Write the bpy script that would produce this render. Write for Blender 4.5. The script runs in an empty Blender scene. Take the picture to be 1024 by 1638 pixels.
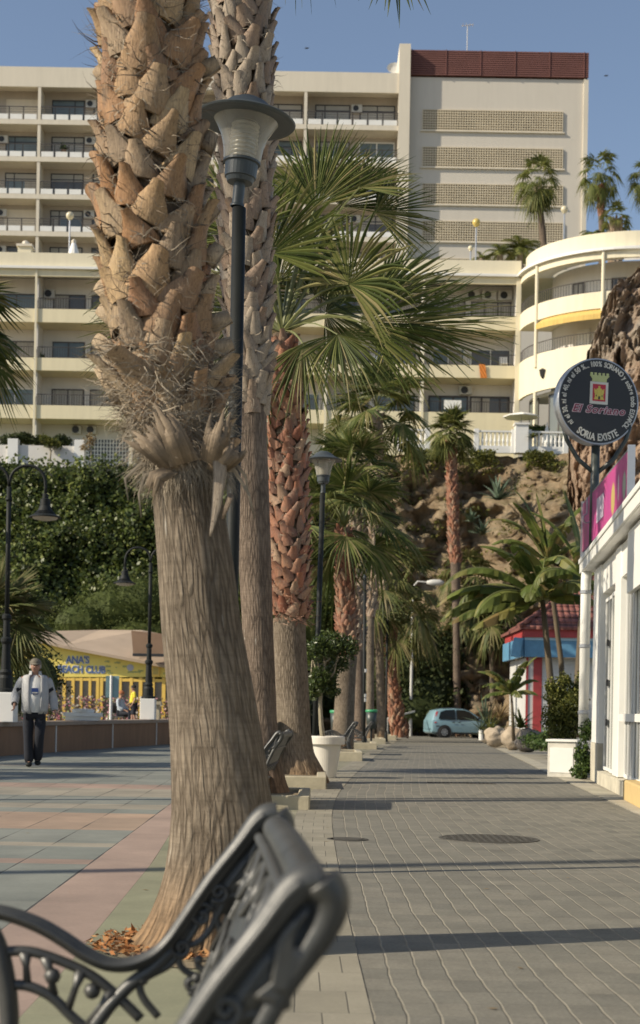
import bpy, bmesh, math, random
import numpy as np
from math import radians, sin, cos, pi, sqrt
from mathutils import Vector, Matrix, noise as mnoise

# ------------------------------------------------------------ camera, sky, sun
SC = bpy.context.scene
COL = SC.collection
FPX, HCAM, ROLL = 2400.0, 1.05, radians(1.0)     # focal length in photo pixels, eye height, camera tilt
cam_d = bpy.data.cameras.new('camera')
cam = bpy.data.objects.new('camera', cam_d); COL.objects.link(cam)
cam.matrix_world = Matrix.Translation((0, 0, HCAM)) @ Matrix.Rotation(radians(90), 4, 'X') @ Matrix.Rotation(ROLL, 4, 'Z')
cam_d.sensor_width = 36; cam_d.lens = 36 * FPX / 1638
cam_d.shift_y = (1137 - 819) / 1638
cam_d.clip_start = 0.05; cam_d.clip_end = 3000
cam_d.dof.use_dof = True; cam_d.dof.focus_distance = 11.0; cam_d.dof.aperture_fstop = 4.0
SC.camera = cam
SUN_EL, SUN_AZ = radians(33), radians(19)         # shadows run to the right and slightly away
w = bpy.data.worlds.new('World'); SC.world = w; w.use_nodes = True
nt = w.node_tree; bg = nt.nodes['Background']; sky = nt.nodes.new('ShaderNodeTexSky')
sky.sky_type = 'NISHITA'; sky.sun_disc = False; sky.sun_elevation = SUN_EL
sky.air_density = 1.0; sky.dust_density = 0.6; sky.ozone_density = 2.2
sdir = Vector((cos(SUN_EL) * cos(SUN_AZ), cos(SUN_EL) * sin(SUN_AZ), -sin(SUN_EL)))   # light travels this way
sky.sun_rotation = math.atan2(-sdir.x, -sdir.y)
hs = nt.nodes.new('ShaderNodeHueSaturation'); hs.inputs['Saturation'].default_value = .86; nt.links.new(sky.outputs[0], hs.inputs['Color']); nt.links.new(hs.outputs[0], bg.inputs[0]); bg.inputs[1].default_value = 0.095
sl = bpy.data.lights.new('sun', 'SUN'); sl.energy = 4.2; sl.angle = radians(0.6); sl.color = (1.0, 0.89, 0.71)
so = bpy.data.objects.new('sun', sl); COL.objects.link(so)
so.rotation_euler = (-sdir).to_track_quat('Z', 'Y').to_euler()
SC.view_settings.view_transform = 'Standard'; SC.view_settings.look = 'None'
SC.view_settings.exposure = 0.45; SC.view_settings.gamma = 1.0
SC.render.engine = 'CYCLES'
SC.cycles.transparent_max_bounces = 16

# ------------------------------------------------------------ helpers
CR, SR = cos(ROLL), sin(ROLL)
def P(px, py, d):
    """point at distance d that the photo shows at pixel px, py"""
    u, v = px - 512, 1137 - py
    return Vector(((u * CR - v * SR) * d / FPX, d, HCAM + (u * SR + v * CR) * d / FPX))
def gz(y):
    t = min(1, max(0, (y - 25) / 50)); return -0.2 * t * t * (3 - 2 * t)
def G(px, py):
    """point on the ground that the photo shows at px, py"""
    u, v = px - 512, 1137 - py
    vv = u * SR + v * CR; d = 20.0
    for _ in range(30): d = (HCAM - gz(d)) * FPX / -vv
    return Vector(((u * CR - v * SR) * d / FPX, d, gz(d)))

class MB:
    def __init__(s): s.v = []; s.f = []; s.uv = None; s.n = 0
    def add(s, vs, fs):
        vs = np.asarray(vs, dtype=np.float64).reshape(-1, 3)
        s.v.append(vs); n = s.n
        s.f.extend([tuple(i + n for i in f) for f in fs]); s.n += len(vs); return n
    def box(s, x0, x1, y0, y1, z0, z1, M=None):
        vs = [(x, y, z) for z in (z0, z1) for y in (y0, y1) for x in (x0, x1)]
        if M is not None: vs = [tuple(M @ Vector(v)) for v in vs]
        s.add(vs, [(0, 2, 3, 1), (4, 5, 7, 6), (0, 1, 5, 4), (2, 6, 7, 3), (0, 4, 6, 2), (1, 3, 7, 5)]); return s
    def tube(s, pts, r, n=8, cap=True, flat=1.0):
        pts = [Vector(p) for p in pts]; m = len(pts)
        rs = r if hasattr(r, '__len__') else [r] * m
        vs = []; ref = Vector((0, 0, 1))
        t0 = (pts[1] - pts[0]).normalized()
        if abs(t0.z) > .9: ref = Vector((0, 1, 0))
        a = t0.cross(ref).normalized()
        for i in range(m):
            t = (pts[min(i + 1, m - 1)] - pts[max(i - 1, 0)]).normalized()
            a = (a - t * a.dot(t)); a = a.normalized() if a.length > 1e-6 else t.orthogonal().normalized()
            b = t.cross(a)
            for k in range(n):
                th = 2 * pi * k / n
                vs.append(pts[i] + (a * cos(th) + b * sin(th) * flat) * rs[i])
        fs = []
        for i in range(m - 1):
            for k in range(n):
                k2 = (k + 1) % n
                fs.append((i * n + k, i * n + k2, (i + 1) * n + k2, (i + 1) * n + k))
        if cap: fs += [tuple(range(n - 1, -1, -1)), tuple((m - 1) * n + k for k in range(n))]
        s.add([tuple(v) for v in vs], fs); return s
    def lathe(s, prof, c=(0, 0, 0), n=24, M=None):
        """prof: (r, z) from bottom to top"""
        vs = []; fs = []
        for (r, z) in prof:
            for k in range(n):
                th = 2 * pi * k / n; v = Vector((r * cos(th), r * sin(th), z))
                if M is not None: v = M @ v
                vs.append((v.x + c[0], v.y + c[1], v.z + c[2]))
        for i in range(len(prof) - 1):
            for k in range(n):
                k2 = (k + 1) % n; fs.append((i * n + k, i * n + k2, (i + 1) * n + k2, (i + 1) * n + k))
        s.add(vs, fs); return s
    def prism(s, poly, M, t):
        """2-D outline poly in M's xy plane, thickness t along M's z"""
        n = len(poly)
        vs = [tuple(M @ Vector((p[0], p[1], zz))) for zz in (-t / 2, t / 2) for p in poly]
        fs = [tuple(range(n - 1, -1, -1)), tuple(range(n, 2 * n))]
        fs += [(i, (i + 1) % n, n + (i + 1) % n, n + i) for i in range(n)]
        s.add(vs, fs); return s
    def grid(s, pts, nu, nv, flip=False):
        """pts row-major (nv rows of nu)"""
        f = [(j * nu + i, j * nu + i + 1, (j + 1) * nu + i + 1, (j + 1) * nu + i) for j in range(nv - 1) for i in range(nu - 1)]
        if flip: f = [q[::-1] for q in f]
        s.add(pts, f); return s

def root_loc(o):
    v = Vector((0, 0, 0))
    while o is not None: v += o.location; o = o.parent
    return v
def build(name, mb, mat, parent=None, smooth=False, uv=None, bevel=0, wn=False):
    V = np.concatenate(mb.v) if mb.v else np.zeros((0, 3))
    if parent is not None: V = V - np.array(root_loc(parent))
    me = bpy.data.meshes.new(name)
    me.from_pydata([tuple(v) for v in V.tolist()], [], mb.f)
    if uv is not None:
        lay = me.uv_layers.new(name='UVMap'); li = np.empty(len(me.loops), dtype=np.int32)
        me.loops.foreach_get('vertex_index', li)
        lay.data.foreach_set('uv', np.asarray(uv, dtype=np.float32)[li].ravel())
    if smooth: me.polygons.foreach_set('use_smooth', [True] * len(me.polygons))
    me.materials.append(mat); me.update()
    o = bpy.data.objects.new(name, me); COL.objects.link(o)
    if parent is not None: o.parent = parent
    if bevel:
        b = o.modifiers.new('bevel', 'BEVEL'); b.width = bevel; b.segments = 2; b.limit_method = 'ANGLE'; b.angle_limit = radians(35)
    return o
def tag(o, label=None, cat=None, group=None, kind=None):
    if label: o['label'] = label
    if cat: o['category'] = cat
    if group: o['group'] = group
    if kind: o['kind'] = kind
    return o
def thing(name, loc, label, cat, group=None):
    o = bpy.data.objects.new(name, None); COL.objects.link(o); o.location = loc; o.empty_display_size = .2
    return tag(o, label, cat, group)
def kids(o): return [c for c in bpy.data.objects if c.parent is o]
def copy_tree(o, parent=None):
    c = o.copy(); COL.objects.link(c)
    if parent is not None: c.parent = parent
    for ch in kids(o): copy_tree(ch, c)
    return c

# ------------------------------------------------------------ materials
def new_mat(name):
    m = bpy.data.materials.new(name); m.use_nodes = True
    return m, m.node_tree, m.node_tree.nodes['Principled BSDF']
class N:
    """tiny node-expression helper"""
    def __init__(s, t): s.t = t
    def val(s, a, i):
        if isinstance(a, (int, float)): i.default_value = a
        elif isinstance(a, tuple): i.default_value = a if len(a) == len(i.default_value) else a + (1,)
        else: s.t.links.new(a, i)
    def m(s, op, a, b=0.0, c=0.0, clamp=False):
        n = s.t.nodes.new('ShaderNodeMath'); n.operation = op; n.use_clamp = clamp
        s.val(a, n.inputs[0]); s.val(b, n.inputs[1]); s.val(c, n.inputs[2]); return n.outputs[0]
    def mix(s, f, a, b, mode='MIX'):
        n = s.t.nodes.new('ShaderNodeMix'); n.data_type = 'RGBA'; n.blend_type = mode
        s.val(f, n.inputs[0]); s.val(a, n.inputs[6]); s.val(b, n.inputs[7]); return n.outputs[2]
    def noise(s, vec, scale, detail=4, rough=.55, w=False):
        n = s.t.nodes.new('ShaderNodeTexNoise'); n.inputs['Scale'].default_value = scale
        n.inputs['Detail'].default_value = detail; n.inputs['Roughness'].default_value = rough
        if vec is not None: s.t.links.new(vec, n.inputs['Vector'])
        return n.outputs[0]
    def coord(s, kind='Object'): return s.t.nodes.new('ShaderNodeTexCoord').outputs[kind]
    def map(s, vec, sc=(1, 1, 1), loc=(0, 0, 0)):
        n = s.t.nodes.new('ShaderNodeMapping'); s.t.links.new(vec, n.inputs[0])
        n.inputs['Scale'].default_value = sc; n.inputs['Location'].default_value = loc; return n.outputs[0]
    def sep(s, vec):
        n = s.t.nodes.new('ShaderNodeSeparateXYZ'); s.t.links.new(vec, n.inputs[0]); return n.outputs
    def comb(s, x, y, z=0.0):
        n = s.t.nodes.new('ShaderNodeCombineXYZ'); s.val(x, n.inputs[0]); s.val(y, n.inputs[1]); s.val(z, n.inputs[2]); return n.outputs[0]
    def white(s, vec):
        n = s.t.nodes.new('ShaderNodeTexWhiteNoise'); n.noise_dimensions = '3D'; s.t.links.new(vec, n.inputs[0]); return n.outputs[0]
    def ramp(s, f, stops, interp='LINEAR'):
        n = s.t.nodes.new('ShaderNodeValToRGB'); s.val(f, n.inputs[0]); r = n.color_ramp; r.interpolation = interp
        while len(r.elements) < len(stops): r.elements.new(.5)
        for e, (p, c) in zip(r.elements, stops): e.position = p; e.color = c if len(c) == 4 else tuple(c) + (1,)
        return n.outputs[0]
    def bump(s, h, strength, dist, bsdf):
        n = s.t.nodes.new('ShaderNodeBump'); n.inputs['Strength'].default_value = strength; n.inputs['Distance'].default_value = dist
        s.t.links.new(h, n.inputs['Height']); s.t.links.new(n.outputs[0], bsdf.inputs['Normal'])
    def island(s): return s.t.nodes.new('ShaderNodeNewGeometry').outputs['Random Per Island']
def C(c, k): return tuple(min(1, x * k) for x in c)
def mat(name, col, rough=.6, var=.15, scale=3., bump=0., bscale=30., bdist=.01, metal=0., spec=.5, cols=None, isl=0., coat=0., trans=0., stretch=None):
    """principled with noise-driven colour variation, optional per-island colours"""
    m, t, b = new_mat(name); n = N(t)
    vec = n.coord('Object')
    if stretch: vec = n.map(vec, stretch)
    f = n.noise(vec, scale, 5, .6)
    f = n.m('MULTIPLY_ADD', f, 1.8, -.4, clamp=True)
    if cols:
        c0 = n.ramp(n.island(), [(i / max(1, len(cols) - 1), c) for i, c in enumerate(cols)])
        c0 = n.mix(1.0, c0, n.ramp(f, [(0, (1 - var,) * 3), (1, (1 + var,) * 3)]), 'MULTIPLY')
    else:
        c0 = n.mix(f, C(col, 1 - var), C(col, 1 + var))
        if isl: c0 = n.mix(1.0, c0, n.ramp(n.island(), [(0, (1 - isl,) * 3), (1, (1.0, 1.0, 1.0))]), 'MULTIPLY')
    t.links.new(c0, b.inputs['Base Color'])
    b.inputs['Roughness'].default_value = rough; b.inputs['Metallic'].default_value = metal
    b.inputs['Specular IOR Level'].default_value = spec; b.inputs['Coat Weight'].default_value = coat
    if trans:
        tr = t.nodes.new('ShaderNodeBsdfTranslucent'); t.links.new(c0, tr.inputs[0])
        mx = t.nodes.new('ShaderNodeMixShader'); mx.inputs[0].default_value = trans
        t.links.new(b.outputs[0], mx.inputs[1]); t.links.new(tr.outputs[0], mx.inputs[2])
        t.links.new(mx.outputs[0], t.nodes['Material Output'].inputs[0])
    if bump: n.bump(n.noise(vec, bscale, 6, .6), bump, bdist, b)
    return m
def facade_mat(name, col, dirt=.25, rough=.8):
    """painted render with faint vertical rain streaks and blotches"""
    m, t, b = new_mat(name); n = N(t); vec = n.coord('Object')
    a = n.noise(n.map(vec, (1.2, 1.2, .12)), 2.2, 6, .65); c = n.noise(vec, .35, 5, .6)
    f = n.m('MULTIPLY', n.m('MULTIPLY_ADD', a, 2.2, -.7, clamp=True), n.m('MULTIPLY_ADD', c, 1.6, -.2, clamp=True))
    t.links.new(n.mix(n.m('MULTIPLY', f, dirt * 2), col, C(col, .55)), b.inputs['Base Color'])
    b.inputs['Roughness'].default_value = rough; b.inputs['Specular IOR Level'].default_value = .25
    n.bump(n.noise(vec, 12, 5, .6), .15, .02, b)
    return m
MT = {}
MT['cream'] = facade_mat('cream_paint', (.68, .62, .51), .2)
MT['tower'] = facade_mat('tower_render', (.60, .555, .48), .12)
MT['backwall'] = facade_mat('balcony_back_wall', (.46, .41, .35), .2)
MT['yellow'] = facade_mat('yellow_render', (.78, .695, .48), .20)
MT['yellow_light'] = facade_mat('pale_yellow_render', (.78, .71, .53), .2)
MT['whitewall'] = facade_mat('white_render', (.72, .69, .64), .18)
MT['white'] = mat('white_paint', (.78, .77, .73), .45, .06, 2., .05, 40)
MT['redlouvre'] = mat('red_louvre', (.165, .07, .06), .8, .18, .5)
MT['dark'] = mat('dark_frame', (.03, .03, .032), .4, .2)
MT['rail'] = mat('iron_rail', (.06, .05, .045), .5, .2)
MT['glass'] = mat('window_glass', (.10, .105, .108), .15, .4, .35, spec=.4)
MT['glass_blue'] = mat('blue_window_glass', (.14, .18, .195), .15, .3, .4, spec=.4)
MT['blind'] = mat('roller_blind', (.38, .37, .34), .7, .08, 1.)
MT['curtain'] = mat('curtain', (.38, .36, .32), .8, .45, 7., stretch=(1, 1, .02))
MT['lattice'] = mat('block_screen', (.60, .52, .38), .8, .1, 1.)
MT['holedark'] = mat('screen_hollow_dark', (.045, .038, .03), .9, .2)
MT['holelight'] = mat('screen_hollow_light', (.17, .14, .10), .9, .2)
MT['acu'] = mat('air_conditioner_case', (.55, .54, .50), .5, .08)
MT['black'] = mat('black_paint', (.016, .018, .017), .6, .25, 6., .08, 60, .002, spec=.25)
MT['stone'] = mat('stone_block', (.42, .37, .26), .85, .22, 5., .35, 25, .01)
# ------------------------------------------------------------ ground sheets
ysA = [-6, 0, 5.05, 6.96, 10.5, 13, 15.5, 19, 23, 27.5, 35, 45, 60, 78, 90]
xlA = [.24, .24, .203, .166, .138, .125, .134, .24, .47, .763, 1.28, 1.97, 3.02, 4.4, 5.4]
ysB = [-6, 0, 6, 12, 15.85, 22, 29, 40, 55, 76.5, 90]
xrB = [3.0, 3.0, 3.02, 3.2, 3.40, 3.78, 4.25, 5.1, 6.25, 8.0, 9.1]
def XL(y): return float(sum(np.interp(y + t, ysA, xlA) for t in (-1.2, -.6, 0, .6, 1.2)) / 5)
def XR(y): return float(np.interp(y, ysB, xrB))
def strip(name, xa, xb, y0, y1, dz, m, nx=2, step=.5, uvw=None, thick=0.0):
    """sheet between two x(y) edges; UV = metres across from xa and metres along"""
    mb = MB(); ys = np.arange(y0, y1 + 1e-6, step); pts = []; uv = []
    for y in ys:
        a, b = xa(y), xb(y)
        for i in range(nx):
            x = a + (b - a) * i / (nx - 1); pts.append((x, y, gz(y) + dz)); uv.append((x - a, y))
    mb.grid(pts, nx, len(ys))
    if thick:
        n = len(pts); lo = [(x, y, z - thick) for x, y, z in pts]; mb.add(lo, []); uv += uv
        for j in range(len(ys) - 1):
            for i in (0, nx - 1):
                q = (j * nx + i, (j + 1) * nx + i, n + (j + 1) * nx + i, n + j * nx + i)
                mb.f.append(q if i == 0 else q[::-1])
        mb.f.append(tuple(list(range(nx)) + [n + i for i in range(nx - 1, -1, -1)]))
        e = (len(ys) - 1) * nx; mb.f.append(tuple([e + i for i in range(nx - 1, -1, -1)] + [n + e + i for i in range(nx)]))
    return build(name, mb, m, uv=uv)
# block paving of the road: long wavy sand joints along it, faint joints across
m, t, b = new_mat('road_block_paving'); n = N(t); uv = n.sep(n.coord('UV')); U, V = uv[0], uv[1]
wob = n.m('MULTIPLY', n.m('PINGPONG', V, .118), .03)
wob2 = n.m('MULTIPLY', n.m('SUBTRACT', n.noise(n.comb(n.m('MULTIPLY', U, .5), V), .8, 2), .5), .07)
u2 = n.m('DIVIDE', n.m('ADD', n.m('ADD', U, wob), wob2), .118)
ci = n.m('FLOOR', u2); fu = n.m('ABSOLUTE', n.m('SUBTRACT', n.m('FRACT', u2), .5))
v2 = n.m('ADD', n.m('DIVIDE', V, .236), n.m('MULTIPLY', n.m('FLOORED_MODULO', ci, 2.0), .03))
ri = n.m('FLOOR', v2); fv = n.m('ABSOLUTE', n.m('SUBTRACT', n.m('FRACT', v2), .5))
ju = n.m('MULTIPLY', n.m('SUBTRACT', fu, .447), 30.0, clamp=True); jv = n.m('MULTIPLY', n.m('SUBTRACT', fv, .478), 50.0, clamp=True)
cell = n.white(n.comb(ci, ri, 1.0)); big = n.noise(n.comb(U, V), .55, 5, .6); fine = n.noise(n.comb(U, V), 55, 4, .7)
gr = n.noise(n.comb(U, V), 3.5, 5, .7)
c0 = n.ramp(cell, [(0, (.120, .116, .096)), (.35, (.15, .144, .118)), (.7, (.172, .163, .132)), (1, (.20, .185, .148))])
c0 = n.mix(n.m('MULTIPLY_ADD', big, 2.2, -.7, clamp=True), c0, (.185, .172, .14))
c0 = n.mix(1.0, c0, n.ramp(fine, [(.25, (.72, .72, .72)), (.75, (1.25, 1.25, 1.25))]), 'MULTIPLY')
c0 = n.mix(1.0, c0, n.ramp(gr, [(.3, (.80, .80, .80)), (.7, (1.15, 1.15, 1.15))]), 'MULTIPLY')
sandy = n.ramp(n.noise(n.comb(n.m('MULTIPLY', U, 3), V), 2.0, 4, .7), [(.3, (.17, .15, .115)), (.65, (.36, .32, .245))])
c0 = n.mix(n.m('MULTIPLY', ju, .8), c0, sandy)
c0 = n.mix(n.m('MULTIPLY', jv, n.m('MULTIPLY_ADD', n.white(n.comb(ri, 3.0, 3.0)), .6, .3)), c0, (.10, .09, .07)); stn = n.noise(n.comb(U, V), 1.7, 6, .75); c0 = n.mix(n.m('MULTIPLY_ADD', stn, 5.0, -3.1, clamp=True), c0, (.085, .075, .06)); spk = n.noise(n.comb(U, V), 14.0, 3, .6); c0 = n.mix(n.m('MULTIPLY_ADD', spk, 14.0, -10.2, clamp=True), c0, (.30, .27, .21))
t.links.new(c0, b.inputs['Base Color']); b.inputs['Roughness'].default_value = .8
hh = n.m('SUBTRACT', n.m('MULTIPLY', fine, .25), n.m('MAXIMUM', ju, n.m('MULTIPLY', jv, .7)))
n.bump(hh, .6, .006, b); MT['road'] = m
# verge slabs: grid of square stones
def slab_mat(name, su, sv, cols, joint, jw=.03, off=.5, cell_amt=1.0, jo=(.06, .055, .045), grass=False):
    m, t, b = new_mat(name); n = N(t); uv = n.sep(n.coord('UV')); U, V = uv[0], uv[1]
    wb = n.m('MULTIPLY', n.m('SUBTRACT', n.noise(n.comb(U, V), 1.5, 3), .5), .03)
    v2 = n.m('ADD', n.m('DIVIDE', V, sv), wb); ri = n.m('FLOOR', v2)
    u2 = n.m('ADD', n.m('ADD', n.m('DIVIDE', U, su), n.m('MULTIPLY', n.m('FLOORED_MODULO', ri, 2.0), off)), wb); ci = n.m('FLOOR', u2)
    fu = n.m('ABSOLUTE', n.m('SUBTRACT', n.m('FRACT', u2), .5)); fv = n.m('ABSOLUTE', n.m('SUBTRACT', n.m('FRACT', v2), .5))
    j = n.m('MAXIMUM', n.m('MULTIPLY', n.m('SUBTRACT', fu, .5 - jw), 60.0, clamp=True), n.m('MULTIPLY', n.m('SUBTRACT', fv, .5 - jw * su / sv), 60.0, clamp=True))
    cell = n.white(n.comb(ci, ri, 7.0))
    c0 = n.ramp(cell, [(i / (len(cols) - 1), c) for i, c in enumerate(cols)])
    c0 = n.mix(1.0, c0, n.ramp(n.noise(n.comb(U, V), 1.3, 6, .65), [(.3, (.74, .74, .74)), (.7, (1.18, 1.18, 1.18))]), 'MULTIPLY')
    fine = n.noise(n.comb(U, V), 60, 4, .7)
    c0 = n.mix(1.0, c0, n.ramp(fine, [(.2, (.85, .85, .85)), (.8, (1.12, 1.12, 1.12))]), 'MULTIPLY')
    c0 = n.mix(n.m('MULTIPLY', j, joint), c0, jo)
    t.links.new(c0, b.inputs['Base Color']); b.inputs['Roughness'].default_value = .82
    n.bump(n.m('SUBTRACT', n.m('MULTIPLY', fine, .2), j), .5, .005, b); return m
MT['border'] = slab_mat('pale_border_stones', .19, .40, [(.22, .20, .15), (.275, .25, .19), (.245, .222, .17)], .8, .02, .5)
MT['verge'] = slab_mat('olive_verge_stones', .30, .42, [(.20, .19, .13), (.255, .235, .165), (.225, .21, .145)], .8, .015, .5)
MT['green'] = slab_mat('green_border_slabs', .30, .85, [(.20, .205, .13), (.245, .24, .155), (.225, .215, .14)], .85, .012, 0)
MT['kerb'] = slab_mat('kerb_stone', .5, .5, [(.36, .33, .25), (.42, .38, .30)], .7, .012, 0)
MT['sidewalk'] = slab_mat('side_pavement', .4, .4, [(.27, .245, .19), (.32, .29, .23)], .7, .015, 0)
# promenade: a pink band, then large blue-grey and pink tiles in rows
m, t, b = new_mat('promenade_tiles'); n = N(t); xy = n.sep(n.coord('Object')); X, Y = xy[0], xy[1]
xs = n.m('ADD', X, n.m('MULTIPLY', Y, .016))
Bl, Pk, Or, Bg = (.20, .21, .185), (.31, .225, .18), (.33, .24, .175), (.29, .26, .205)
row = [(0, Bl), (9.95, Pk), (10.2, Bl), (11.2, Bg), (11.45, Bl), (12.75, Or), (14.7, Bl), (15.4, Bg), (16.1, Bl), (17.6, Bg), (19.3, Pk), (20.4, Bl), (26, Bg), (26.6, Bl), (33, Bl), (36, Bl)]
rc = n.ramp(n.m('DIVIDE', Y, 40.0), [(y / 40, c) for y, c in row], 'CONSTANT')
pink = n.m('GREATER_THAN', xs, -1.36)
cx_ = n.m('DIVIDE', n.m('ADD', xs, 1.36), .47); ci = n.m('FLOOR', cx_); fx = n.m('ABSOLUTE', n.m('SUBTRACT', n.m('FRACT', cx_), .5))
wy = n.m('ADD', n.m('DIVIDE', Y, .62), 0); ri = n.m('FLOOR', wy); fy = n.m('ABSOLUTE', n.m('SUBTRACT', n.m('FRACT', wy), .5))
rc = n.mix(1.0, rc, n.ramp(n.white(n.comb(ci, ri, 2.0)), [(0, (.84, .86, .86)), (1, (1.12, 1.10, 1.08))]), 'MULTIPLY')
c0 = n.mix(pink, rc, (.32, .235, .19))
c0 = n.mix(1.0, c0, n.ramp(n.noise(n.comb(X, Y), .9, 6, .65), [(.3, (.72, .73, .74)), (.7, (1.2, 1.19, 1.18))]), 'MULTIPLY')
fine = n.noise(n.comb(X, Y), 40, 4, .7)
c0 = n.mix(1.0, c0, n.ramp(fine, [(.2, (.88, .88, .88)), (.8, (1.1, 1.1, 1.1))]), 'MULTIPLY')
brk = n.noise(n.comb(n.m('MULTIPLY', X, .7), Y), 1.3, 3)
wid = n.m('MULTIPLY_ADD', brk, .06, -.014)
jx = n.m('MULTIPLY', n.m('MULTIPLY', n.m('SUBTRACT', fx, n.m('SUBTRACT', .5, wid)), 70.0, clamp=True), n.m('LESS_THAN', xs, -1.33))
jy = n.m('MULTIPLY', n.m('MULTIPLY', n.m('SUBTRACT', fy, .494), 90.0, clamp=True), .35)
c0 = n.mix(n.m('MULTIPLY', n.m('MAXIMUM', jx, jy), .85), c0, (.05, .045, .04))
t.links.new(c0, b.inputs['Base Color']); b.inputs['Roughness'].default_value = .75
n.bump(n.m('SUBTRACT', n.m('MULTIPLY', fine, .15), n.m('MAXIMUM', jx, jy)), .5, .006, b); MT['prom'] = m
MT['earth'] = mat('dry_earth', (.20, .16, .10), .95, .35, .6, .5, 8, .05)
mb = MB(); mb.grid([(x, y, -.6 if y < 0 or y > 150 else gz(y) - .03) for y in [-300] + list(range(-10, 151, 5)) + [2500] for x in (-1500, -60, -20, 0, 20, 60, 1500)], 7, 35)
tag(build('ground', mb, MT['earth']), kind='structure')
o = strip('road', XL, XR, -6, 84, 0, MT['road'], 4); tag(o, kind='structure')
VL0 = lambda y: float(np.interp(y, [0, 9, 14, 16], [-.35, -.35, -.62, -.76])) if y < 16 else XL(y) - .93
GL = lambda y: float(np.interp(y, [-6, 0, 6, 10.2, 16], [-.93, -.95, -1.0, -1.12, -1.40])) if y < 16 else XL(y) - 1.57
VL = VL0
tag(strip('road_border', lambda y: XL(y) - .36, XL, -6, 80, .004, MT['border']), kind='structure')
tag(strip('verge_paving', lambda y: VL0(y), lambda y: XL(y) - .362, -6, 80, .002, MT['verge']), kind='structure')
tag(strip('green_paving', GL, VL0, -6, 80, .001, MT['green'], step=.5), kind='structure')
tag(strip('promenade', lambda y: -14.0, lambda y: GL(y) - .002, -6, 80, .0, MT['prom'], 3, 1), kind='structure')
tag(strip('kerb', lambda y: XR(y) + .002, lambda y: XR(y) + .30, -6, 50, .012, MT['kerb'], thick=.1), kind='structure')
tag(strip('pavement', lambda y: XR(y) + .302, lambda y: XR(y) + 3.4, -6, 50, .004, MT['sidewalk'], step=1), kind='structure')
MT['asphalt'] = mat('asphalt', (.10, .09, .075), .9, .15, 1., .3, 60)
mb = MB(); mb.grid([(x, y, gz(y) + .003) for y in (84.0, 86, 95) for x in (-12, 30)], 2, 3)
tag(build('crossing_road', mb, MT['asphalt']), kind='structure')

# ------------------------------------------------------------ hill plateau and cliff
def fbm(x, y, z, o=5): return mnoise.fractal(Vector((x, y, z)), .9, 2.1, o)
m, t, b = new_mat('cliff_rock'); n = N(t); vec = n.coord('Object'); geo = t.nodes.new('ShaderNodeNewGeometry')
a1 = n.noise(vec, .28, 6, .65); a2 = n.noise(vec, 1.6, 6, .7); a3 = n.noise(n.map(vec, (1, 1, 2.6)), .8, 5, .6)
c0 = n.ramp(a1, [(.28, (.40, .30, .19)), (.45, (.50, .38, .25)), (.6, (.56, .45, .31)), (.75, (.43, .385, .30))])
c0 = n.mix(1.0, c0, n.ramp(a2, [(.28, (.58, .55, .52)), (.68, (1.2, 1.18, 1.15))]), 'MULTIPLY')
c0 = n.mix(n.m('MULTIPLY_ADD', a3, 3.0, -1.55, clamp=True), c0, (.27, .25, .21))
zup = n.sep(geo.outputs['Normal'])[2]
gm = n.m('MULTIPLY', n.m('MULTIPLY_ADD', zup, 2.2, -.9, clamp=True), n.m('MULTIPLY_ADD', a1, 3, -1.1, clamp=True))
c0 = n.mix(n.m('MULTIPLY', gm, .8), c0, (.13, .14, .045))
t.links.new(c0, b.inputs['Base Color']); b.inputs['Roughness'].default_value = .95; b.inputs['Specular IOR Level'].default_value = .15
n.bump(n.noise(vec, 2.2, 10, .8), 1.0, .55, b); MT['cliff'] = m
def cliff_y(x, z):
    f = fbm(x * .16, 0, z * .13) * 2.0 + fbm(x * .45 + 9, 3, z * .9) * .8 + abs(fbm(x * .35, 7, z * .10)) * -1.0 + fbm(x * 1.6, 5, z * 2.2, 7) * .6 + (((z * .55 + fbm(x * .15, 2, z * .2) * 1.2) % 1.0) - .5) * -.7 + (((x * .35 + fbm(x * .3, 8, z * .15) * 1.5) % 1.0) - .5) * .6 + abs(fbm(x * .9, 1, z * 1.1, 6)) * .6
    notch = 1.6 * math.exp(-((x - 9.0) / 1.3) ** 2) * (1 if z > 5 else .3)          # dark gullies
    notch += 2.0 * math.exp(-((x - 10.5) / 2.2) ** 2 - ((z - 14.6) / 1.6) ** 2)
    return 81.2 + z * .42 - max(0, x - 5) * .38 * (1 - z / 17) + f + notch - 3.0 * math.exp(-((x - 16) / 4) ** 2)
mb = MB(); xs_ = np.linspace(-32, 34, 300); zs_ = np.linspace(-.6, 16.3, 120)
pts = []
for z in zs_:
    for x in xs_:
        zz = z; yy = cliff_y(x, z)
        if z > 15: yy = yy * .6 + (88.2) * .4 + (z - 15) * .6
        if x < 0: zz = min(zz, zz - (zz / 16.3) * min(1.25, -x * .25))
        pts.append((x, yy, zz + .5 * fbm(x * .4, yy * .4, 2) * min(1, max(0, (16.3 - z)))))
mb.grid(pts, 300, 120); tag(build('cliff', mb, MT['cliff'], smooth=True), kind='structure')
mb = MB(); rows = []
for j, y in enumerate([88.0, 89, 90.5, 92, 100, 130, 180, 260]):
    for x in xs_:
        rows.append((x * (1 if y < 100 else 3), y if j else max(88.0, cliff_y(x, 16.3) * .6 + 88.2 * .4 + .5), (16.25 if x > 0 else max(15.0, 16.25 + x * .25)) + .12 * fbm(x * .6, y * .6, 1) * (1 if y < 92 else 0)))
mb.grid(rows, 300, 8); MT['turf'] = mat('scrubby_turf', (.15, .15, .055), .95, .4, .8, .6, 9, .06)
tag(build('hill_plateau', mb, MT['turf']), kind='structure')

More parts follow.
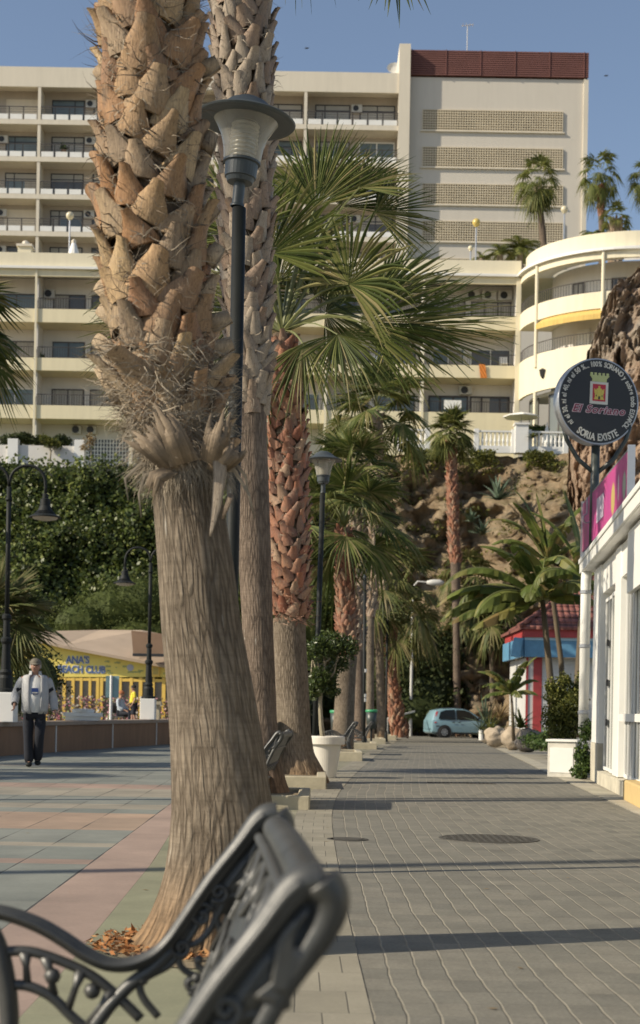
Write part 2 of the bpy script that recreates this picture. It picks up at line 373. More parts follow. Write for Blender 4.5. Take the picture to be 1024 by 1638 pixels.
# ------------------------------------------------------------ upper building
def X_(px, py, d): return P(px, py, d).x
def Z_(px, py, d): return P(px, py, d).z
D1 = 120.0; TB = thing('apartment_tower', (4, D1, 16), 'tall cream apartment block with white balcony panels and a red louvred top', 'apartment building')
xL, xP0, xP1, xR = X_(-140, 150, D1), X_(637, 200, D1), X_(655, 200, D1), X_(939.5, 240, D1)
zTop = Z_(300, 111, D1); zPar = Z_(300, 143, D1); zs0 = Z_(300, 203, D1); per = 2.98
mw = MB(); mw.box(xL, xP0 - .01, D1, D1 + .35, zPar, zTop); mw.box(xL, xP0 - .01, D1 + .352, D1 + 12, zPar + .3, zTop - .5)
build('parapet', mw, MT['cream'], TB)
mw = MB(); mw.box(xP0, xP1, D1 - .15, D1 + 13, 16, Z_(645, 71, D1)); build('pillar', mw, MT['cream'], TB)
mw = MB(); mw.box(xP1 + .003, xR, D1 + .75, D1 + 14, 16, Z_(790, 119, D1)); build('end_wall', mw, MT['tower'], TB)
mw = MB(); mw.box(xR - .25, xR + .12, D1 + .6, D1 + .748, 16, Z_(790, 119, D1)); build('corner_strip', mw, MT['cream'], TB)
mw = MB(); zr0, zr1 = Z_(790, 117, D1), Z_(790, 76, D1); k = zr0 + .02
while k < zr1 - .1: mw.box(xP1 + .004, xR + .1, D1 + .55, D1 + .68, k, k + .115); k += .17
mw.box(xP1 + .005, xR + .05, D1 + .685, D1 + 13.8, zr0 + .02, zr1)
for q in np.linspace(0, 1, 6): mw.box(xP1 + .1 + (xR - xP1 - .4) * q, xP1 + .16 + (xR - xP1 - .4) * q, D1 + .5, D1 + .549, zr0, zr1)
lv = build('louvre_screen', mw, MT['redlouvre'], TB); tag(lv, 'dark red louvred screen round the rooftop')
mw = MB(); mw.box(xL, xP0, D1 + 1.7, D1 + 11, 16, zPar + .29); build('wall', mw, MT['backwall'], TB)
bay = 142 / 20.0; x62 = X_(62, 230, D1); edges = [x62 + bay * i for i in range(-1, 4)] + [xP0]
rnd = random.Random(5)
for k in range(12):
    zb = zs0 - per * k
    if k > 6: break
    mw = MB(); mw.box(xL, xP0 - .004, D1 - .02, D1 + 1.69, zb, zb + .38); build('balcony_slab', mw, MT['cream'], TB)
for i, xe in enumerate(edges[:-1]):
    mw = MB(); mw.box(xe - .12, xe + .12, D1 + .02, D1 + 1.695, 16, zPar - .004); build('party_wall', mw, MT['cream'], TB)
rnd2 = random.Random(77)
def window(parent, x0, x1, z0, z1, y, frame, glass, mull=(), trans=(), fw=.07, blind=0, bm=None, curtain=False):
    """frame standing 3 cm proud of a wall facing -y, with its pane as a sub-part"""
    mf = MB(); mf.box(x0, x1, y - .06, y - .004, z1 - fw, z1); mf.box(x0, x1, y - .06, y - .004, z0, z0 + fw)
    mf.box(x0, x0 + fw, y - .06, y - .004, z0 + fw, z1 - fw); mf.box(x1 - fw, x1, y - .06, y - .004, z0 + fw, z1 - fw)
    for q in mull: xx = x0 + (x1 - x0) * q; mf.box(xx - fw / 2, xx + fw / 2, y - .058, y - .006, z0 + fw, z1 - fw)
    for q in trans: zz = z0 + (z1 - z0) * q; mf.box(x0 + fw, x1 - fw, y - .056, y - .008, zz - fw / 2, zz + fw / 2)
    f = build('window', mf, frame, parent)
    mg = MB(); mg.box(x0 + fw, x1 - fw, y - .03, y - .012, z0 + fw, z1 - fw); build('pane', mg, glass, f)
    if bm is None and rnd2.random() < .45:   # drawn-back curtain behind one half of the pane
        q0, q1 = rnd2.choice([(0, .3), (.6, 1), (.45, .95), (0, .5)]); mg = MB(); w_ = x1 - x0 - 2 * fw; mg.box(x0 + fw + w_ * q0 + .005, x0 + fw + w_ * q1 - .005, y - .038, y - .031, z0 + fw, z1 - fw); build('curtain', mg, MT['curtain'], f)
    if blind:
        mg = MB(); mg.box(x0 + fw + .01, x1 - fw - .01, y - .045, y - .033, z0 + fw + (z1 - z0 - 2 * fw) * (1 - blind), z1 - fw); build('blind', mg, bm or MT['blind'], f)
    return f
def aircon(parent, x, y, z, w=.85, h=.6):
    mg = MB(); mg.box(x, x + w, y - .35, y - .004, z, z + h); a = build('air_conditioner', mg, MT['acu'], parent, bevel=.02)
    mg = MB(); Mx = Matrix.Translation((x + w * .4, y - .36, z + h / 2)) @ Matrix.Rotation(radians(90), 4, 'X')
    mg.lathe([(.0, 0), (.21, 0), (.23, .02), (.23, -.01)], n=16, M=Mx); build('fan_grille', mg, MT['dark'], a)
for k in range(6):
    zb = zs0 - per * (k) + .38
    for i in range(len(edges) - 1):
        xa, xb = edges[i] + .13, edges[i + 1] - .13
        if i == len(edges) - 2: xb = xP0 - .01
        # white kerb panels and the railing of this balcony
        mw = MB(); npan = 6; pw = (xb - xa) / npan
        for q in range(npan): mw.box(xa + pw * q + .09, xa + pw * (q + 1) - .09, D1 + .01, D1 + .06, zb + .03, zb + .44)
        bp = build('balcony_panels', mw, MT['white'], TB)
        mw = MB(); mw.box(xa, xb, D1 + .02, D1 + .06, zb + 1.0, zb + 1.06)
        for zz in (.62, .82): mw.box(xa, xb, D1 + .03, D1 + .045, zb + zz, zb + zz + .02)
        for q in range(npan + 1): xx = xa + pw * q; mw.box(max(xa, xx - .035), min(xb, xx + .035), D1 + .07, D1 + .10, zb, zb + 1.06)
        build('balcony_railing', mw, MT['rail'], TB)
        for s, (u0, u1) in enumerate(((.085, .475), (.58, .975))):
            wx0, wx1 = xa + (xb - xa) * u0, xa + (xb - xa) * u1; h = 2.25
            r = rnd.random(); mull = ((.28,), (.5,), (.7,))[rnd.randrange(3)]
            gl = MT['glass'] if r < .65 else MT['glass_blue']
            if i == 0 and k in (0, 3): window(TB, wx0, wx1, zb, zb + h, D1 + 1.7, MT['cream'], MT['blind'], (.5,), (), .06, .97, MT['cream'])
            elif i == 4 and k == 1 and s: window(TB, wx0, wx1, zb, zb + h, D1 + 1.7, MT['white'], MT['glass_blue'], (.5,), (), .09)
            else: window(TB, wx0, wx1, zb, zb + h, D1 + 1.7, MT['dark'], gl, mull, (.78,), .085, rnd.choice([0, 0, .25, .5, .7, .9]) if i != 4 else (.9 if k == 0 else .3))
        if rnd.random() < .45: aircon(TB, xa + (xb - xa) * .49, D1 + 1.7, zb + 1.6)
for j, (ya, yb) in enumerate(((172, 204), (232, 263), (291, 323), (351, 382.5), (411, 442))):
    x0, x1 = X_(677.5, (ya + yb) / 2, D1), X_(902, (ya + yb) / 2, D1); z0, z1 = Z_(790, yb, D1), Z_(790, ya, D1)
    mw = MB(); ys = D1 + .748; nc, nr = 56, 8; cw, rh = (x1 - x0) / nc, (z1 - z0) / nr
    for q in range(nc + 1): mw.box(x0 + cw * q - .03, x0 + cw * q + .03, ys - .12, ys, z0, z1)
    for q in range(nr + 1): mw.box(x0 - .05, x1 + .05, ys - .115, ys - .002, z0 + rh * q - .032, z0 + rh * q + .032)
    sc_ = build('block_screen', mw, MT['lattice'], TB)
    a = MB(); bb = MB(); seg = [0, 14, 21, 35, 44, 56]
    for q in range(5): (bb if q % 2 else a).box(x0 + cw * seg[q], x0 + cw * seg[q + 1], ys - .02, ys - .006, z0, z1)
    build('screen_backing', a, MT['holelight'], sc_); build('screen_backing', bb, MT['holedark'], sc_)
    mw = MB(); mw.box(x0 - .2, x1 + .2, ys - .16, ys - .001, z0 - .14, z0 - .045); build('screen_sill', mw, MT['cream'], sc_)
# rooftop bits
mw = MB(); q = P(763, 76, D1 + 2); mw.box(q.x - .22, q.x + .22, D1 + 1.5, D1 + 2, zr1, zr1 + .35); build('floodlight', mw, MT['dark'], TB)
AN = thing('television_aerial', P(748, 75, D1 + 6), 'thin television aerial standing on the flat roof above the red louvres', 'aerial')
q = P(748, 40, D1 + 6); z0 = zr1
mw = MB(); mw.tube([(q.x, D1 + 6, z0), (q.x, D1 + 6, q.z)], .035, 6); build('mast', mw, MT['acu'], AN)
mw = MB(); mw.tube([(q.x - .5, D1 + 6, q.z - .1), (q.x + .5, D1 + 6, q.z + .05)], .03, 5)
for s in (-.4, -.1, .2, .45): mw.tube([(q.x + s, D1 + 5.7, q.z), (q.x + s, D1 + 6.3, q.z)], .02, 4)
build('antenna_arms', mw, MT['acu'], AN)
q = P(631, 112, D1 + 4); mw = MB(); mw.lathe([(.0, 0), (.35, .05), (.6, .2), (.62, .22)], c=(q.x, D1 + 4, q.z), n=16, M=Matrix.Rotation(radians(65), 4, 'X'))
mw.tube([(q.x, D1 + 4, zTop - .6), (q.x, D1 + 4, q.z)], .04, 6)
tag(build('satellite_dish', mw, MT['acu']), 'grey satellite dish on the roof edge beside the tall cream pillar', 'satellite dish')
# ------------------------------------------------------------ lower yellow building
D2 = 95.0; YB = thing('terraced_apartments', (0, D2, 16.5), 'yellow terraced apartment building with long balconies and a curved end at the right', 'apartment building')
zt, zt1, zt2 = 29.75, 28.85, 28.35
BANDS = [(25.35, 26.2), (22.3, 23.1), (19.25, 20.1)]
xE = X_(832, 550, D2); xA = X_(-150, 550, D2); pit = 155 / (FPX / D2)
cols_x = [xE - pit * i for i in range(7)]
pa, pb_ = 7.2, 6.3
def arc(off, n=18, ext=9.0):
    """plan of the curved end, offset outwards by off: leaves the flat front towards the camera and swings right"""
    out = []
    for i in range(n + 1):
        th = pi + (pi / 2) * i / n; out.append((xE + pa + (pa + off) * cos(th), D2 + (pb_ + off) * sin(th)))
    for q in (.33, .66, 1): out.append((xE + pa + ext * q, D2 - pb_ - off + .5 * q * q))
    return out
def arc_wall(mb, o0, o1, z0, z1, i0=0, i1=None):
    a, b2 = arc(o0)[i0:i1], arc(o1)[i0:i1]; n = len(a)
    vs = [(x, y, z0) for x, y in a] + [(x, y, z0) for x, y in b2] + [(x, y, z1) for x, y in a] + [(x, y, z1) for x, y in b2]
    fs = []
    for i in range(n - 1):
        fs += [(i, i + 1, 2 * n + i + 1, 2 * n + i), (n + i + 1, n + i, 3 * n + i, 3 * n + i + 1), (2 * n + i, 2 * n + i + 1, 3 * n + i + 1, 3 * n + i), (i + 1, i, n + i, n + i + 1)]
    fs += [(0, 2 * n, 3 * n, n), (n - 1, 2 * n - 1, 4 * n - 1, 3 * n - 1)]
    mb.add(vs, fs)
mw = MB(); mw.box(xA, xE - .004, D2, D2 + .25, zt1, zt); mw.box(xA, xE + 16, D2 + .252, D2 + 9, 28.8, 29.3); build('roof_parapet', mw, MT['yellow_light'], YB)
mw = MB(); arc_wall(mw, -.55, -.3, zt1, zt + .15); build('curved_parapet', mw, MT['yellow_light'], YB)
mw = MB(); mw.box(xA, xE - .003, D2 - .25, D2 + 1.9, zt1 - .16, zt1 - .003); arc_wall(mw, -1.9, .25, zt1 - .16, zt1 - .003); build('cornice', mw, MT['white'], YB)
mw = MB(); mw.box(xA, xE - .003, D2 - .05, D2 + .12, zt2 - .1, zt1 - .163); build('roof_beam', mw, MT['yellow'], YB)
mw = MB(); arc_wall(mw, -.2, .02, zt2 - .1, zt1 - .163); build('curved_roof_beam', mw, MT['yellow_light'], YB)
for k, (z0, z1) in enumerate(BANDS):
    mw = MB(); mw.box(xA, xE - .003, D2, D2 + .18, z0, z1); mw.box(xA, xE - .003, D2 + .182, D2 + 1.99, z0, z0 + .2)
    if k == 2: mw.box(cols_x[2], xE - .003, D2 - .003, D2 + .17, 16.4, z0 - .003)
    build('balcony_band', mw, MT['yellow'], YB)
mw = MB(); arc_wall(mw, -.16, .03, 25.3, 26.3); arc_wall(mw, -1.99, -.163, 25.3, 25.5); build('curved_balcony_band', mw, MT['yellow_light'], YB)
mw = MB(); arc_wall(mw, -.16, .03, 20.9, 23.2); arc_wall(mw, -1.99, -.163, 22.3, 22.5); build('curved_balcony_band', mw, MT['yellow_light'], YB)
mw = MB(); mw.box(xA, xE + .3, D2 + 2.0, D2 + 8.9, 16.4, 28.68); build('wall', mw, MT['whitewall'], YB)
mw = MB(); arc_wall(mw, -2.6, -2.0, 16.4, 28.6); build('curved_wall', mw, MT['whitewall'], YB)
MT['palewood'] = mat('pale_glazing', (.16, .17, .15), .1, .3, .3, spec=.8)
for i, x in enumerate(cols_x):
    mw = MB(); w_ = .30 if i == 0 else .13
    mw.box(x - w_ / 2 - (.15 if i == 0 else 0), x + w_ / 2 - (.15 if i == 0 else 0), D2 - .12, D2 - .055, 16.4, zt1 - .17); build('column', mw, MT['yellow_light'], YB)
    mw = MB(); mw.box(x - .1 - (.16 if i == 0 else 0), x + .1 - (.16 if i == 0 else 0), D2 + .19, D2 + 1.995, 16.4, 28.68); build('party_wall', mw, MT['whitewall'], YB)
for ai, z0, z1 in ((5, 22.4, zt1 - .17), (13, 22.4, zt1 - .17), (5, 16.3, 20.9), (13, 16.3, 20.9), (19, 22.4, zt1 - .17)):
    mw = MB(); x, y = arc(.05)[ai]; mw.tube([(x, y, z0), (x, y, z1)], .11, 10); build('column', mw, MT['yellow_light'], YB)
def railing(parent, x0, x1, y, z, h=.75, pitch=.16, name='railing'):
    mw = MB(); mw.box(x0, x1, y - .02, y + .02, z + h - .04, z + h); mw.box(x0, x1, y - .012, y + .012, z + .05, z + .07); q = x0
    while q < x1: mw.box(q - .011, q + .011, y - .01, y + .01, z, z + h - .04); q += pitch
    build(name, mw, MT['rail'], parent)
for k, (z0, z1) in enumerate(BANDS):
    for i in range(6):
        xb, xa = cols_x[i] - .15, cols_x[i + 1] + .1
        railing(YB, xa, xb, D2 + .09, z1, .72)
        sc2 = (xb - xa) / 5.9; zf = z0 + .2; h = 2.1; a0 = xa + .62 * sc2; a1 = xa + 2.72 * sc2; c0_, c1_ = xa + 3.1 * sc2, xa + 5.7 * sc2
        style = (i + k) % 3
        fr = MT['white'] if style == 1 and k else MT['rail']
        g = rnd.choice([MT['curtain'], MT['curtain'], MT['glass'], MT['glass_blue']])
        if i == 0 and k == 0:
            window(YB, c0_, c1_, zf, zf + h, D2 + 2, MT['rail'], MT['curtain'], (.33, .66), (), .06); window(YB, a0, a1, zf, zf + h, D2 + 2, MT['rail'], MT['curtain'], (.5,), (), .06)
            for q in range(3): aircon(YB, xa + 2.7 + q * 1.05, D2 + 2, zf + 2.18, .9, .6)
        elif i == 0 and k == 2:
            window(YB, a0 - .2, a1 + .3, zf, zf + h, D2 + 2, MT['rail'], MT['glass_blue'], (.3, .62), (), .12, 0)
            window(YB, c0_, c1_, zf, zf + h, D2 + 2, MT['rail'], MT['glass'], (.3, .75), (), .12); aircon(YB, xa + 2.4, D2 + 2, zf + 2.15, .8, .55)
        else:
            window(YB, a0, a1, zf, zf + h, D2 + 2, fr, g, (.5,), (), .07)
            window(YB, c0_, c1_, zf, zf + h, D2 + 2, fr, rnd.choice([MT['curtain'], MT['glass'], MT['glass_blue']]), (.5,), (), .07)
            if rnd.random() < .35: aircon(YB, xa + .05, D2 + 2, zf + 1.8, .7, .55)
# curved balconies: railings, doors, glazing, awnings
def curve_rail(z, i0, i1):
    mw = MB(); A = arc(-.07, 18)[i0:i1]
    mw.tube([(x, y, z + .72) for x, y in A], .025, 6); mw.tube([(x, y, z + .08) for x, y in A], .012, 5)
    for (xa, ya), (xb, yb) in zip(A, A[1:]):
        n = max(1, int(math.hypot(xb - xa, yb - ya) / .17))
        for q in range(n): s = q / n; mw.tube([(xa + (xb - xa) * s, ya + (yb - ya) * s, z), (xa + (xb - xa) * s, ya + (yb - ya) * s, z + .72)], .013, 4)
    build('railing', mw, MT['rail'], YB)
curve_rail(26.3, 0, 22); curve_rail(23.2, 0, 22)
A2 = arc(-2.0, 18)
def curve_panel(i0, i1, z0, z1, m, name='window', off=-1.93):
    A = arc(off); (xa, ya), (xb, yb) = A[i0], A[i1]; dx, dy = xb - xa, yb - ya; L = math.hypot(dx, dy)
    M_ = Matrix.Translation((xa, ya, 0)) @ Matrix.Rotation(math.atan2(dy, dx), 4, 'Z')
    mf = MB()
    for bx in ((0, L, z1 - .08, z1), (0, L, z0, z0 + .08), (0, .08, z0, z1), (L - .08, L, z0, z1), (L / 2 - .04, L / 2 + .04, z0, z1)): mf.box(bx[0], bx[1], -.06, .0, bx[2], bx[3], M_)
    f = build(name, mf, MT['rail'] if m is not MT['white'] else MT['white'], YB); mg = MB(); mg.box(.05, L - .05, -.03, -.01, z0 + .04, z1 - .04, M_); build('pane', mg, m, f)
curve_panel(13, 15, 25.5, 27.6, MT['glass']); curve_panel(19, 20, 25.5, 27.9, MT['curtain']); curve_panel(7, 9, 25.5, 27.6, MT['curtain'])
curve_panel(8, 10, 22.5, 24.7, MT['white']); curve_panel(17, 19, 22.5, 24.6, MT['glass']); curve_panel(12, 13, 22.5, 24.6, MT['curtain'])
for a_, b_ in ((1, 4), (6, 9), (9, 12), (14, 17), (17, 20)): curve_panel(a_, b_, 16.5, 20.7, MT['palewood'], off=-.6)
mw = MB(); arc_wall(mw, -1.95, -.65, 20.7, 20.9); build('ceiling', mw, MT['whitewall'], YB)
MT['awning'] = mat('striped_awning', (.62, .42, .12), .8, .25, 9., stretch=(1, 1, .05))
def awning(i0, i1, z, drop, m):
    mw = MB(); a, b2 = arc(-.1)[i0:i1], arc(.55)[i0:i1]; n = len(a)
    vs = [(x, y, z) for x, y in a] + [(x, y, z - drop * .6) for x, y in b2] + [(x, y, z - drop) for x, y in b2] + [(x, y, z - .03) for x, y in a]
    fs = [(i, i + 1, n + i + 1, n + i) for i in range(n - 1)] + [(n + i, n + i + 1, 2 * n + i + 1, 2 * n + i) for i in range(n - 1)]
    mw.add(vs, fs); build('awning', mw, m, YB)
awning(6, 14, 25.3, .75, MT['awning']); awning(14, 21, 25.3, .35, MT['awning']); awning(15, 21, 28.2, .3, MT['whitewall'])
mw = MB(); x, y = arc(.1)[6]; mw.lathe([(.04, 0), (.14, .15), (.2, .45), (.24, .5), (.05, .62)], c=(x + .1, y - .1, 21.6), n=8); build('wall_lantern', mw, MT['dark'], YB)
mw = MB(); xa = cols_x[1] + .25; mw.box(X_(41, 190, D2), X_(41, 190, D2), 0, 0, 0, 0) if False else None
# ground floor at the left: grilles and units
for k_, (pa_, pb2) in enumerate(((70, 120), (134, 200), (215, 265), (278, 300))):
    x0, x1 = X_(pa_, 700, D2), X_(pb2, 700, D2)
    mw = MB(); n_ = int((x1 - x0) / .2)
    for q in range(n_ + 1): xx = x0 + (x1 - x0) * q / n_; mw.box(xx - .03, xx + .03, D2 + 1.94, D2 + 1.99, 16.6, 18.35)
    for zz in np.linspace(16.6, 18.35, 8): mw.box(x0, x1, D2 + 1.93, D2 + 1.985, zz - .02, zz + .02)
    f = build('window_grille', mw, MT['white'], YB); mg = MB(); mg.box(x0, x1, D2 + 1.991, D2 + 1.998, 16.6, 18.35); build('pane', mg, MT['glass'], f)
aircon(YB, X_(108, 677, D2), D2 + 2, 18.65, .6, .5); aircon(YB, X_(132, 677, D2), D2 + 2, 18.65, .6, .5)
# chimneys on the terrace roof
for i, (px, py, lab) in enumerate(((41, 401, 'cream chimney pot with small arches on the yellow parapet at far left'), (118, 400, 'white cone-topped chimney on the yellow parapet beside the globe lamp'))):
    q = P(px, py, D2 + 1); c = thing('chimney', (q.x, D2 + 1, 29.4), lab, 'chimney')
    mw = MB(); mw.box(q.x - .42, q.x + .42, D2 + .6, D2 + 1.4, 29.3, q.z - .35 + .5) if i == 0 else mw.lathe([(.38, 29.3), (.36, 30.0), (.30, 30.2), (.12, 30.75)], c=(q.x, D2 + 1, 0), n=10)
    build('shaft', mw, MT['yellow_light'] if i == 0 else MT['white'], c)
    mw = MB(); zc = q.z + .15 if i == 0 else 30.75
    if i == 0: mw.box(q.x - .5, q.x + .5, D2 + .5, D2 + 1.5, zc + .002, zc + .16); mw.lathe([(.3, zc + .16), (.2, zc + .42), (.02, zc + .5)], c=(q.x, D2 + 1, 0), n=8)
    else: mw.lathe([(.16, zc - .05), (.15, zc + .1), (.02, zc + .2)], c=(q.x, D2 + 1, 0), n=8)
    build('cap', mw, MT['cream'], c)
# terrace in front: white balustrade, posts, low white wall
def balustrade(x0, x1, y, z, label):
    t_ = thing('balustrade', ((x0 + x1) / 2, y, z), label, 'balustrade', 'white balustrades along the terrace edge')
    mw = MB(); mw.box(x0, x1, y - .09, y + .09, z + .92, z + 1.02); build('top_rail', mw, MT['white'], t_)
    mw = MB(); mw.box(x0, x1, y - .09, y + .09, z - .3, z + .12); build('plinth', mw, MT['white'], t_)
    n_ = int((x1 - x0) / .24)
    for q in range(n_):
        xx = x0 + (x1 - x0) * (q + .5) / n_; mw = MB()
        mw.lathe([(.05, z + .12), (.055, z + .25), (.085, z + .4), (.05, z + .62), (.04, z + .85), (.06, z + .92)], c=(xx, y, 0), n=6); build('baluster', mw, MT['white'], t_)
    for xx in (x0, x1): mw = MB(); mw.box(xx - .14, xx + .14, y - .14, y + .14, z - .3, z + 1.1); build('post', mw, MT['white'], t_)
zt0 = Z_(760, 716, 88.5)
balustrade(X_(640, 700, 88.5), X_(684, 700, 88.5), 88.5, zt0, 'short stretch of white balustrade behind the palm crowns, left of the umbrella')
balustrade(X_(762, 700, 88.5), X_(822, 700, 88.5), 88.5, zt0, 'white balustrade stretch below the open parasol, left of the thick white pier')
balustrade(X_(846, 700, 88.5), X_(905, 700, 88.5), 88.5, zt0, 'white balustrade stretch right of the thick white pier, beside the round black sign')
mw = MB(); x = X_(834, 700, 88.5); mw.box(x - .38, x + .38, 88.2, 88.9, zt0 - .3, zt0 + 1.35); mw.box(x - .45, x + .45, 88.13, 88.97, zt0 + 1.352, zt0 + 1.45)
tag(build('pier', mw, MT['white']), 'thick white pier between two balustrade stretches under the parasol', 'pier')
GW = thing('garden_wall', (X_(80, 735, 88.5), 88.5, 15.9), 'low white garden wall with posts along the cliff edge above the ivy', 'wall')
mw = MB(); xa_, xb_ = X_(-150, 720, 88.5), X_(122, 720, 88.5); z0 = Z_(60, 745, 88.5); z1 = Z_(60, 713, 88.5)
mw.box(xa_, xb_, 88.4, 88.6, z0 - 1, z1); build('wall_panel', mw, MT['whitewall'], GW)
for px in (22, 128): x = X_(px, 720, 88.5); mw = MB(); mw.box(x - .3, x + .3, 88.2, 88.8, z0 - 1, z1 + .35); build('post', mw, MT['white'], GW)
# ------------------------------------------------------------ plant materials
def leaf_mat(name, cols, trans=.25, rough=.55, spec=.22):
    return mat(name, cols[0], rough, .25, 2.5, cols=cols, trans=trans, spec=spec)
MT['fan'] = leaf_mat('fan_leaf', [(.042, .06, .016), (.075, .10, .024), (.115, .14, .034), (.18, .185, .058), (.30, .25, .12)], .32)
MT['fan_far'] = leaf_mat('far_fan_leaf', [(.055, .068, .02), (.11, .13, .034), (.165, .18, .05), (.23, .215, .07)], .36)
MT['fan_yellow'] = leaf_mat('yellowish_fan_leaf', [(.05, .065, .02), (.10, .12, .035), (.16, .16, .055), (.22, .18, .09)], .25)
MT['petiole'] = mat('leaf_stalk', (.16, .17, .06), .5, .3, 4., trans=.1)
MT['ivy'] = leaf_mat('ivy_leaf', [(.035, .052, .014), (.065, .092, .022), (.11, .145, .032), (.19, .21, .05)], .25, .45, .4)
MT['conifer'] = leaf_mat('feathery_foliage', [(.04, .055, .014), (.07, .09, .022), (.10, .12, .03)], .2, .7)
MT['darkleaf'] = leaf_mat('dark_foliage', [(.022, .03, .012), (.04, .055, .018), (.075, .09, .028)], .2, .6)
MT['potleaf'] = leaf_mat('pot_tree_leaf', [(.03, .05, .014), (.055, .085, .02), (.11, .14, .035)], .22, .4, .5)
MT['hedgeleaf'] = leaf_mat('yellow_green_leaf', [(.05, .065, .016), (.12, .13, .03), (.22, .21, .05)], .25, .5)
MT['vineleaf'] = leaf_mat('vine_leaf', [(.035, .06, .018), (.06, .10, .025), (.10, .14, .035)], .22, .45)
MT['banana'] = leaf_mat('banana_leaf', [(.06, .085, .02), (.10, .13, .03), (.14, .17, .038), (.085, .105, .025), (.19, .20, .05), (.22, .16, .065)], .3, .5, .3)
MT['dryleaf'] = leaf_mat('dry_leaf', [(.16, .11, .05), (.26, .18, .085), (.34, .25, .13)], .2, .8)
MT['agave'] = leaf_mat('blue_agave_leaf', [(.08, .12, .08), (.14, .19, .13), (.20, .24, .17)], .05, .5)
MT['coreshade'] = mat('shaded_core', (.012, .016, .007), 1., .3, 1.)  # near-black, the shade deep between the leaves put into the colour
MT['stem'] = mat('pale_stem', (.30, .26, .18), .8, .25, 8., .3, 30)
MT['palmstem'] = mat('far_palm_trunk', (.25, .20, .15), .9, .25, 6., .6, 18, .03, stretch=(1, 1, 2.5))
# boots: tan, orange, grey
def boot_mat(name, cols):
    m, t, b = new_mat(name); n = N(t); vec = n.coord('Object')
    c0 = n.ramp(n.island(), [(i / (len(cols) - 1), c) for i, c in enumerate(cols)])
    g = n.noise(n.map(vec, (1, 1, .5)), 9, 6, .65); f = n.noise(n.map(vec, (6, 6, .7)), 22, 6, .7)
    c0 = n.mix(n.m('MULTIPLY_ADD', g, 5.0, -2.75, clamp=True), c0, (.20, .16, .115)); bl = n.noise(vec, 34, 4, .7); c0 = n.mix(n.m('MULTIPLY_ADD', bl, 7.0, -4.1, clamp=True), c0, (.075, .05, .035))
    c0 = n.mix(1.0, c0, n.ramp(f, [(.28, (.55, .52, .5)), (.72, (1.3, 1.28, 1.25))]), 'MULTIPLY')
    t.links.new(c0, b.inputs['Base Color']); b.inputs['Roughness'].default_value = .62; b.inputs['Specular IOR Level'].default_value = .35
    n.bump(n.m('ADD', f, n.m('MULTIPLY', g, 1.5)), .7, .012, b); return m
MT['boot'] = boot_mat('leaf_base_tan', [(.38, .20, .09), (.33, .235, .14), (.29, .14, .07), (.50, .36, .20), (.28, .21, .14), (.42, .28, .15), (.31, .18, .10), (.38, .28, .18)])
MT['boot_low'] = boot_mat('leaf_base_weathered', [(.40, .30, .19), (.38, .24, .14), (.46, .36, .24), (.30, .22, .15), (.42, .29, .18)])
MT['boot_grey'] = boot_mat('leaf_base_grey', [(.30, .25, .19), (.36, .30, .23), (.24, .17, .12), (.34, .25, .18)])
MT['boot_red'] = boot_mat('leaf_base_red', [(.34, .14, .08), (.38, .21, .13), (.26, .10, .06), (.40, .28, .19), (.20, .11, .08), (.36, .17, .10)])
MT['cutend'] = mat('cut_leaf_end', (.12, .09, .06), .9, .4, 30.)
MT['fibre'] = mat('palm_fibre', (.36, .30, .22), .85, .3, 12., isl=.5); MT['fibredark'] = mat('dark_palm_fibre', (.16, .12, .08), .9, .3, 12., isl=.5); MT['fibremat'] = mat('matted_fibre', (.11, .078, .05), .95, .45, 14., .9, 60, .02, stretch=(1, 1, .5))
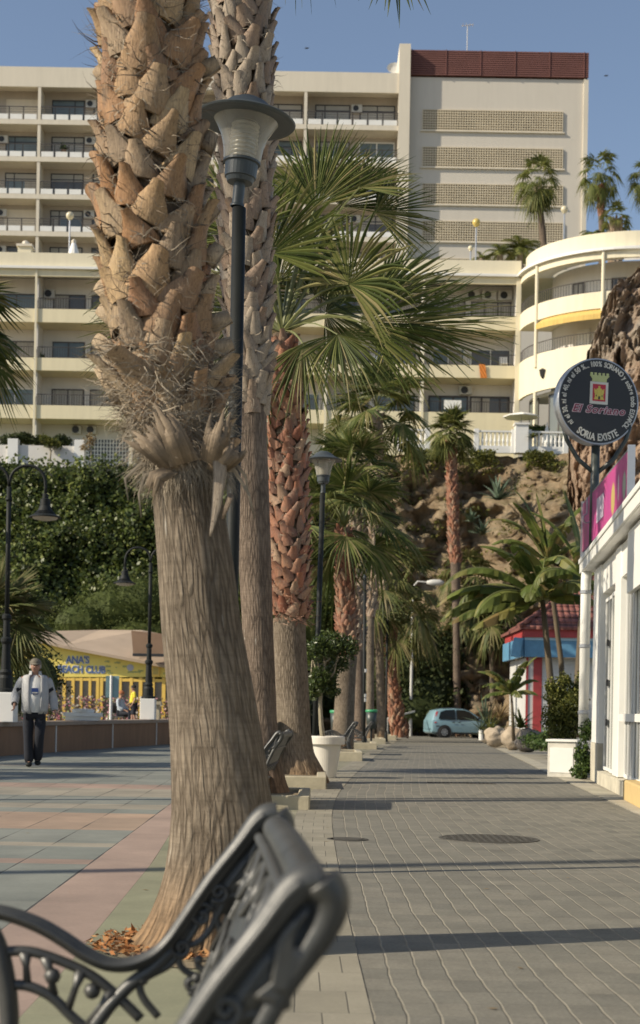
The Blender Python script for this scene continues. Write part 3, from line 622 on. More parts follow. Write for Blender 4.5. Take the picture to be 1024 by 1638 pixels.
def trunk_mat(name, tan, dark, warm, su=34, sv=5.5):
    m, t, b = new_mat(name); n = N(t); uv = n.coord('UV'); s = n.sep(uv)
    wv = n.m('MULTIPLY', n.m('SUBTRACT', n.noise(n.map(uv, (9, 3, 1)), 1.0, 4, .6), .5), .028)
    uu = n.m('ADD', s[0], wv); vc = n.comb(n.m('MULTIPLY', uu, su), n.m('MULTIPLY', s[1], sv))
    vo = t.nodes.new('ShaderNodeTexVoronoi'); vo.feature = 'DISTANCE_TO_EDGE'; vo.inputs['Scale'].default_value = 1.0; t.links.new(vc, vo.inputs['Vector'])
    crk = n.m('SUBTRACT', 1.0, n.m('MULTIPLY', vo.outputs['Distance'], 4.2), clamp=True)
    fis = n.noise(n.comb(n.m('MULTIPLY', uu, su * 2.2), n.m('MULTIPLY', s[1], sv * 1.8)), 1.0, 5, .65)
    ring = n.noise(n.comb(n.m('MULTIPLY', s[0], 2.5), n.m('MULTIPLY', s[1], 45)), 1.0, 4, .7)
    big = n.noise(uv, 1.6, 5, .6)
    f = n.m('ADD', n.m('MULTIPLY', crk, n.m('MULTIPLY_ADD', big, 1.6, -.15, clamp=True)), n.m('MULTIPLY_ADD', fis, -1.6, .9, clamp=True), clamp=True)
    c0 = n.mix(n.m('MULTIPLY_ADD', big, 2.4, -.75, clamp=True), tan, C(tan, .72))
    c0 = n.mix(n.m('SUBTRACT', 1.0, n.m('MULTIPLY', s[1], 2.3), clamp=True), c0, warm)
    c0 = n.mix(1.0, c0, n.ramp(ring, [(.25, (.80, .79, .78)), (.6, (1.06, 1.06, 1.06))]), 'MULTIPLY')
    c0 = n.mix(n.m('MULTIPLY', f, .85), c0, dark)
    # old whitish streaks running down the bark
    st = n.noise(n.comb(n.m('MULTIPLY', s[0], 30), n.m('MULTIPLY', s[1], 3.4)), 1.0, 4, .6)
    st = n.m('MULTIPLY', n.m('MULTIPLY_ADD', st, 14.0, -9.4, clamp=True), .75)
    c0 = n.mix(st, c0, (.55, .52, .45))
    t.links.new(c0, b.inputs['Base Color']); b.inputs['Roughness'].default_value = .9; b.inputs['Specular IOR Level'].default_value = .2
    h = n.m('SUBTRACT', n.m('MULTIPLY', ring, .45), n.m('MULTIPLY', f, 1.0)); n.bump(h, .9, .012, b); return m
MT['bark'] = trunk_mat('palm_bark', (.285, .232, .172), (.07, .052, .036), (.32, .20, .105))
MT['bark2'] = trunk_mat('palm_bark_brown', (.235, .18, .135), (.07, .052, .04), (.29, .17, .10), 26, 5)

# ------------------------------------------------------------ palms
def fan_leaf(mb, pb, base, az, el, Lp, R, nseg, rng, droop=.25, det=2, spread=None, bend=.25, roll=None):
    X0 = np.array([cos(az) * cos(el), sin(az) * cos(el), sin(el)]); Zd = np.array([0, 0, -1.0])
    base = np.array(base, float); ts = np.linspace(0, 1, 6 if det > 1 else 4)
    pp = [base + X0 * Lp * t_ + Zd * bend * Lp * t_ ** 2.2 for t_ in ts]
    hub = pp[-1]; X = pp[-1] - pp[-2]; X /= np.linalg.norm(X)
    Y = np.cross(X, -Zd); Y /= (np.linalg.norm(Y) + 1e-9); Nn = np.cross(Y, X) * -1
    if Nn[2] < 0: Nn = -Nn
    r_ = roll if roll is not None else rng.uniform(-.45, .45)
    Y, Nn = Y * cos(r_) + Nn * sin(r_), Nn * cos(r_) - Y * sin(r_)
    if det > 0:
        s_ = np.cross(X, Nn); wv = [.035, .028, .022, .018, .015, .012] if det > 1 else [.035, .028, .02, .015]
        n0 = []
        for p_, q_ in zip(pp, wv): n0 += [p_ - Y * q_, p_ + Nn * q_ * .6, p_ + Y * q_]
        k = len(pp); pb.add(n0, [(3 * i + j, 3 * i + (j + 1) % 3, 3 * i + 3 + (j + 1) % 3, 3 * i + 3 + j) for i in range(k - 1) for j in range(3)])
    spread = spread or rng.uniform(3.6, 4.7)
    a = np.linspace(-spread / 2, spread / 2, nseg); dl = spread / (2 * (nseg - 1))
    Ls = R * (1 - .28 * (np.abs(a) / (spread / 2)) ** 2) * rng.uniform(.9, 1.08, nseg)
    rs = R * rng.uniform(.36, .5, nseg)
    st = [.03, .55, 1.0, 1.45, 2.0] if det > 1 else ([.04, 1.0, 2.0] if det == 1 else [.05, 1.0, 2.0])
    D = np.cos(a)[:, None] * X + np.sin(a)[:, None] * Y
    D = D + Nn * (-.22 * np.cos(a * .5) ** 2 + .10 * np.abs(np.sin(a)))[:, None]
    D /= np.linalg.norm(D, axis=1)[:, None]
    S = -np.sin(a)[:, None] * X + np.cos(a)[:, None] * Y
    dr = droop * rng.uniform(.5, 1.5, nseg); sway = rng.uniform(-.12, .12, nseg)
    kinked = rng.random(nseg) < .18
    rows = []
    for s_ in st:
        if s_ <= 1: r = rs * s_; hw = r * dl * 1.05
        else: t_ = s_ - 1; r = rs + (Ls - rs) * t_; hw = rs * dl * (1 - t_ ** 1.4) + .0015 * R
        q = r / R; g = dr * R * q ** 2.6 + np.where(kinked, .35 * R * np.maximum(0, q - .7) , 0)
        ctr = hub + D * r[:, None] + Zd * g[:, None] + S * (sway * r * np.maximum(0, q - .4))[:, None]
        fo = (hw * .55 * (1 if s_ < 1.9 else 0))[:, None] * Nn
        rows.append(np.stack([ctr - S * hw[:, None] - fo * .5, ctr + fo, ctr + S * hw[:, None] - fo * .5], 1) if det > 0 else np.stack([ctr - S * hw[:, None], ctr + S * hw[:, None]], 1))
    W = 3 if det > 0 else 2; V = np.stack(rows, 1)        # seg, station, W, 3
    ns = len(st); f = []
    for i in range(nseg):
        o = i * ns * W
        for j in range(ns - 1):
            for k in range(W - 1): f.append((o + j * W + k, o + j * W + k + 1, o + (j + 1) * W + k + 1, o + (j + 1) * W + k))
    mb.add(V.reshape(-1, 3), f)

def crown(parent, top, nleaf, Lp, R, nseg, seed, det=2, m='fan', elmax=85, elmin=-35, droop=.25, dead=0, skip=None, names=('crown', 'leaf_stalks')):
    rng = np.random.default_rng(seed); mb, pb = MB(), MB()
    for i in range(nleaf):
        q = i / max(1, nleaf - 1); az = i * 2.39996 + rng.uniform(-.25, .25); el = radians(elmax + (elmin - elmax) * q ** .85 + rng.uniform(-9, 9))
        if skip and skip(az % (2 * pi), el): continue
        L = Lp * rng.uniform(.8, 1.15); fan_leaf(mb, pb, np.array(top) + np.array([0, 0, .25 * (1 - q)]), az, el, L, R * rng.uniform(.85, 1.12), nseg, rng, droop * (.6 + 1.2 * q), det, bend=.12 + .25 * q)
    build(names[0], mb, MT[m], parent)
    if det > 0: build(names[1], pb, MT['petiole'], parent)

def path_fn(rows):
    """rows of (z, x, y, r) with z rising"""
    R_ = np.array(rows)
    def f(z): return np.interp(z, R_[:, 0], R_[:, 1]), np.interp(z, R_[:, 0], R_[:, 2]), np.interp(z, R_[:, 0], R_[:, 3])
    return f
def px_rows(pts, d, wscale=1.0):
    """(pixel y, centre x, width) -> (z, x, y, r)"""
    out = []
    for (py, cx, w_) in pts:
        q = P(cx, py, d); out.append((q.z, q.x, d, w_ / 2 * d / FPX * wscale))
    return sorted(out)
def trunk_mesh(parent, f, z0, z1, m, n=40, dz=.06, flute=0., seed=0, name='trunk'):
    rng = random.Random(seed); nz = max(4, int((z1 - z0) / dz)); pts = []; uv = []
    r0 = f(z0 + .6)[2]
    for j in range(nz + 1):
        z = z0 + (z1 - z0) * j / nz; x, y, r = f(z)
        for k in range(n + 1):
            th = pi / 2 + 2 * pi * k / n; rr = r
            if flute:
                g = max(0, 1 - (z - z0) / .75) ** 1.6
                rr *= 1 + flute * g * (mnoise.noise(Vector((cos(th) * 3.2, sin(th) * 3.2, z * .6 + seed))) * .8 + .55 * mnoise.noise(Vector((cos(th) * 9, sin(th) * 9, z * 1.5))))
            rr *= 1 + .02 * mnoise.noise(Vector((cos(th) * 2, sin(th) * 2, z * 2.5 + seed)))
            pts.append((x + rr * cos(th), y + rr * sin(th), z)); uv.append((k / n * 2 * pi * r0, z))
    mb = MB(); mb.grid(pts, n + 1, nz + 1, flip=False)
    return build(name, mb, m, parent, smooth=True, uv=uv)
def boots(parent, f, z0, z1, size, m, seed, stick=.35, per=9, front=False, hres=4, name='leaf_bases', cut=True, dzf=.52, hk=(1.05, 1.7), wk=(.40, .56), tk=(.28, .5)):
    """spiral of old leaf bases: clasping, narrowing upwards, tips leaning out"""
    rng = random.Random(seed); mb = MB(); ce = MB(); z = z0; i = 0
    dz = size * dzf / per
    while z < z1:
        th = i * 2.39996 + rng.uniform(-.15, .15); i += 1; z += dz
        x, y, r = f(z)
        if front and sin(th) > .45: continue
        h = size * rng.uniform(hk[0], hk[1]); w0 = size * rng.uniform(*wk); w1 = w0 * rng.uniform(*tk)
        st = stick * rng.uniform(.5, 1.4); tilt = rng.uniform(-.55, .55); th_ = .012 + .02 * size
        nn = Vector((cos(th), sin(th), 0)); tt = Vector((-sin(th), cos(th), 0)); up = Vector((0, 0, 1)) * cos(tilt) + tt * sin(tilt); sd = nn.cross(up) * -1
        vs = []; M_ = 5; K = hres
        for side in (0, 1):
            for j in range(K + 1):
                s = j / K; hw = w0 * (1 - s) ** 1.2 + w1 * (1 - (1 - s) ** 1.2)
                hw *= (1 + .25 * sin(pi * min(1, s * 1.2)))
                off = r - .02 + size * .10 + st * size * s ** 1.8 + (-.03 * size if s < .1 else 0)
                for k in range(M_):
                    q = (k / (M_ - 1)) * 2 - 1; cv = (1 - q * q) * hw * .34 - abs(q) ** 2 * hw * hw / (2 * max(r, .05))
                    p_ = Vector((x, y, z)) + nn * (off + cv - side * th_ * (1 + s)) + up * (s * h - h * .35 + rng.uniform(-.02, .02) * size * (j == K)) + sd * (hw * q)
                    vs.append(tuple(p_))
        n1 = (K + 1) * M_; fs = []
        for j in range(K):
            for k in range(M_ - 1):
                a = j * M_ + k; fs.append((a, a + 1, a + M_ + 1, a + M_)); fs.append((n1 + a + 1, n1 + a, n1 + a + M_, n1 + a + M_ + 1))
        for j in range(K):
            a = j * M_; fs.append((a + M_, n1 + a + M_, n1 + a, a)); a = j * M_ + M_ - 1; fs.append((a, n1 + a, n1 + a + M_, a + M_))
        mb.add(vs, fs)
        if cut:
            a = K * M_; top = [Vector(v) for v in vs[a:a + M_]] + [Vector(v) for v in vs[n1 + a:n1 + a + M_][::-1]]
            ce.add([tuple(v + Vector((0, 0, .001))) for v in top], [tuple(range(len(top)))])
    o = build(name, mb, m, parent, smooth=True)
    if cut and ce.v: build('cut_ends', ce, MT['cutend'], o)
    return o
def fibres(parent, f, z0, z1, n, L, wdt, seed, out=.06, hang=0., front=True, name='fibres', m=None, curl=.5):
    rng = np.random.default_rng(seed); mb = MB(); V = []; F = []
    for i in range(n):
        z = rng.uniform(z0, z1); th = rng.uniform(-pi * 1.05, .05 * pi) if front else rng.uniform(0, 2 * pi)
        x, y, r = f(z); p = np.array([x + cos(th) * (r + out * rng.random()), y + sin(th) * (r + out * rng.random()), z])
        nn = np.array([cos(th), sin(th), 0]); tt = np.array([-sin(th), cos(th), 0]); l = L * rng.uniform(.4, 1.4)
        d = nn * rng.uniform(.2, .9) + tt * rng.uniform(-1, 1) + np.array([0, 0, rng.uniform(-.8, .8) - hang]); d /= np.linalg.norm(d)
        w_ = wdt * rng.uniform(.5, 1.6); b = len(V); k = 5; sd = np.cross(d, nn); sd /= (np.linalg.norm(sd) + 1e-9)
        cv = rng.normal(0, curl, 3)
        for j in range(k):
            V.append(p - sd * w_ * (1 - j / (k - .5))); V.append(p + sd * w_ * (1 - j / (k - .5)))
            p = p + d * l / (k - 1); d = d + cv * .35 + np.array([0, 0, -hang * .35]) + rng.normal(0, curl * .25, 3); d /= np.linalg.norm(d)
        F += [(b + 2 * j, b + 2 * j + 1, b + 2 * j + 3, b + 2 * j + 2) for j in range(k - 1)]
    mb.add(V, F); return build(name, mb, m or MT['fibre'], parent)

# --- the big leaning palm by the bench
dA = 6.55; rowsA = px_rows([(1515, 331, 236), (1495, 337, 214), (1465, 343, 196), (1430, 350, 186), (1390, 357, 180), (1350, 359, 174), (1300, 357, 164), (1200, 348, 150), (1100, 336, 139), (1000, 322, 128), (900, 313, 122), (800, 301, 112), (740, 297, 108), (700, 288, 112), (650, 274, 128), (600, 264, 142), (500, 257, 150), (400, 246, 150), (300, 243, 146), (100, 240, 142), (0, 240, 142), (-400, 238, 128), (-1150, 236, 104)], dA)
fA = path_fn(rowsA)
PA = thing('fan_palm', (fA(0)[0], dA, 0), 'thick leaning palm nearest the bench, fissured grey trunk below shaggy tan leaf bases', 'palm tree', 'palms along the promenade')
trunk_mesh(PA, fA, .0, P(300, 735, dA).z + .1, MT['bark'], 96, .025, .34, 3)
zb = P(300, 745, dA).z; zc = P(0, 560, dA).z; ztop = P(236, -1150, dA).z
fAi = lambda z: (fA(z)[0], fA(z)[1], fA(z)[2] * .93)
trunk_mesh(PA, fAi, zb, ztop, MT['fibremat'], 24, .2, 0, 5, name='trunk_core')
b_ = boots(PA, fA, zc - .25, ztop - .9, .175, MT['boot'], 11, .36, 10, True, 6, dzf=.80, hk=(.8, 1.2), wk=(.46, .62), tk=(.2, .4))
fib = fibres(PA, fA, zc - .3, 4.7, 1500, .09, .002, 12, .03, 0, True, curl=.9); fibres(PA, fA, zc, 4.7, 450, .14, .003, 13, .02, 0, True, 'matted_fibres', MT['fibredark'], 1.3)
fibres(PA, fA, P(300, 775, dA).z, P(300, 738, dA).z, 700, .12, .0017, 25, .06, 1.3, True, 'hanging_fringe', curl=.35)
b_ = boots(PA, fA, zb + .22, zc - .15, .17, MT['boot_low'], 14, .80, 9, True, 6, dzf=.75, hk=(.9, 1.5), wk=(.42, .56)); fibres(PA, fA, zb + .1, zc, 1300, .12, .0022, 18, .10, 0, True, curl=.8)
fibres(PA, fA, zb - .03, zb + .24, 1700, .12, .0016, 15, .05, .7, True, 'frayed_skirt', curl=.3)
# wide torn sheaths hanging at the lower end of the leaf bases
def sheath(parent, pts, wd, m, name='torn_sheath', thick=.006, curl=.16):
    """thin curved strip along pts with half width wd, hollow across"""
    mb = MB(); P_ = [Vector(p) for p in pts]; n = len(P_); vs = []
    for side in (0, 1):
        for i, p in enumerate(P_):
            t_ = (P_[min(i + 1, n - 1)] - P_[max(i - 1, 0)]).normalized(); sd = t_.cross(Vector((0, -1, 0))).normalized(); no = sd.cross(t_)
            if no.y > 0: no = -no
            for k in range(7):
                q = k / 3 - 1; vs.append(tuple(p + sd * q * wd[i] + no * ((1 - q * q) * wd[i] * curl - side * thick)))
    n1 = n * 7; fs = []
    for i in range(n - 1):
        for k in range(6): a = i * 7 + k; fs += [(a, a + 1, a + 8, a + 7), (n1 + a + 1, n1 + a, n1 + a + 7, n1 + a + 8)]
        for a in (i * 7, i * 7 + 6): fs.append((a, a + 7, n1 + a + 7, n1 + a))
    fs += [tuple([0] + [n1 + k for k in range(7)] + list(range(6, 0, -1))), tuple([n1 - 7 + k for k in range(7)] + [2 * n1 - 1 - k for k in range(7)])]
    mb.add(vs, fs); return build(name, mb, m, parent, smooth=True)
def pxs(l, d): return [P(x, y, d) for x, y in l]
sheath(PA, pxs([(350, 712), (352, 760), (346, 810), (338, 848), (336, 858)], dA - .24), [.030, .028, .020, .008, .004], MT['boot_grey'])
sheath(PA, pxs([(370, 790), (362, 812), (356, 830)], dA - .2), [.012, .012, .004], MT['boot_grey'])
MT['sheath'] = mat('striated_sheath', (.27, .20, .13), .75, .35, 14., .6, 40, .006, isl=.45)
sr = random.Random(8)
def split_sheath(foot, tips, n, w_, dy):
    """broad old leaf base split into many narrow strips between two outer edges"""
    mb = MB(); f0, f1 = foot; (a0, a1), (b0, b1) = tips
    for i in range(n):
        q = (i + .5) / n + sr.uniform(-.03, .03); L = sr.choice([.35, .6, .8, 1.0]) * sr.uniform(.8, 1.1)
        F_ = Vector((f0[0] + (f1[0] - f0[0]) * q, f0[1] + (f1[1] - f0[1]) * q, 0)); Mi = Vector((a0[0] + (b0[0] - a0[0]) * q, a0[1] + (b0[1] - a0[1]) * q, 0)); T_ = Vector((a1[0] + (b1[0] - a1[0]) * q, a1[1] + (b1[1] - a1[1]) * q, 0)); T_ = Mi.lerp(T_, L); bow = (1 - (2 * q - 1) ** 2) * .05
        c_ = [P(F_.x, F_.y, dA - dy), P((F_.x + Mi.x) / 2, (F_.y + Mi.y) / 2, dA - dy - .02 - bow), P(Mi.x, Mi.y, dA - dy - .04 - bow), P((T_.x + Mi.x) / 2, (T_.y + Mi.y) / 2, dA - dy - .05 - bow * .6), P(T_.x, T_.y, dA - dy - .05 + sr.uniform(-.015, .015))]
        vs = []; ws = [.6, 1.0, 1.1, .9, .25]
        for k, c in enumerate(c_):
            t_ = (c_[min(k + 1, 4)] - c_[max(k - 1, 0)]).normalized(); sd = t_.cross(Vector((0, -1, 0))).normalized(); h = w_ * ws[k]; vs += [tuple(c - sd * h), tuple(c + Vector((0, -h * .5, 0))), tuple(c + sd * h)]
        mb.add(vs, [(3 * k + j, 3 * k + j + 1, 3 * k + j + 4, 3 * k + j + 3) for k in range(4) for j in range(2)])
    return build('torn_sheath', mb, MT['sheath'], PA, smooth=True)
split_sheath(((262, 752), (305, 752)), (((228, 722), (190, 700)), ((262, 690), (250, 672))), 15, .011, .20)
split_sheath(((272, 748), (318, 735)), (((262, 700), (236, 655)), ((292, 690), (262, 640))), 12, .013, .235)
split_sheath(((322, 735), (352, 750)), (((330, 700), (338, 655)), ((362, 705), (378, 650))), 10, .012, .215)
boots(PA, fA, zb - .02, zb + .26, .17, MT['boot_low'], 16, .55, 9, True, 6, dzf=.7, hk=(.9, 1.4), wk=(.45, .6))
split_sheath(((330, 750), (362, 755)), (((350, 720), (352, 690)), ((385, 735), (398, 720))), 12, .010, .18)
split_sheath(((262, 748), (285, 756)), (((240, 756), (228, 790)), ((262, 770), (255, 812))), 9, .007, .22)
for q in [((330, 745), (372, 735), (392, 760), (400, 800)), ((335, 750), (375, 752), (398, 790), (408, 830)), ((260, 745), (225, 742), (200, 765), (205, 800)), ((265, 750), (232, 760), (222, 790), (226, 828))]:
    sheath(PA, pxs(q, dA - .15), [.012, .010, .006, .002], MT['fibre'], 'hanging_fibre', .002)
for (x0, y0, x1, y1) in ((195, 640, 158, 585), (205, 610, 160, 578), (190, 570, 152, 540), (215, 660, 170, 600), (200, 520, 158, 492), (195, 480, 155, 455), (330, 420, 352, 392), (325, 520, 368, 505), (330, 560, 372, 548), (320, 350, 345, 330), (325, 240, 340, 212), (185, 250, 158, 225), (180, 130, 155, 108), (320, 110, 348, 98)):
    sheath(PA, pxs([(x0, y0), ((x0 * .55 + x1 * .45), (y0 * .5 + y1 * .5) + 3), (x1, y1)], dA - .02), [.045, .038, .028], MT['boot_low'] if y0 > 380 else MT['boot'], 'cut_stub', .025, .6)
crown(PA, (fA(ztop)[0], dA, ztop), 30, 1.0, 1.15, 34, 21, 1, elmin=-20, droop=.2)
# --- second palm
dB = 17.2; rowsB = px_rows([(1292, 424, 92), (1275, 427, 76), (1250, 426, 60), (1220, 424, 52), (1150, 419, 48), (1000, 412, 50), (900, 408, 52), (800, 404, 54), (700, 403, 48), (650, 402, 50), (600, 400, 60), (500, 396, 66), (400, 392, 74), (300, 394, 74), (200, 392, 76), (100, 389, 86), (0, 386, 88), (-150, 383, 84), (-560, 380, 70)], dB)
fB = path_fn(rowsB)
PB = thing('fan_palm', (fB(0)[0], dB, 0), 'tall palm just behind the big leaning one, brown ringed trunk and grey-tan leaf bases', 'palm tree', 'palms along the promenade')
trunk_mesh(PB, fB, .0, P(402, 640, dB).z, MT['bark2'], 56, .05, .25, 8); ztop = P(380, -560, dB).z
trunk_mesh(PB, lambda z: (fB(z)[0], fB(z)[1], fB(z)[2] * .9), P(402, 645, dB).z, ztop, MT['fibremat'], 16, .3, name='trunk_core')
boots(PB, fB, P(402, 655, dB).z, P(0, -220, dB).z, .22, MT['boot_grey'], 31, .38, 9, True, 5, dzf=.75, hk=(.95, 1.6)); fibres(PB, fB, P(402, 660, dB).z, P(0, -60, dB).z, 900, .16, .004, 32, .06, curl=.8)
crown(PB, (fB(ztop)[0], dB, ztop), 40, 1.3, 1.3, 30, 33, 1, elmin=-42, droop=.35)
# one old leaf hangs low enough for its tips to enter the top of the picture
mb, pb = MB(), MB(); HL = (np.array(P(380, -545, dB)), P(632, -78, dB - 1.2))

# --- third palm, red leaf bases and the big green crown
dC = 21.8; rowsC = px_rows([(1245, 483, 84), (1228, 479, 72), (1205, 473, 60), (1170, 470, 55), (1100, 467, 54), (1010, 463, 52), (985, 464, 54), (900, 463, 56), (800, 462, 56), (700, 460, 56), (600, 455, 48), (560, 453, 44), (520, 452, 30), (480, 452, 14)], dC)
fC = path_fn(rowsC)
PC = thing('fan_palm', (fC(0)[0], dC, 0), 'palm with rust-red leaf bases and the broad green crown spreading behind the first lamp post', 'palm tree', 'palms along the promenade')
trunk_mesh(PC, fC, .0, P(463, 990, dC).z, MT['bark'], 56, .05, .22, 9); ztop = P(452, 535, dC).z
trunk_mesh(PC, lambda z: (fC(z)[0], fC(z)[1], fC(z)[2] * .9), P(463, 995, dC).z, ztop, MT['fibremat'], 16, .3, name='trunk_core')
boots(PC, fC, P(463, 985, dC).z, ztop - .1, .19, MT['boot_red'], 41, .40, 8, True, 5, dzf=.62, hk=(.8, 1.25)); fibres(PC, fC, P(463, 1000, dC).z, P(463, 940, dC).z, 300, .14, .005, 42, .08, .1, m=MT['boot_red'])
fibres(PC, fC, P(463, 940, dC).z, ztop, 600, .10, .004, 43, .05)
def fan_at(mb, pb, c, hub, ang, spread, R, rng, droop=.15, nseg=46, flatness=.25, el=0.):
    """a leaf whose blade is placed by its hub, its direction ang in the x-z plane, facing the street"""
    c, hub = np.array(c, float), np.array(hub, float); v = hub - c; Lp = np.linalg.norm(v)
    ts = np.linspace(0, 1, 6); bow = np.array([0, 0, 1.]) * Lp * .12
    pp = [c + v * t_ + bow * sin(pi * t_) for t_ in ts]; X = np.array([cos(ang), el, sin(ang)]); X /= np.linalg.norm(X)
    Y = np.array([-sin(ang), flatness, cos(ang)]); Y -= X * Y.dot(X); Y /= np.linalg.norm(Y); Nn = np.cross(X, Y)
    if Nn[1] > 0: Nn = -Nn
    n0 = []
    for p_, q_ in zip(pp, [.035, .03, .026, .022, .018, .014]): n0 += [p_ - Y * q_, p_ + Nn * q_ * .6, p_ + Y * q_]
    pb.add(n0, [(3 * i + j, 3 * i + (j + 1) % 3, 3 * i + 3 + (j + 1) % 3, 3 * i + 3 + j) for i in range(5) for j in range(3)])
    a = np.linspace(-spread / 2, spread / 2, nseg); dl = spread / (2 * (nseg - 1))
    Ls = R * (1 - .22 * (np.abs(a) / (spread / 2)) ** 2) * rng.uniform(.9, 1.06, nseg); rs = R * rng.uniform(.40, .52, nseg)
    D = np.cos(a)[:, None] * X + np.sin(a)[:, None] * Y + Nn * (rng.uniform(-.05, .05, nseg) + .12 * np.abs(a) / spread)[:, None]; D /= np.linalg.norm(D, axis=1)[:, None]
    S = -np.sin(a)[:, None] * X + np.cos(a)[:, None] * Y; dr = droop * rng.uniform(.3, 1.6, nseg); sway = rng.uniform(-.12, .12, nseg); kk = rng.random(nseg) < .15
    rows = []
    for s_ in (.03, .5, 1.0, 1.35, 1.7, 2.0):
        if s_ <= 1: r = rs * s_; hw = r * dl * 1.04
        else: t_ = s_ - 1; r = rs + (Ls - rs) * t_; hw = rs * dl * (1 - t_ ** 1.3) + .0015 * R
        q = r / R; g = dr * R * q ** 2.6 + np.where(kk, .5 * R * np.maximum(0, q - .72), 0)
        ctr = hub + D * r[:, None] - np.array([0, 0, 1.]) * g[:, None] + S * (sway * r * np.maximum(0, q - .4))[:, None]; fo = (hw * .6 * (1 if s_ < 1.9 else 0))[:, None] * Nn
        rows.append(np.stack([ctr - S * hw[:, None] - fo * .5, ctr + fo, ctr + S * hw[:, None] - fo * .5], 1))
    V = np.stack(rows, 1); f = []
    for i in range(nseg):
        o = i * 18
        for j in range(5):
            for k in range(2): f.append((o + j * 3 + k, o + j * 3 + k + 1, o + (j + 1) * 3 + k + 1, o + (j + 1) * 3 + k))
    mb.add(V.reshape(-1, 3), f)
rng = np.random.default_rng(50); mb, pb = MB(), MB(); cC = P(452, 520, dC)
for (hx, hy, dd, ang, sp, RR, dp, el) in [
        (432, 405, -.5, 62, 3.5, 1.50, .08, -.2), (385, 380, -.6, 100, 3.4, 1.35, .08, -.1), (505, 330, .2, 80, 3.0, 1.35, .06, .1), (545, 330, .3, 62, 2.7, 1.15, .08, .2),
        (558, 455, -1.1, 62, 4.2, 1.30, .22, -.6), (575, 300, .0, 48, 2.8, 1.0, .12, .3), (520, 300, .4, 85, 3.0, 1.1, .1, .4), (600, 340, .1, 18, 2.6, 1.05, .10, .1), (575, 515, -.7, 4, 2.3, 1.70, .10, -.2), (632, 522, -.2, -2, 1.6, 1.75, .08, .0), (610, 470, .1, 22, 2.0, 1.3, .1, .1),
        (540, 535, -.9, -50, 3.4, 1.0, .30, -.5), (635, 525, -.4, -40, 3.0, .85, .35, -.4), (485, 550, -.6, -80, 3.0, .95, .30, -.2), (445, 450, .4, 100, 4.2, 1.3, .1, .3),
        (395, 500, .3, 150, 3.4, 1.25, .2, .2), (330, 430, .4, 175, 3.0, 1.2, .15, .2), (300, 520, .2, 190, 2.6, 1.55, .22, .0), (290, 450, .3, 172, 2.2, 1.4, .2, .1), (420, 590, -.3, 225, 3.0, 1.1, .3, -.2),
        (500, 470, .9, 60, 4.6, 1.3, .1, .8), (470, 400, 1.0, 85, 4.4, 1.3, .1, .8), (380, 340, .6, 120, 3.5, 1.2, .1, .5), (520, 500, 1.1, 10, 4.2, 1.3, .2, .7)]:
    fan_at(mb, pb, (cC.x, dC, cC.z - .1), P(hx, hy, dC + dd), radians(ang + rng.uniform(-10, 10)), sp * .92, RR, rng, dp, flatness=rng.uniform(.1, .8), el=el + rng.uniform(-.2, .2))
build('crown', mb, MT['fan'], PC); mbh, pbh = MB(), MB(); fan_at(mbh, pbh, HL[0], HL[1], radians(-92), 2.6, .66, rng, .1, 22); hl = build('hanging_leaf', mbh, MT['fan'], PB); build('leaf_stalk', pbh, MT['petiole'], hl); build('leaf_stalks', pb, MT['petiole'], PC)

# --- further palms of the row and of the slope
def palm(name, d, pts, ysm, top, nleaf, Lp, R, seed, label, nseg=26, det=1, bootm='boot_grey', m='fan_far', bsize=.26, group='palms along the promenade', elmin=-35, droop=.25, bark='bark', base=None):
    rows = px_rows(pts, d); f = path_fn(rows); z0 = base if base is not None else rows[0][0]
    z1 = rows[-1][0]; t_ = thing(name, (float(f(z0)[0]), d, z0), label, 'palm tree', group); zs_m = P(top[0], ysm, d).z
    if zs_m > z0 + .1: trunk_mesh(t_, f, z0 - .1, min(zs_m, z1), MT[bark], 20, .3, .1, seed)
    if zs_m < z1 - .2:
        trunk_mesh(t_, lambda z: (f(z)[0], f(z)[1], f(z)[2] * .85), max(z0 - .1, zs_m - .1), z1, MT['boot_grey'], 12, .4, name='trunk_core')
        boots(t_, lambda z: (f(z)[0], f(z)[1], f(z)[2] * .85), max(z0, zs_m), z1, bsize, MT[bootm], seed, .45, 8, True, 2, cut=False)
    c_ = P(top[0], top[1], d); crown(t_, (c_.x, d, c_.z), nleaf, Lp, R, nseg, seed + 1, det, m, elmin=elmin, droop=droop)
    return t_
palm('fan_palm', 40.5, [(1206, 546, 42), (1185, 548, 35), (1100, 553, 31), (1056, 556, 30), (1040, 556, 34), (950, 553, 32), (900, 552, 30), (850, 549, 24)], 1050, (549, 850), 20, 1.2, 1.25, 60, 'palm beside the white pot, slanting grey trunk and orange leaf bases under fans', 30, 2, 'boot_red', 'fan', .18, elmin=-12)
palm('fan_palm', 51, [(1189, 576, 27), (1175, 575, 21), (1100, 575, 18), (1040, 574, 17), (900, 573, 20), (770, 568, 16)], 1040, (560, 770), 20, 1.15, 1.25, 62, 'slim palm with a warm-brown trunk foot directly behind the slanting palm', 28, 1, m='fan', elmin=-10, bark='bark2')
palm('fan_palm', 56, [(1183, 592, 16), (1150, 592, 13), (985, 593, 12), (900, 599, 16), (800, 602, 16), (665, 604, 12)], 985, (602, 662), 22, 1.25, 1.25, 64, 'tallest palm of the far row, its crown level with the lowest yellow balconies', 26, 1, m='fan', elmin=-15)
palm('fan_palm', 61, [(1182, 612, 18), (1150, 610, 14), (1000, 606, 13), (930, 614, 15)], 985, (622, 938), 22, 1.4, 1.2, 66, 'far palm with a ringed pale trunk right of the third lamp post', 26, 1, m='fan_yellow', elmin=-35, droop=.35)
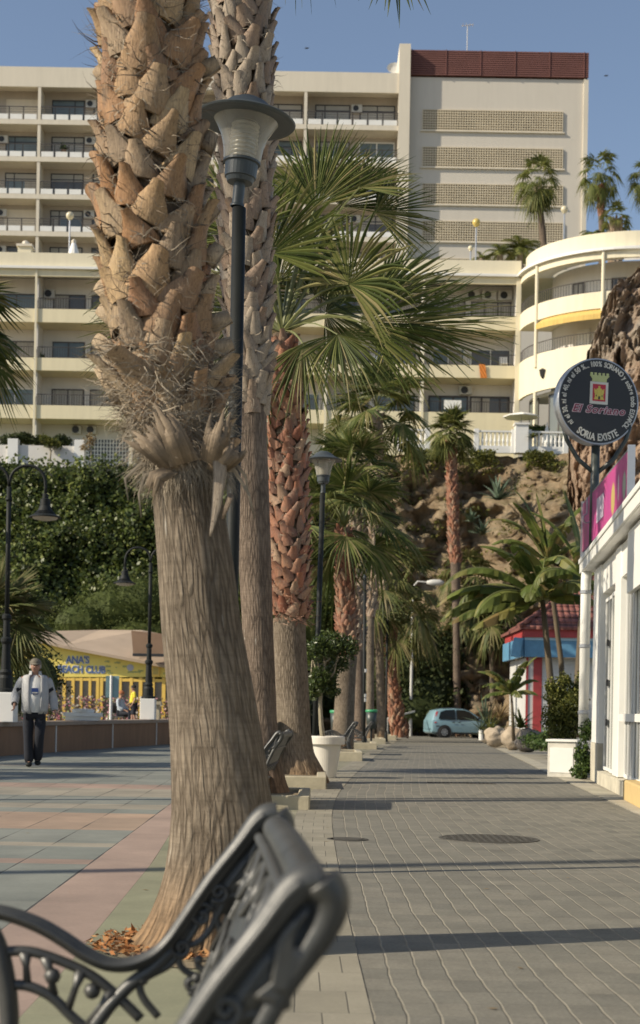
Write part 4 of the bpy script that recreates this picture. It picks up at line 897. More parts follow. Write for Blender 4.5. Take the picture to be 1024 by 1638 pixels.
palm('fan_palm', 67, [(1176, 640, 30), (1150, 634, 24), (1100, 629, 17), (1040, 626, 15), (1000, 628, 14)], 1200, (640, 985), 18, 1.2, 1.2, 68, 'short shaggy palm at the end of the row, boots down to the ground', 24, 1, bootm='boot_red', m='fan_yellow', elmin=-40, droop=.4)
SG = 'palms in front of the cliff'
palm('fan_palm', 79.5, [(1176, 733, 12), (1100, 731, 12), (1000, 730, 11), (900, 729, 17), (870, 726, 17), (740, 722, 15), (700, 721, 12)], 900, (721, 694), 30, .75, .95, 70, 'very tall slender palm in front of the cliff with a small round crown', 18, 1, 'boot_red', m='fan_far', group=SG, elmin=-30, bark='bark2')
palm('fan_palm', 81, [(1170, 757, 9), (1000, 757, 8), (985, 757, 8)], 1000, (752, 978), 24, 1.0, 1.05, 72, 'palm with a thin pale trunk behind the light blue car', 18, 0, m='fan_yellow', group=SG, elmin=-50, droop=.4)
palm('fan_palm', 80, [(1170, 788, 10), (1060, 787, 9), (1010, 788, 12)], 1050, (792, 992), 24, 1.0, 1.1, 74, 'palm with a forked pale trunk left of the blue awning', 18, 0, m='fan_yellow', group=SG, elmin=-45, droop=.4)
palm('fan_palm', 82, [(1172, 737, 11), (1000, 742, 10), (940, 745, 10)], 1000, (745, 925), 22, 1.1, 1.1, 76, 'drooping yellowish palm above the parked car', 18, 0, m='fan_yellow', group=SG, elmin=-50, droop=.5)
RG = 'palms on the roof terrace'
palm('fan_palm', 103, [(408, 871, 12), (330, 864, 10), (300, 862, 10)], 310, (861, 288), 34, 1.1, .95, 78, 'slender palm standing in front of the screened end wall', 18, 0, m='fan_far', group=RG, elmin=-70, droop=.6, base=29.3, bark='bark2')
palm('fan_palm', 101, [(372, 963, 10), (330, 961, 9), (300, 960, 10)], 345, (958, 278), 28, 1.05, .9, 80, 'palm rising above the curved roof against the sky', 18, 0, 'boot_red', m='fan_far', group=RG, elmin=-60, droop=.6, base=29.3, bark='bark2')
palm('fan_palm', 101, [(372, 1038, 10), (300, 1034, 9), (285, 1033, 9)], 300, (1036, 285), 26, 1.0, .85, 82, 'palm half cut off by the right edge above the curved roof', 18, 0, m='fan_far', group=RG, elmin=-55, droop=.5, base=29.3)
palm('fan_palm', 100, [(368, 985, 22), (352, 985, 20)], 500, (985, 350), 18, .7, .7, 84, 'low bushy palm at the foot of the one against the sky', 18, 0, m='fan_far', group=RG, elmin=-10, droop=.3, base=29.3)
# palms left of the frame whose leaf tips come in, then unseen copies added for shade
LG = 'palms on the sea side'
LP = palm('fan_palm', 24, [(1250, -135, 50), (1100, -120, 42), (560, -105, 42)], 900, (-105, 525), 34, .85, .95, 86, 'palm at the left edge, only dark leaf tips in view beside the balconies', 30, 1, m='fan', group=LG, elmin=-40)
palm('fan_palm', 37, [(1200, -12, 40), (1030, -10, 34)], 1190, (-4, 1000), 26, .75, 1.15, 88, 'low palm with stiff fans at the left edge behind the walking man', 30, 2, m='fan_yellow', group=LG, elmin=-20, bsize=.2, droop=.12)

for (x, y, k) in ((-15.8, 18.5, 1.0), (-13.6, 24, 1.05), (-16, 29.5, 1.0), (-12, 5.9, 2.0), (-12.5, 13.6, 1.95)):  # palms added out of view to cast shade; the stretched ones throw narrow stripes
    c = copy_tree(LP); c.location = (x, y, 0); c.scale = (1, 1, k) if k < 1.5 else (.42, .42, k); c.rotation_euler.z = x * 3; c['label'] = 'unseen palm added beyond the left edge to shade the promenade' if k < 1.5 else 'unseen palm added beyond the left edge, stretched tall and thin to cast a narrow shadow stripe'
# ------------------------------------------------------------ shrubs, trees, ivy
def leaf_cloud(pts, nrm, size, rng, align=.5, aspect=1.6):
    """one rhombic leaf per point; returns a MB"""
    n = len(pts); pts = np.asarray(pts); nrm = np.asarray(nrm)
    a = rng.normal(size=(n, 3)); a = a * (1 - align) + nrm * align * 1.6; a /= np.linalg.norm(a, axis=1)[:, None]
    t_ = np.cross(a, rng.normal(size=(n, 3))); t_ /= np.linalg.norm(t_, axis=1)[:, None]; s_ = np.cross(a, t_)
    L = size * rng.uniform(.6, 1.4, n)[:, None]; W = L / aspect
    V = np.stack([pts - t_ * L * .5, pts + s_ * W * .5, pts + t_ * L * .5, pts - s_ * W * .5], 1)
    mb = MB(); mb.v = [V.reshape(-1, 3)]; mb.n = 4 * n; mb.f = [(4 * i, 4 * i + 1, 4 * i + 2, 4 * i + 3) for i in range(n)]
    return mb
def blob_points(blobs, n, rng, shell=.55, lump=.32):
    """points in the outer shell of a set of ellipsoids (x, y, z, rx, ry, rz)"""
    B = np.array(blobs); wgt = (B[:, 3] * B[:, 5]) ** 1.2; wgt /= wgt.sum(); idx = rng.choice(len(B), n, p=wgt)
    d = rng.normal(size=(n, 3)); d /= np.linalg.norm(d, axis=1)[:, None]
    r = shell + (1 - shell) * rng.random(n) ** .6
    r *= 1 + lump * np.sin(d[:, 0] * 5 + idx) * np.sin(d[:, 2] * 6 + idx * 2) * np.cos(d[:, 1] * 4)
    return B[idx, :3] + d * B[idx, 3:6] * r[:, None], d
def core_blobs(blobs, k=.62):
    mb = MB()
    for i, (x, y, z, rx, ry, rz) in enumerate(blobs):
        prof = [(max(.01, sin(pi * q / 6)), -cos(pi * q / 6)) for q in range(7)]
        vs = []; fs = []
        for (r, h) in prof:
            for s in range(8):
                th = s * pi / 4 + i; vs.append((x + r * cos(th) * rx * k, y + r * sin(th) * ry * k, z + h * rz * k))
        fs = [(a * 8 + s, a * 8 + (s + 1) % 8, a * 8 + 8 + (s + 1) % 8, a * 8 + 8 + s) for a in range(6) for s in range(8)]
        mb.add(vs, fs)
    return mb
def tree(name, base, blobs, n, size, leafm, label, cat='tree', group=None, seed=0, trunk=None, aspect=1.6, core=.6, shell=.5, align=.35, tr=.12):
    rng = np.random.default_rng(seed); t_ = thing(name, base, label, cat, group)
    p_, d_ = blob_points(blobs, n, rng, shell); cr = build('foliage', leaf_cloud(p_, d_, size, rng, align, aspect), MT[leafm], t_)
    if core: build('inner_foliage', core_blobs(blobs, core), MT[leafm], t_)
    mb = MB(); b = Vector(base); top = Vector(blobs[0][:3])
    if trunk is None: trunk = [b, b.lerp(top, .5) + Vector((tr, 0, 0)), top]
    mb.tube(trunk, [tr * (1.25 - .75 * i / (len(trunk) - 1)) for i in range(len(trunk))], 8)
    for bl in blobs[1:5]: mb.tube([trunk[-2], Vector(bl[:3])], [tr * .5, tr * .15], 6)
    build('stem', mb, MT['stem'], t_); return t_
# ivy over the left half of the cliff: follows the cliff surface
rng = np.random.default_rng(3)
n = 62000; xs = rng.uniform(-30, X_(500, 900, 85), n); zs = rng.uniform(1, 14.9, n) ; V = []
lump = lambda x, z: 1.1 * mnoise.noise(Vector((x * .35, z * .4, 4))) + .7 * mnoise.noise(Vector((x * .9, z * 1.1, 9))) + .35 * mnoise.noise(Vector((x * 2.2, z * 2.4, 2)))
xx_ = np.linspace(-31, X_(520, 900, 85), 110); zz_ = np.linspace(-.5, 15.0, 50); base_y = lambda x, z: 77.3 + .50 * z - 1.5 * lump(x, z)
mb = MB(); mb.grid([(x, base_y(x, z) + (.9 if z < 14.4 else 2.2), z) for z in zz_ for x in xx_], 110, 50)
pts = np.array([(x, base_y(x, z) + rng.uniform(-.3, .5), z + .25 * rng.normal()) for x, z in zip(xs, zs)])
iv = build('ivy', leaf_cloud(pts, np.tile([0, -.8, .6], (n, 1)), .23, rng, .4, 1.4), MT['ivy']); tag(iv, kind='stuff', label='dense glossy ivy hanging down the cliff below the white garden wall', cat='ivy')
ivb = build('ivy_shade_backing', mb, MT['coreshade'], iv)  # dark sheet closing the gaps in the ivy, coloured as its inner shade
# grassy fringe and scrub on the cliff top and ledges
n = 22000; xs = rng.uniform(X_(600, 720, 88), 19, n)
pts = []
for x in xs:
    q = rng.random()
    if q < .45: z = 16.3 - abs(rng.normal()) * .45; y = 87.2 + rng.uniform(-.8, .8)
    else: z = rng.uniform(6, 16); y = cliff_y(x, z) - .15
    if mnoise.noise(Vector((x * .5, z * .9, 3))) < (-.15 if q < .45 else .12): continue
    pts.append((x, y, z))
pts = np.array(pts); tag(build('cliff_scrub', leaf_cloud(pts, np.tile([0, -.4, .8], (len(pts), 1)), .22, rng, .3, 2.5), MT['hedgeleaf']), 'yellow-green scrub and grass tufts on the brown cliff and its top edge', 'scrub', kind='stuff')
def PB_(px, py, d, rx, ry, rz): q = P(px, py, d); return (q.x, d, q.z, rx, ry, rz)
tree('feathery_tree', (P(180, 1100, 77).x, 77, 0), [PB_(180, 985, 77, 2.6, 1.8, 1.9), PB_(225, 965, 77, 2.2, 1.6, 1.8), PB_(130, 1000, 76, 2.0, 1.4, 1.4), PB_(215, 1030, 76, 2.6, 1.6, 1.6), PB_(95, 1030, 76, 2, 1.4, 1.2), PB_(265, 990, 78, 2, 1.4, 1.8)], 17000, .20, 'conifer', 'soft feathery yellow-green tree between the ivy cliff and the yellow beach club', seed=5, aspect=4, core=.72, align=.1)
DG = 'dark trees at the end of the street'
tree('dark_tree', (P(660, 1170, 84).x, 84, -.2), [PB_(655, 1060, 81, 2.6, 2, 2.6), PB_(690, 1110, 80.5, 2.2, 1.6, 1.8), PB_(620, 1100, 81, 2.4, 1.8, 2.2), PB_(700, 1060, 81, 2.0, 1.5, 1.6), PB_(660, 1135, 79.6, 2.4, 1.0, 1.3), PB_(630, 1010, 82, 2.0, 1.5, 1.8)], 15000, .24, 'darkleaf', 'dark leafy tree filling the shade behind the light blue car', group=DG, seed=6, core=.8)
tree('dark_tree', (P(560, 1170, 84).x, 84, -.2), [PB_(560, 1060, 84, 2.6, 2, 3.0), PB_(520, 1100, 83, 2.4, 1.8, 2.4), PB_(480, 1090, 84, 2.2, 1.8, 3.0), PB_(600, 1010, 84, 2.0, 1.6, 2.0), PB_(545, 1130, 82.5, 2.8, 1.2, 1.4)], 12000, .24, 'darkleaf', 'dark green tree behind the potted tree and the slanting palm', group=DG, seed=7, core=.8)
tree('dark_tree', (P(745, 1160, 84).x, 84, -.2), [PB_(745, 1085, 84, 1.9, 1.6, 2.4), PB_(795, 1095, 84, 2.2, 1.6, 1.9), PB_(760, 1130, 82.5, 2.2, 1.2, 1.3), PB_(820, 1060, 85, 1.6, 1.4, 1.8)], 9000, .24, 'darkleaf', 'dark shrubby tree behind the car bonnet and the pale palm trunks', group=DG, seed=8, core=.8)
tree('green_tree', (P(440, 1150, 60).x, 60, -.1), [PB_(450, 1040, 60, .9, .9, 1.6), PB_(520, 960, 62, 1.6, 1.2, 1.8), PB_(490, 1000, 61, 1.2, 1.2, 1.6), PB_(560, 1030, 62, 1.4, 1.1, 1.5)], 6000, .15, 'conifer', 'mid-green tree glimpsed between the second and third palm trunks', group='trees behind the palm row', seed=9, core=.7)
tree('shrub', (P(50, 1120, 40).x, 40, 0), [PB_(60, 1090, 40, .8, .7, 1.0), PB_(30, 1110, 40, .8, .7, .7)], 2500, .09, 'darkleaf', 'small-leaved dark shrub under the low palm fans behind the walking man', 'shrub', seed=10, core=.7, tr=.05)
# white pot and its tree
gp = G(521, 1244); POT = thing('plant_pot', gp, 'large white round pot with a thick rim beside the third palm', 'plant pot')
mb = MB(); mb.lathe([(.0, .0), (.155, .0), (.165, .01), (.235, .52), (.285, .525), (.29, .53), (.295, .64), (.285, .655), (.25, .655), (.245, .60), (.0, .60)], c=tuple(gp), n=40)
build('pot', mb, mat('pot_plastic', (.66, .62, .54), .45, .08, 3., .05, 30), POT, smooth=False, bevel=.004)
mb = MB(); mb.lathe([(.243, .602), (.12, .625), (0, .63)], c=tuple(gp), n=20); build('soil', mb, MT['earth'], POT)
k = FPX / gp.y; c0 = gp + Vector((-.05, 0, .6))
def pp(px, py, dy=0): return P(px, py, gp.y + dy)
trunk = [c0, pp(514, 1160), pp(512, 1125), pp(514, 1095), pp(520, 1060)]
t_ = tree('potted_tree', tuple(c0), [PB_(530, 1030, gp.y, .27, .24, .22), PB_(505, 1040, gp.y - .1, .20, .2, .2), PB_(555, 1034, gp.y, .20, .2, .2), PB_(510, 1088, gp.y - .1, .18, .18, .24), PB_(500, 1105, gp.y, .14, .14, .18), PB_(532, 1105, gp.y, .13, .13, .14), PB_(545, 1062, gp.y + .1, .16, .16, .14), PB_(528, 1080, gp.y + .1, .16, .16, .18)], 5200, .066, 'potleaf', 'small leafy tree with pale twisting stems growing in the white pot', seed=11, trunk=trunk, aspect=2.6, core=0, shell=.15, align=.15, tr=.035)
mb = MB()
for q in ([(513, 1120), (498, 1085), (500, 1050), (508, 1030)], [(513, 1115), (520, 1080), (518, 1050), (530, 1028)], [(514, 1105), (535, 1075), (540, 1050), (552, 1030)], [(512, 1100), (505, 1068), (497, 1045)]): mb.tube([pp(*s) for s in q], [.022, .017, .012, .006][:len(q)], 7)
build('branches', mb, MT['stem'], t_, smooth=True)

# ------------------------------------------------------------ bananas
def banana_leaf(mb, rb, base, az, el, L, W, rng, arch=.9, tear=.5, fold=.5):
    n = 22; p = Vector(base); e = el; cs = [p.copy()]
    for i in range(n): e -= arch * (i / n) * 2 / n * 1.2; p = p + Vector((cos(az) * cos(e), sin(az) * cos(e), sin(e))) * L / n; cs.append(p.copy())
    side = Vector((-sin(az), cos(az), 0)); rb.tube(cs[:-1], [.035 * (1 - .75 * i / n) for i in range(n)], 5)
    for s in (-1, 1):
        i = 2
        while i < n:
            ln = rng.randint(1, 3) if rng.random() < tear else rng.randint(2, 5); j = min(n, i + ln); dr = fold * rng.uniform(.5, 1.3)
            vs = []
            for q in range(i, j + 1):
                t_ = q / n; w_ = W * sin(pi * min(1, max(.0, (t_ - .08) / .94)) ** .75) ** .7 if t_ < .99 else .01
                tg = (cs[min(q + 1, n)] - cs[max(q - 1, 0)]).normalized(); up = side.cross(tg).normalized()
                if up.z < 0: up = -up
                fwd = tg * w_ * .25
                for u_ in (.0, .5, 1.0):
                    sh = (.88 if (q == i or q == j) and u_ == 1 else 1)
                    vs.append(tuple(cs[q] + side * s * w_ * u_ * sh * cos(dr * u_) + up * .05 * W * (1 if u_ == .5 else 0) - Vector((0, 0, 1)) * w_ * u_ * sin(dr * u_) + fwd * u_ + side * s * .003))
            m_ = j - i + 1; mb.add(vs, [(a * 3 + b, a * 3 + b + 1, a * 3 + b + 4, a * 3 + b + 3) for a in range(m_ - 1) for b in range(2)]); i = j
def banana(d, stem_px, leaves, label, seed, r=.09, group='banana plants beside the kiosk', W=.36):
    rng = random.Random(seed); base = P(*stem_px[0], d); base.z = max(base.z, gz(d))
    t_ = thing('banana_plant', tuple(base), label, 'banana plant', group); pts = [base] + [P(x, y, d) for x, y in stem_px[1:]]
    mb = MB(); mb.tube(pts, [r * (1.15 - .5 * i / (len(pts) - 1)) for i in range(len(pts))], 10); build('stem', mb, mat('banana_stem', (.10, .075, .045), .8, .45, 5., .4, 14, stretch=(1, 1, .3)), t_, smooth=True)
    mb, rb = MB(), MB(); top = pts[-1]
    for (az, el, L, arch, f_) in leaves: banana_leaf(mb, rb, top, radians(az), radians(el), L * 1.1, W * rng.uniform(.8, 1.15), rng, arch, .88, f_)
    build('leaves', mb, MT['banana'], t_); build('midribs', rb, MT['petiole'], t_); return t_
banana(36, [(884, 1200), (882, 1100), (873, 1010), (868, 960)], [(190, 38, 2.6, 1.5, .7), (180, 20, 2.5, 1.1, .8), (172, 8, 2.4, .9, .9), (200, 58, 2.0, 1.0, .4), (186, -2, 2.2, .6, .9), (80, 60, 1.8, 1.0, .5), (250, 30, 1.6, 1.6, .6), (20, 40, 1.8, 1.4, .6), (340, 15, 1.5, 1.2, .7), (215, 15, 2.2, 1.3, .9), (165, 28, 2.3, 1.7, .8), (195, -12, 1.8, .5, 1.0), (270, 50, 1.7, 1.5, .7), (310, 35, 1.6, 1.5, .7), (230, 65, 1.8, 1.1, .5)], 'banana plant in front of the red pillar, its torn leaves arching left over the street', 3)
banana(34, [(925, 1180), (926, 1090), (931, 1000), (935, 930)], [(170, 70, 1.9, .8, .5), (150, 82, 2.0, .3, .3), (200, 30, 1.5, 2.0, .9), (10, 50, 1.6, 1.3, .6), (120, 50, 1.6, 1.5, .7), (250, 60, 1.4, 1.6, .6)], 'taller banana plant close to the white shop corner, thick brown stem', 4, .11, W=.26)
banana(37.5, [(902, 1180), (898, 1060), (885, 960), (876, 900)], [(182, 84, 1.6, .2, .35), (176, 62, 1.8, 1.2, .35), (15, 72, 1.8, .8, .5), (190, 42, 1.5, 1.2, .5), (345, 45, 1.5, 1.4, .7), (90, 60, 1.6, 1.0, .5), (160, 76, 1.9, .5, .3), (210, 70, 1.7, .8, .4), (290, 60, 1.5, 1.2, .6)], 'banana plant whose upright leaves stand highest against the cliff', 5, .07, W=.24)
banana(46, [(822, 1185), (820, 1140), (818, 1110)], [(150, 40, 1.0, 1.3, .5), (200, 60, 1.1, 1.0, .5), (20, 50, 1.0, 1.2, .5), (260, 50, 1.0, 1.4, .6), (300, 70, 1.2, .8, .4), (180, 10, .9, 1.0, .6), (340, 20, .8, 1.0, .6), (170, 55, 1.2, 1.0, .5), (230, 35, 1.2, 1.3, .6), (0, 70, 1.3, .6, .4), (280, 15, .9, 1.0, .7)], 'small young banana plant left of the red pillar among the rocks', 6, .05, W=.22)
# spiky plants, shrubs and rocks at the right kerb
def spiky(name, base, n, L, wd, m, label, seed, cat='plant', group=None, el0=10, el1=85, droop=.3):
    rng = random.Random(seed); t_ = MB(); b = Vector(base)
    for i in range(n):
        az = rng.uniform(0, 2 * pi); e = radians(rng.uniform(el0, el1)); p = b.copy(); l = L * rng.uniform(.7, 1.15); side = Vector((-sin(az), cos(az), 0)); vs = []
        for j in range(6):
            w_ = wd * (1 - (j / 5) ** 1.6) + .002; up = side.cross(Vector((cos(az) * cos(e), sin(az) * cos(e), sin(e))))
            vs += [tuple(p - side * w_), tuple(p - up * w_ * .35), tuple(p + side * w_)]; p = p + Vector((cos(az) * cos(e), sin(az) * cos(e), sin(e))) * l / 5; e -= droop * .4
        t_.add(vs, [(3 * j + k, 3 * j + k + 1, 3 * j + 4 + k, 3 * j + 3 + k) for j in range(5) for k in range(2)])
    o = build(name, t_, m); return tag(o, label, cat, group)
q = G(760, 1183); dB_ = thing('dead_palm', (P(765, 1180, 81).x, 81, -.2), 'withered brown palm bush drooping beside the parked car', 'palm bush')
mb, pb = MB(), MB(); rng = np.random.default_rng(4); c_ = P(765, 1112, 81)
for i in range(26): fan_leaf(mb, pb, c_, rng.uniform(0, 6.28), radians(rng.uniform(-50, 70)), .8, 1.0, 16, rng, .7, 0)
build('dry_fronds', mb, MT['dryleaf'], dB_); mb = MB(); mb.tube([(c_.x, 81, -.25), tuple(c_)], [.3, .2], 10); build('trunk', mb, MT['boot_grey'], dB_)
for i, (px, py, d, n_, L, wd, m_, lab, dr) in enumerate([(777, 1158, 66, 22, 1.2, .07, 'agave', 'stiff blue-green agave beside the car bonnet', .05), (783, 1176, 52, 46, .9, .025, 'hedgeleaf', 'grassy yellow-green clump in front of the boulders', .3), (800, 1150, 54, 40, .8, .03, 'dryleaf', 'reddish-brown grassy clump behind the boulders', .35), (770, 1168, 62, 16, .7, .05, 'agave', 'small pale agave close to the white marker post', .1),
        (833, 1165, 44, 30, .7, .05, 'banana', 'bright green strappy plant right of the boulders', .5), (797, 800, 84, 30, 1.6, .12, 'agave', 'large silvery agave growing on the cliff face', .25), (772, 855, 82.5, 24, 1.0, .1, 'agave', 'smaller silvery agave below it on the cliff', .2), (755, 835, 83, 26, .8, .09, 'agave', 'grey rosette plant left of the agaves on the cliff', .2), (852, 700, 88, 30, .5, .05, 'hedgeleaf', 'low green tuft at the foot of the balustrade', .3)]):
    b = P(px, py, d); spiky('agave' if m_ == 'agave' else 'strappy_plant', b, n_, L, wd, MT[m_], lab, i, droop=dr)
MT['boulder'] = mat('boulder_rock', (.36, .29, .21), .9, .4, 2.2, .8, 7, .06)
MT['boulder_dark'] = mat('grey_boulder_rock', (.21, .18, .15), .9, .4, 2.2, .8, 7, .06)
def rock(px, py, w_px, h_px, d, m, label, seed):
    c_ = P(px, py, d); k_ = d / FPX; bm = bmesh.new(); bmesh.ops.create_icosphere(bm, subdivisions=4, radius=1)
    rx, rz = w_px * k_ / 2, h_px * k_ / 2
    for v in bm.verts:
        f_ = 1 + .28 * mnoise.noise(v.co * 1.1 + Vector((seed * 3, 0, 0))) + .14 * mnoise.noise(v.co * 2.6 + Vector((seed, 9, 0))) + .05 * mnoise.noise(v.co * 7)
        v.co = Vector((v.co.x * rx * f_, v.co.y * rx * .8 * f_, v.co.z * rz * f_)) + c_
    me = bpy.data.meshes.new('boulder'); bm.to_mesh(me); bm.free(); me.materials.append(m); me.polygons.foreach_set('use_smooth', [True] * len(me.polygons))
    o = bpy.data.objects.new('boulder', me); COL.objects.link(o); return tag(o, label, 'boulder', 'boulders at the right kerb')
rock(795, 1178, 38, 32, 50, MT['boulder'], 'rounded pale boulder at the left end, beside the white post', 1)
rock(824, 1182, 42, 36, 47, MT['boulder'], 'pale boulder in the middle of the three', 2)
rock(846, 1184, 44, 38, 44, MT['boulder_dark'], 'dark grey boulder under the creeping bush', 3)
g = G(770, 1184); mb = MB(); mb.tube([(g.x, g.y, g.z), (g.x - .03, g.y, g.z + .45), (g.x - .06, g.y, g.z + .52)], [.12, .10, .05], 10)
tag(build('marker_post', mb, MT['white']), 'short leaning white marker post beside the car at the kerb', 'post')
tree('shrub', tuple(P(880, 1200, 40)), [PB_(865, 1185, 40, .55, .5, .25), PB_(893, 1180, 39, .5, .5, .35), PB_(880, 1192, 37, .6, .45, .16)], 2600, .075, 'vineleaf', 'low creeping green bush behind the white planter', 'shrub', seed=20, core=.6, tr=.03)
tree('hedge_bush', tuple(P(905, 1195, 27.5)), [PB_(905, 1145, 27.5, .36, .3, .45), PB_(890, 1112, 27.5, .24, .25, .26), PB_(922, 1110, 27.6, .24, .25, .26), PB_(900, 1175, 27.4, .34, .25, .2), PB_(918, 1135, 27.3, .28, .25, .36), PB_(884, 1150, 27.5, .22, .2, .26), PB_(903, 1088, 27.5, .16, .16, .15), PB_(880, 1098, 27.4, .12, .12, .16), PB_(930, 1084, 27.6, .13, .13, .17)], 9000, .055, 'hedgeleaf', 'loose yellow-green bush growing out of the white planter by the shop', 'bush', seed=21, core=0, shell=.05, tr=.03, aspect=1.5)
tree('creeping_vine', tuple(P(938, 1248, 25)), [PB_(937, 1170, 24.9, .12, .12, .22), PB_(931, 1210, 24.8, .14, .14, .26), PB_(927, 1235, 24.6, .16, .14, .14), PB_(947, 1165, 24.7, .10, .1, .12), PB_(940, 1225, 24.7, .12, .1, .2)], 1900, .055, 'vineleaf', 'green vine climbing the corner downpipe of the white shop', 'vine', seed=22, core=0, shell=.1, tr=.012, aspect=1.4)
# small plants on the terrace
tree('bush', tuple(P(30, 712, 91)), [PB_(20, 705, 91, .9, .6, .4), PB_(55, 705, 91, .7, .6, .3), PB_(35, 700, 91, .7, .6, .35)], 1500, .16, 'darkleaf', 'dark clipped bush behind the low white garden wall at far left', 'bush', seed=30, core=.7)
tree('bush', tuple(P(90, 712, 91)), [PB_(72, 706, 91, .7, .6, .35), PB_(98, 705, 91, .6, .6, .35)], 1200, .16, 'darkleaf', 'dark clipped bush behind the wall, right of the first one', 'bush', seed=31, core=.7)
tree('small_tree', tuple(P(80, 738, 88)), [PB_(80, 708, 88, .45, .4, .35), PB_(70, 702, 88, .3, .3, .3), PB_(92, 712, 88, .3, .3, .25)], 700, .14, 'hedgeleaf', 'small bright green tree in front of the white garden wall', seed=32, core=0, shell=.2, tr=.05)
tree('small_tree', tuple(P(145, 738, 88)), [PB_(145, 705, 88, .4, .4, .5), PB_(135, 715, 88, .3, .3, .3)], 260, .13, 'dryleaf', 'thin almost bare shrub in front of the white grilles', seed=33, core=0, shell=.1, tr=.04)
tree('bush', tuple(P(854, 700, 91)), [PB_(852, 688, 91, .6, .5, .3), PB_(866, 688, 91, .5, .5, .28)], 900, .13, 'vineleaf', 'rounded green bush on the terrace between the two parasols', 'bush', seed=34, core=.7)
# feather palms on the roof terrace
def feather(px, py, d, n_, L, label, seed):
    rng = random.Random(seed); b = P(px, py, d); mb = MB()
    for i in range(n_):
        az = i * 2.4 + rng.uniform(-.2, .2); e = radians(rng.uniform(25, 82)); p = b.copy()
        for j in range(12):
            p2 = p + Vector((cos(az) * cos(e), sin(az) * cos(e), sin(e))) * L / 12; side = Vector((-sin(az), cos(az), 0)); l = L * .26 * sin(pi * (j + 1.5) / 14) ** .6
            for s in (-1, 1):
                for h in (0, .5):
                    a = p.lerp(p2, h); mb.add([tuple(a), tuple(a + (p2 - p) * .55), tuple(a + side * s * l + (p2 - p).normalized() * l * .5 - Vector((0, 0, l * .35)))], [(0, 1, 2)])
            p = p2; e -= .17
    t_ = thing('feather_palm', tuple(b), label, 'palm tree', 'feather palms on the roof terrace'); build('fronds', mb, MT['fan_far'], t_)
    mb = MB(); mb.tube([(b.x, d, b.z - 1.6), tuple(b)], [.25, .2], 8); build('trunk', mb, MT['palmstem'], t_)
feather(800, 408, 101, 18, 1.6, 'low feather palm left of the slender palm, before the screened wall', 1)
feather(832, 404, 101, 20, 1.9, 'feather palm at the foot of the slender palm, fuller than its neighbour', 2)
feather(948, 376, 101, 14, 1.1, 'squat feather palm at the corner of the end wall', 3)
feather(770, 414, 101, 10, .9, 'smallest feather palm near the yellow globe lamp', 4)
# ------------------------------------------------------------ writing
def text_mb(s, size, M, xs=1.0, th=.004, bold=0.0, shear=0.0, mb=None, align='CENTER', sp=1.0):
    cu = bpy.data.curves.new('t', 'FONT'); cu.body = s; cu.size = size; cu.align_x = align; cu.align_y = 'CENTER'; cu.offset = bold; cu.shear = shear; cu.extrude = th / 2; cu.resolution_u = 3; cu.space_character = sp
    ob = bpy.data.objects.new('t', cu); COL.objects.link(ob); dg = bpy.context.evaluated_depsgraph_get(); me = bpy.data.meshes.new_from_object(ob.evaluated_get(dg))
    mb = mb or MB(); S = M @ Matrix.Diagonal((xs, 1, 1, 1))
    mb.add([tuple(S @ v.co) for v in me.vertices] or np.zeros((0, 3)), [tuple(p.vertices) for p in me.polygons])
    bpy.data.objects.remove(ob); bpy.data.curves.remove(cu); bpy.data.meshes.remove(me); return mb
def flat(name, col, rough=.5, **k): return mat(name, col, rough, k.pop('var', .08), k.pop('scale', 4.), **k)
MT['red'] = flat('red_paint', (.38, .05, .05), var=.2); MT['blue'] = flat('blue_paint', (.11, .27, .42), var=.2)
MT['signblack'] = flat('sign_black', (.022, .02, .02), .35); MT['signwhite'] = flat('sign_white', (.62, .60, .52), .5)
MT['steel'] = mat('brushed_steel', (.42, .43, .45), .35, .1, 5., metal=.6)
MT['maroon'] = flat('maroon_lettering', (.20, .02, .045)); MT['gold'] = flat('crest_gold', (.62, .50, .10)); MT['crestgreen'] = flat('crest_crown', (.46, .50, .22))
MT['crestred'] = flat('crest_red', (.48, .03, .05)); MT['lilac'] = flat('pale_pink', (.75, .60, .62)); MT['shop'] = mat('shop_white_paint', (.80, .79, .74), .4, .07, 1.5, .08, 20)
MT['darkpost'] = mat('grey_green_post', (.045, .055, .05), .4, .25, 5.)
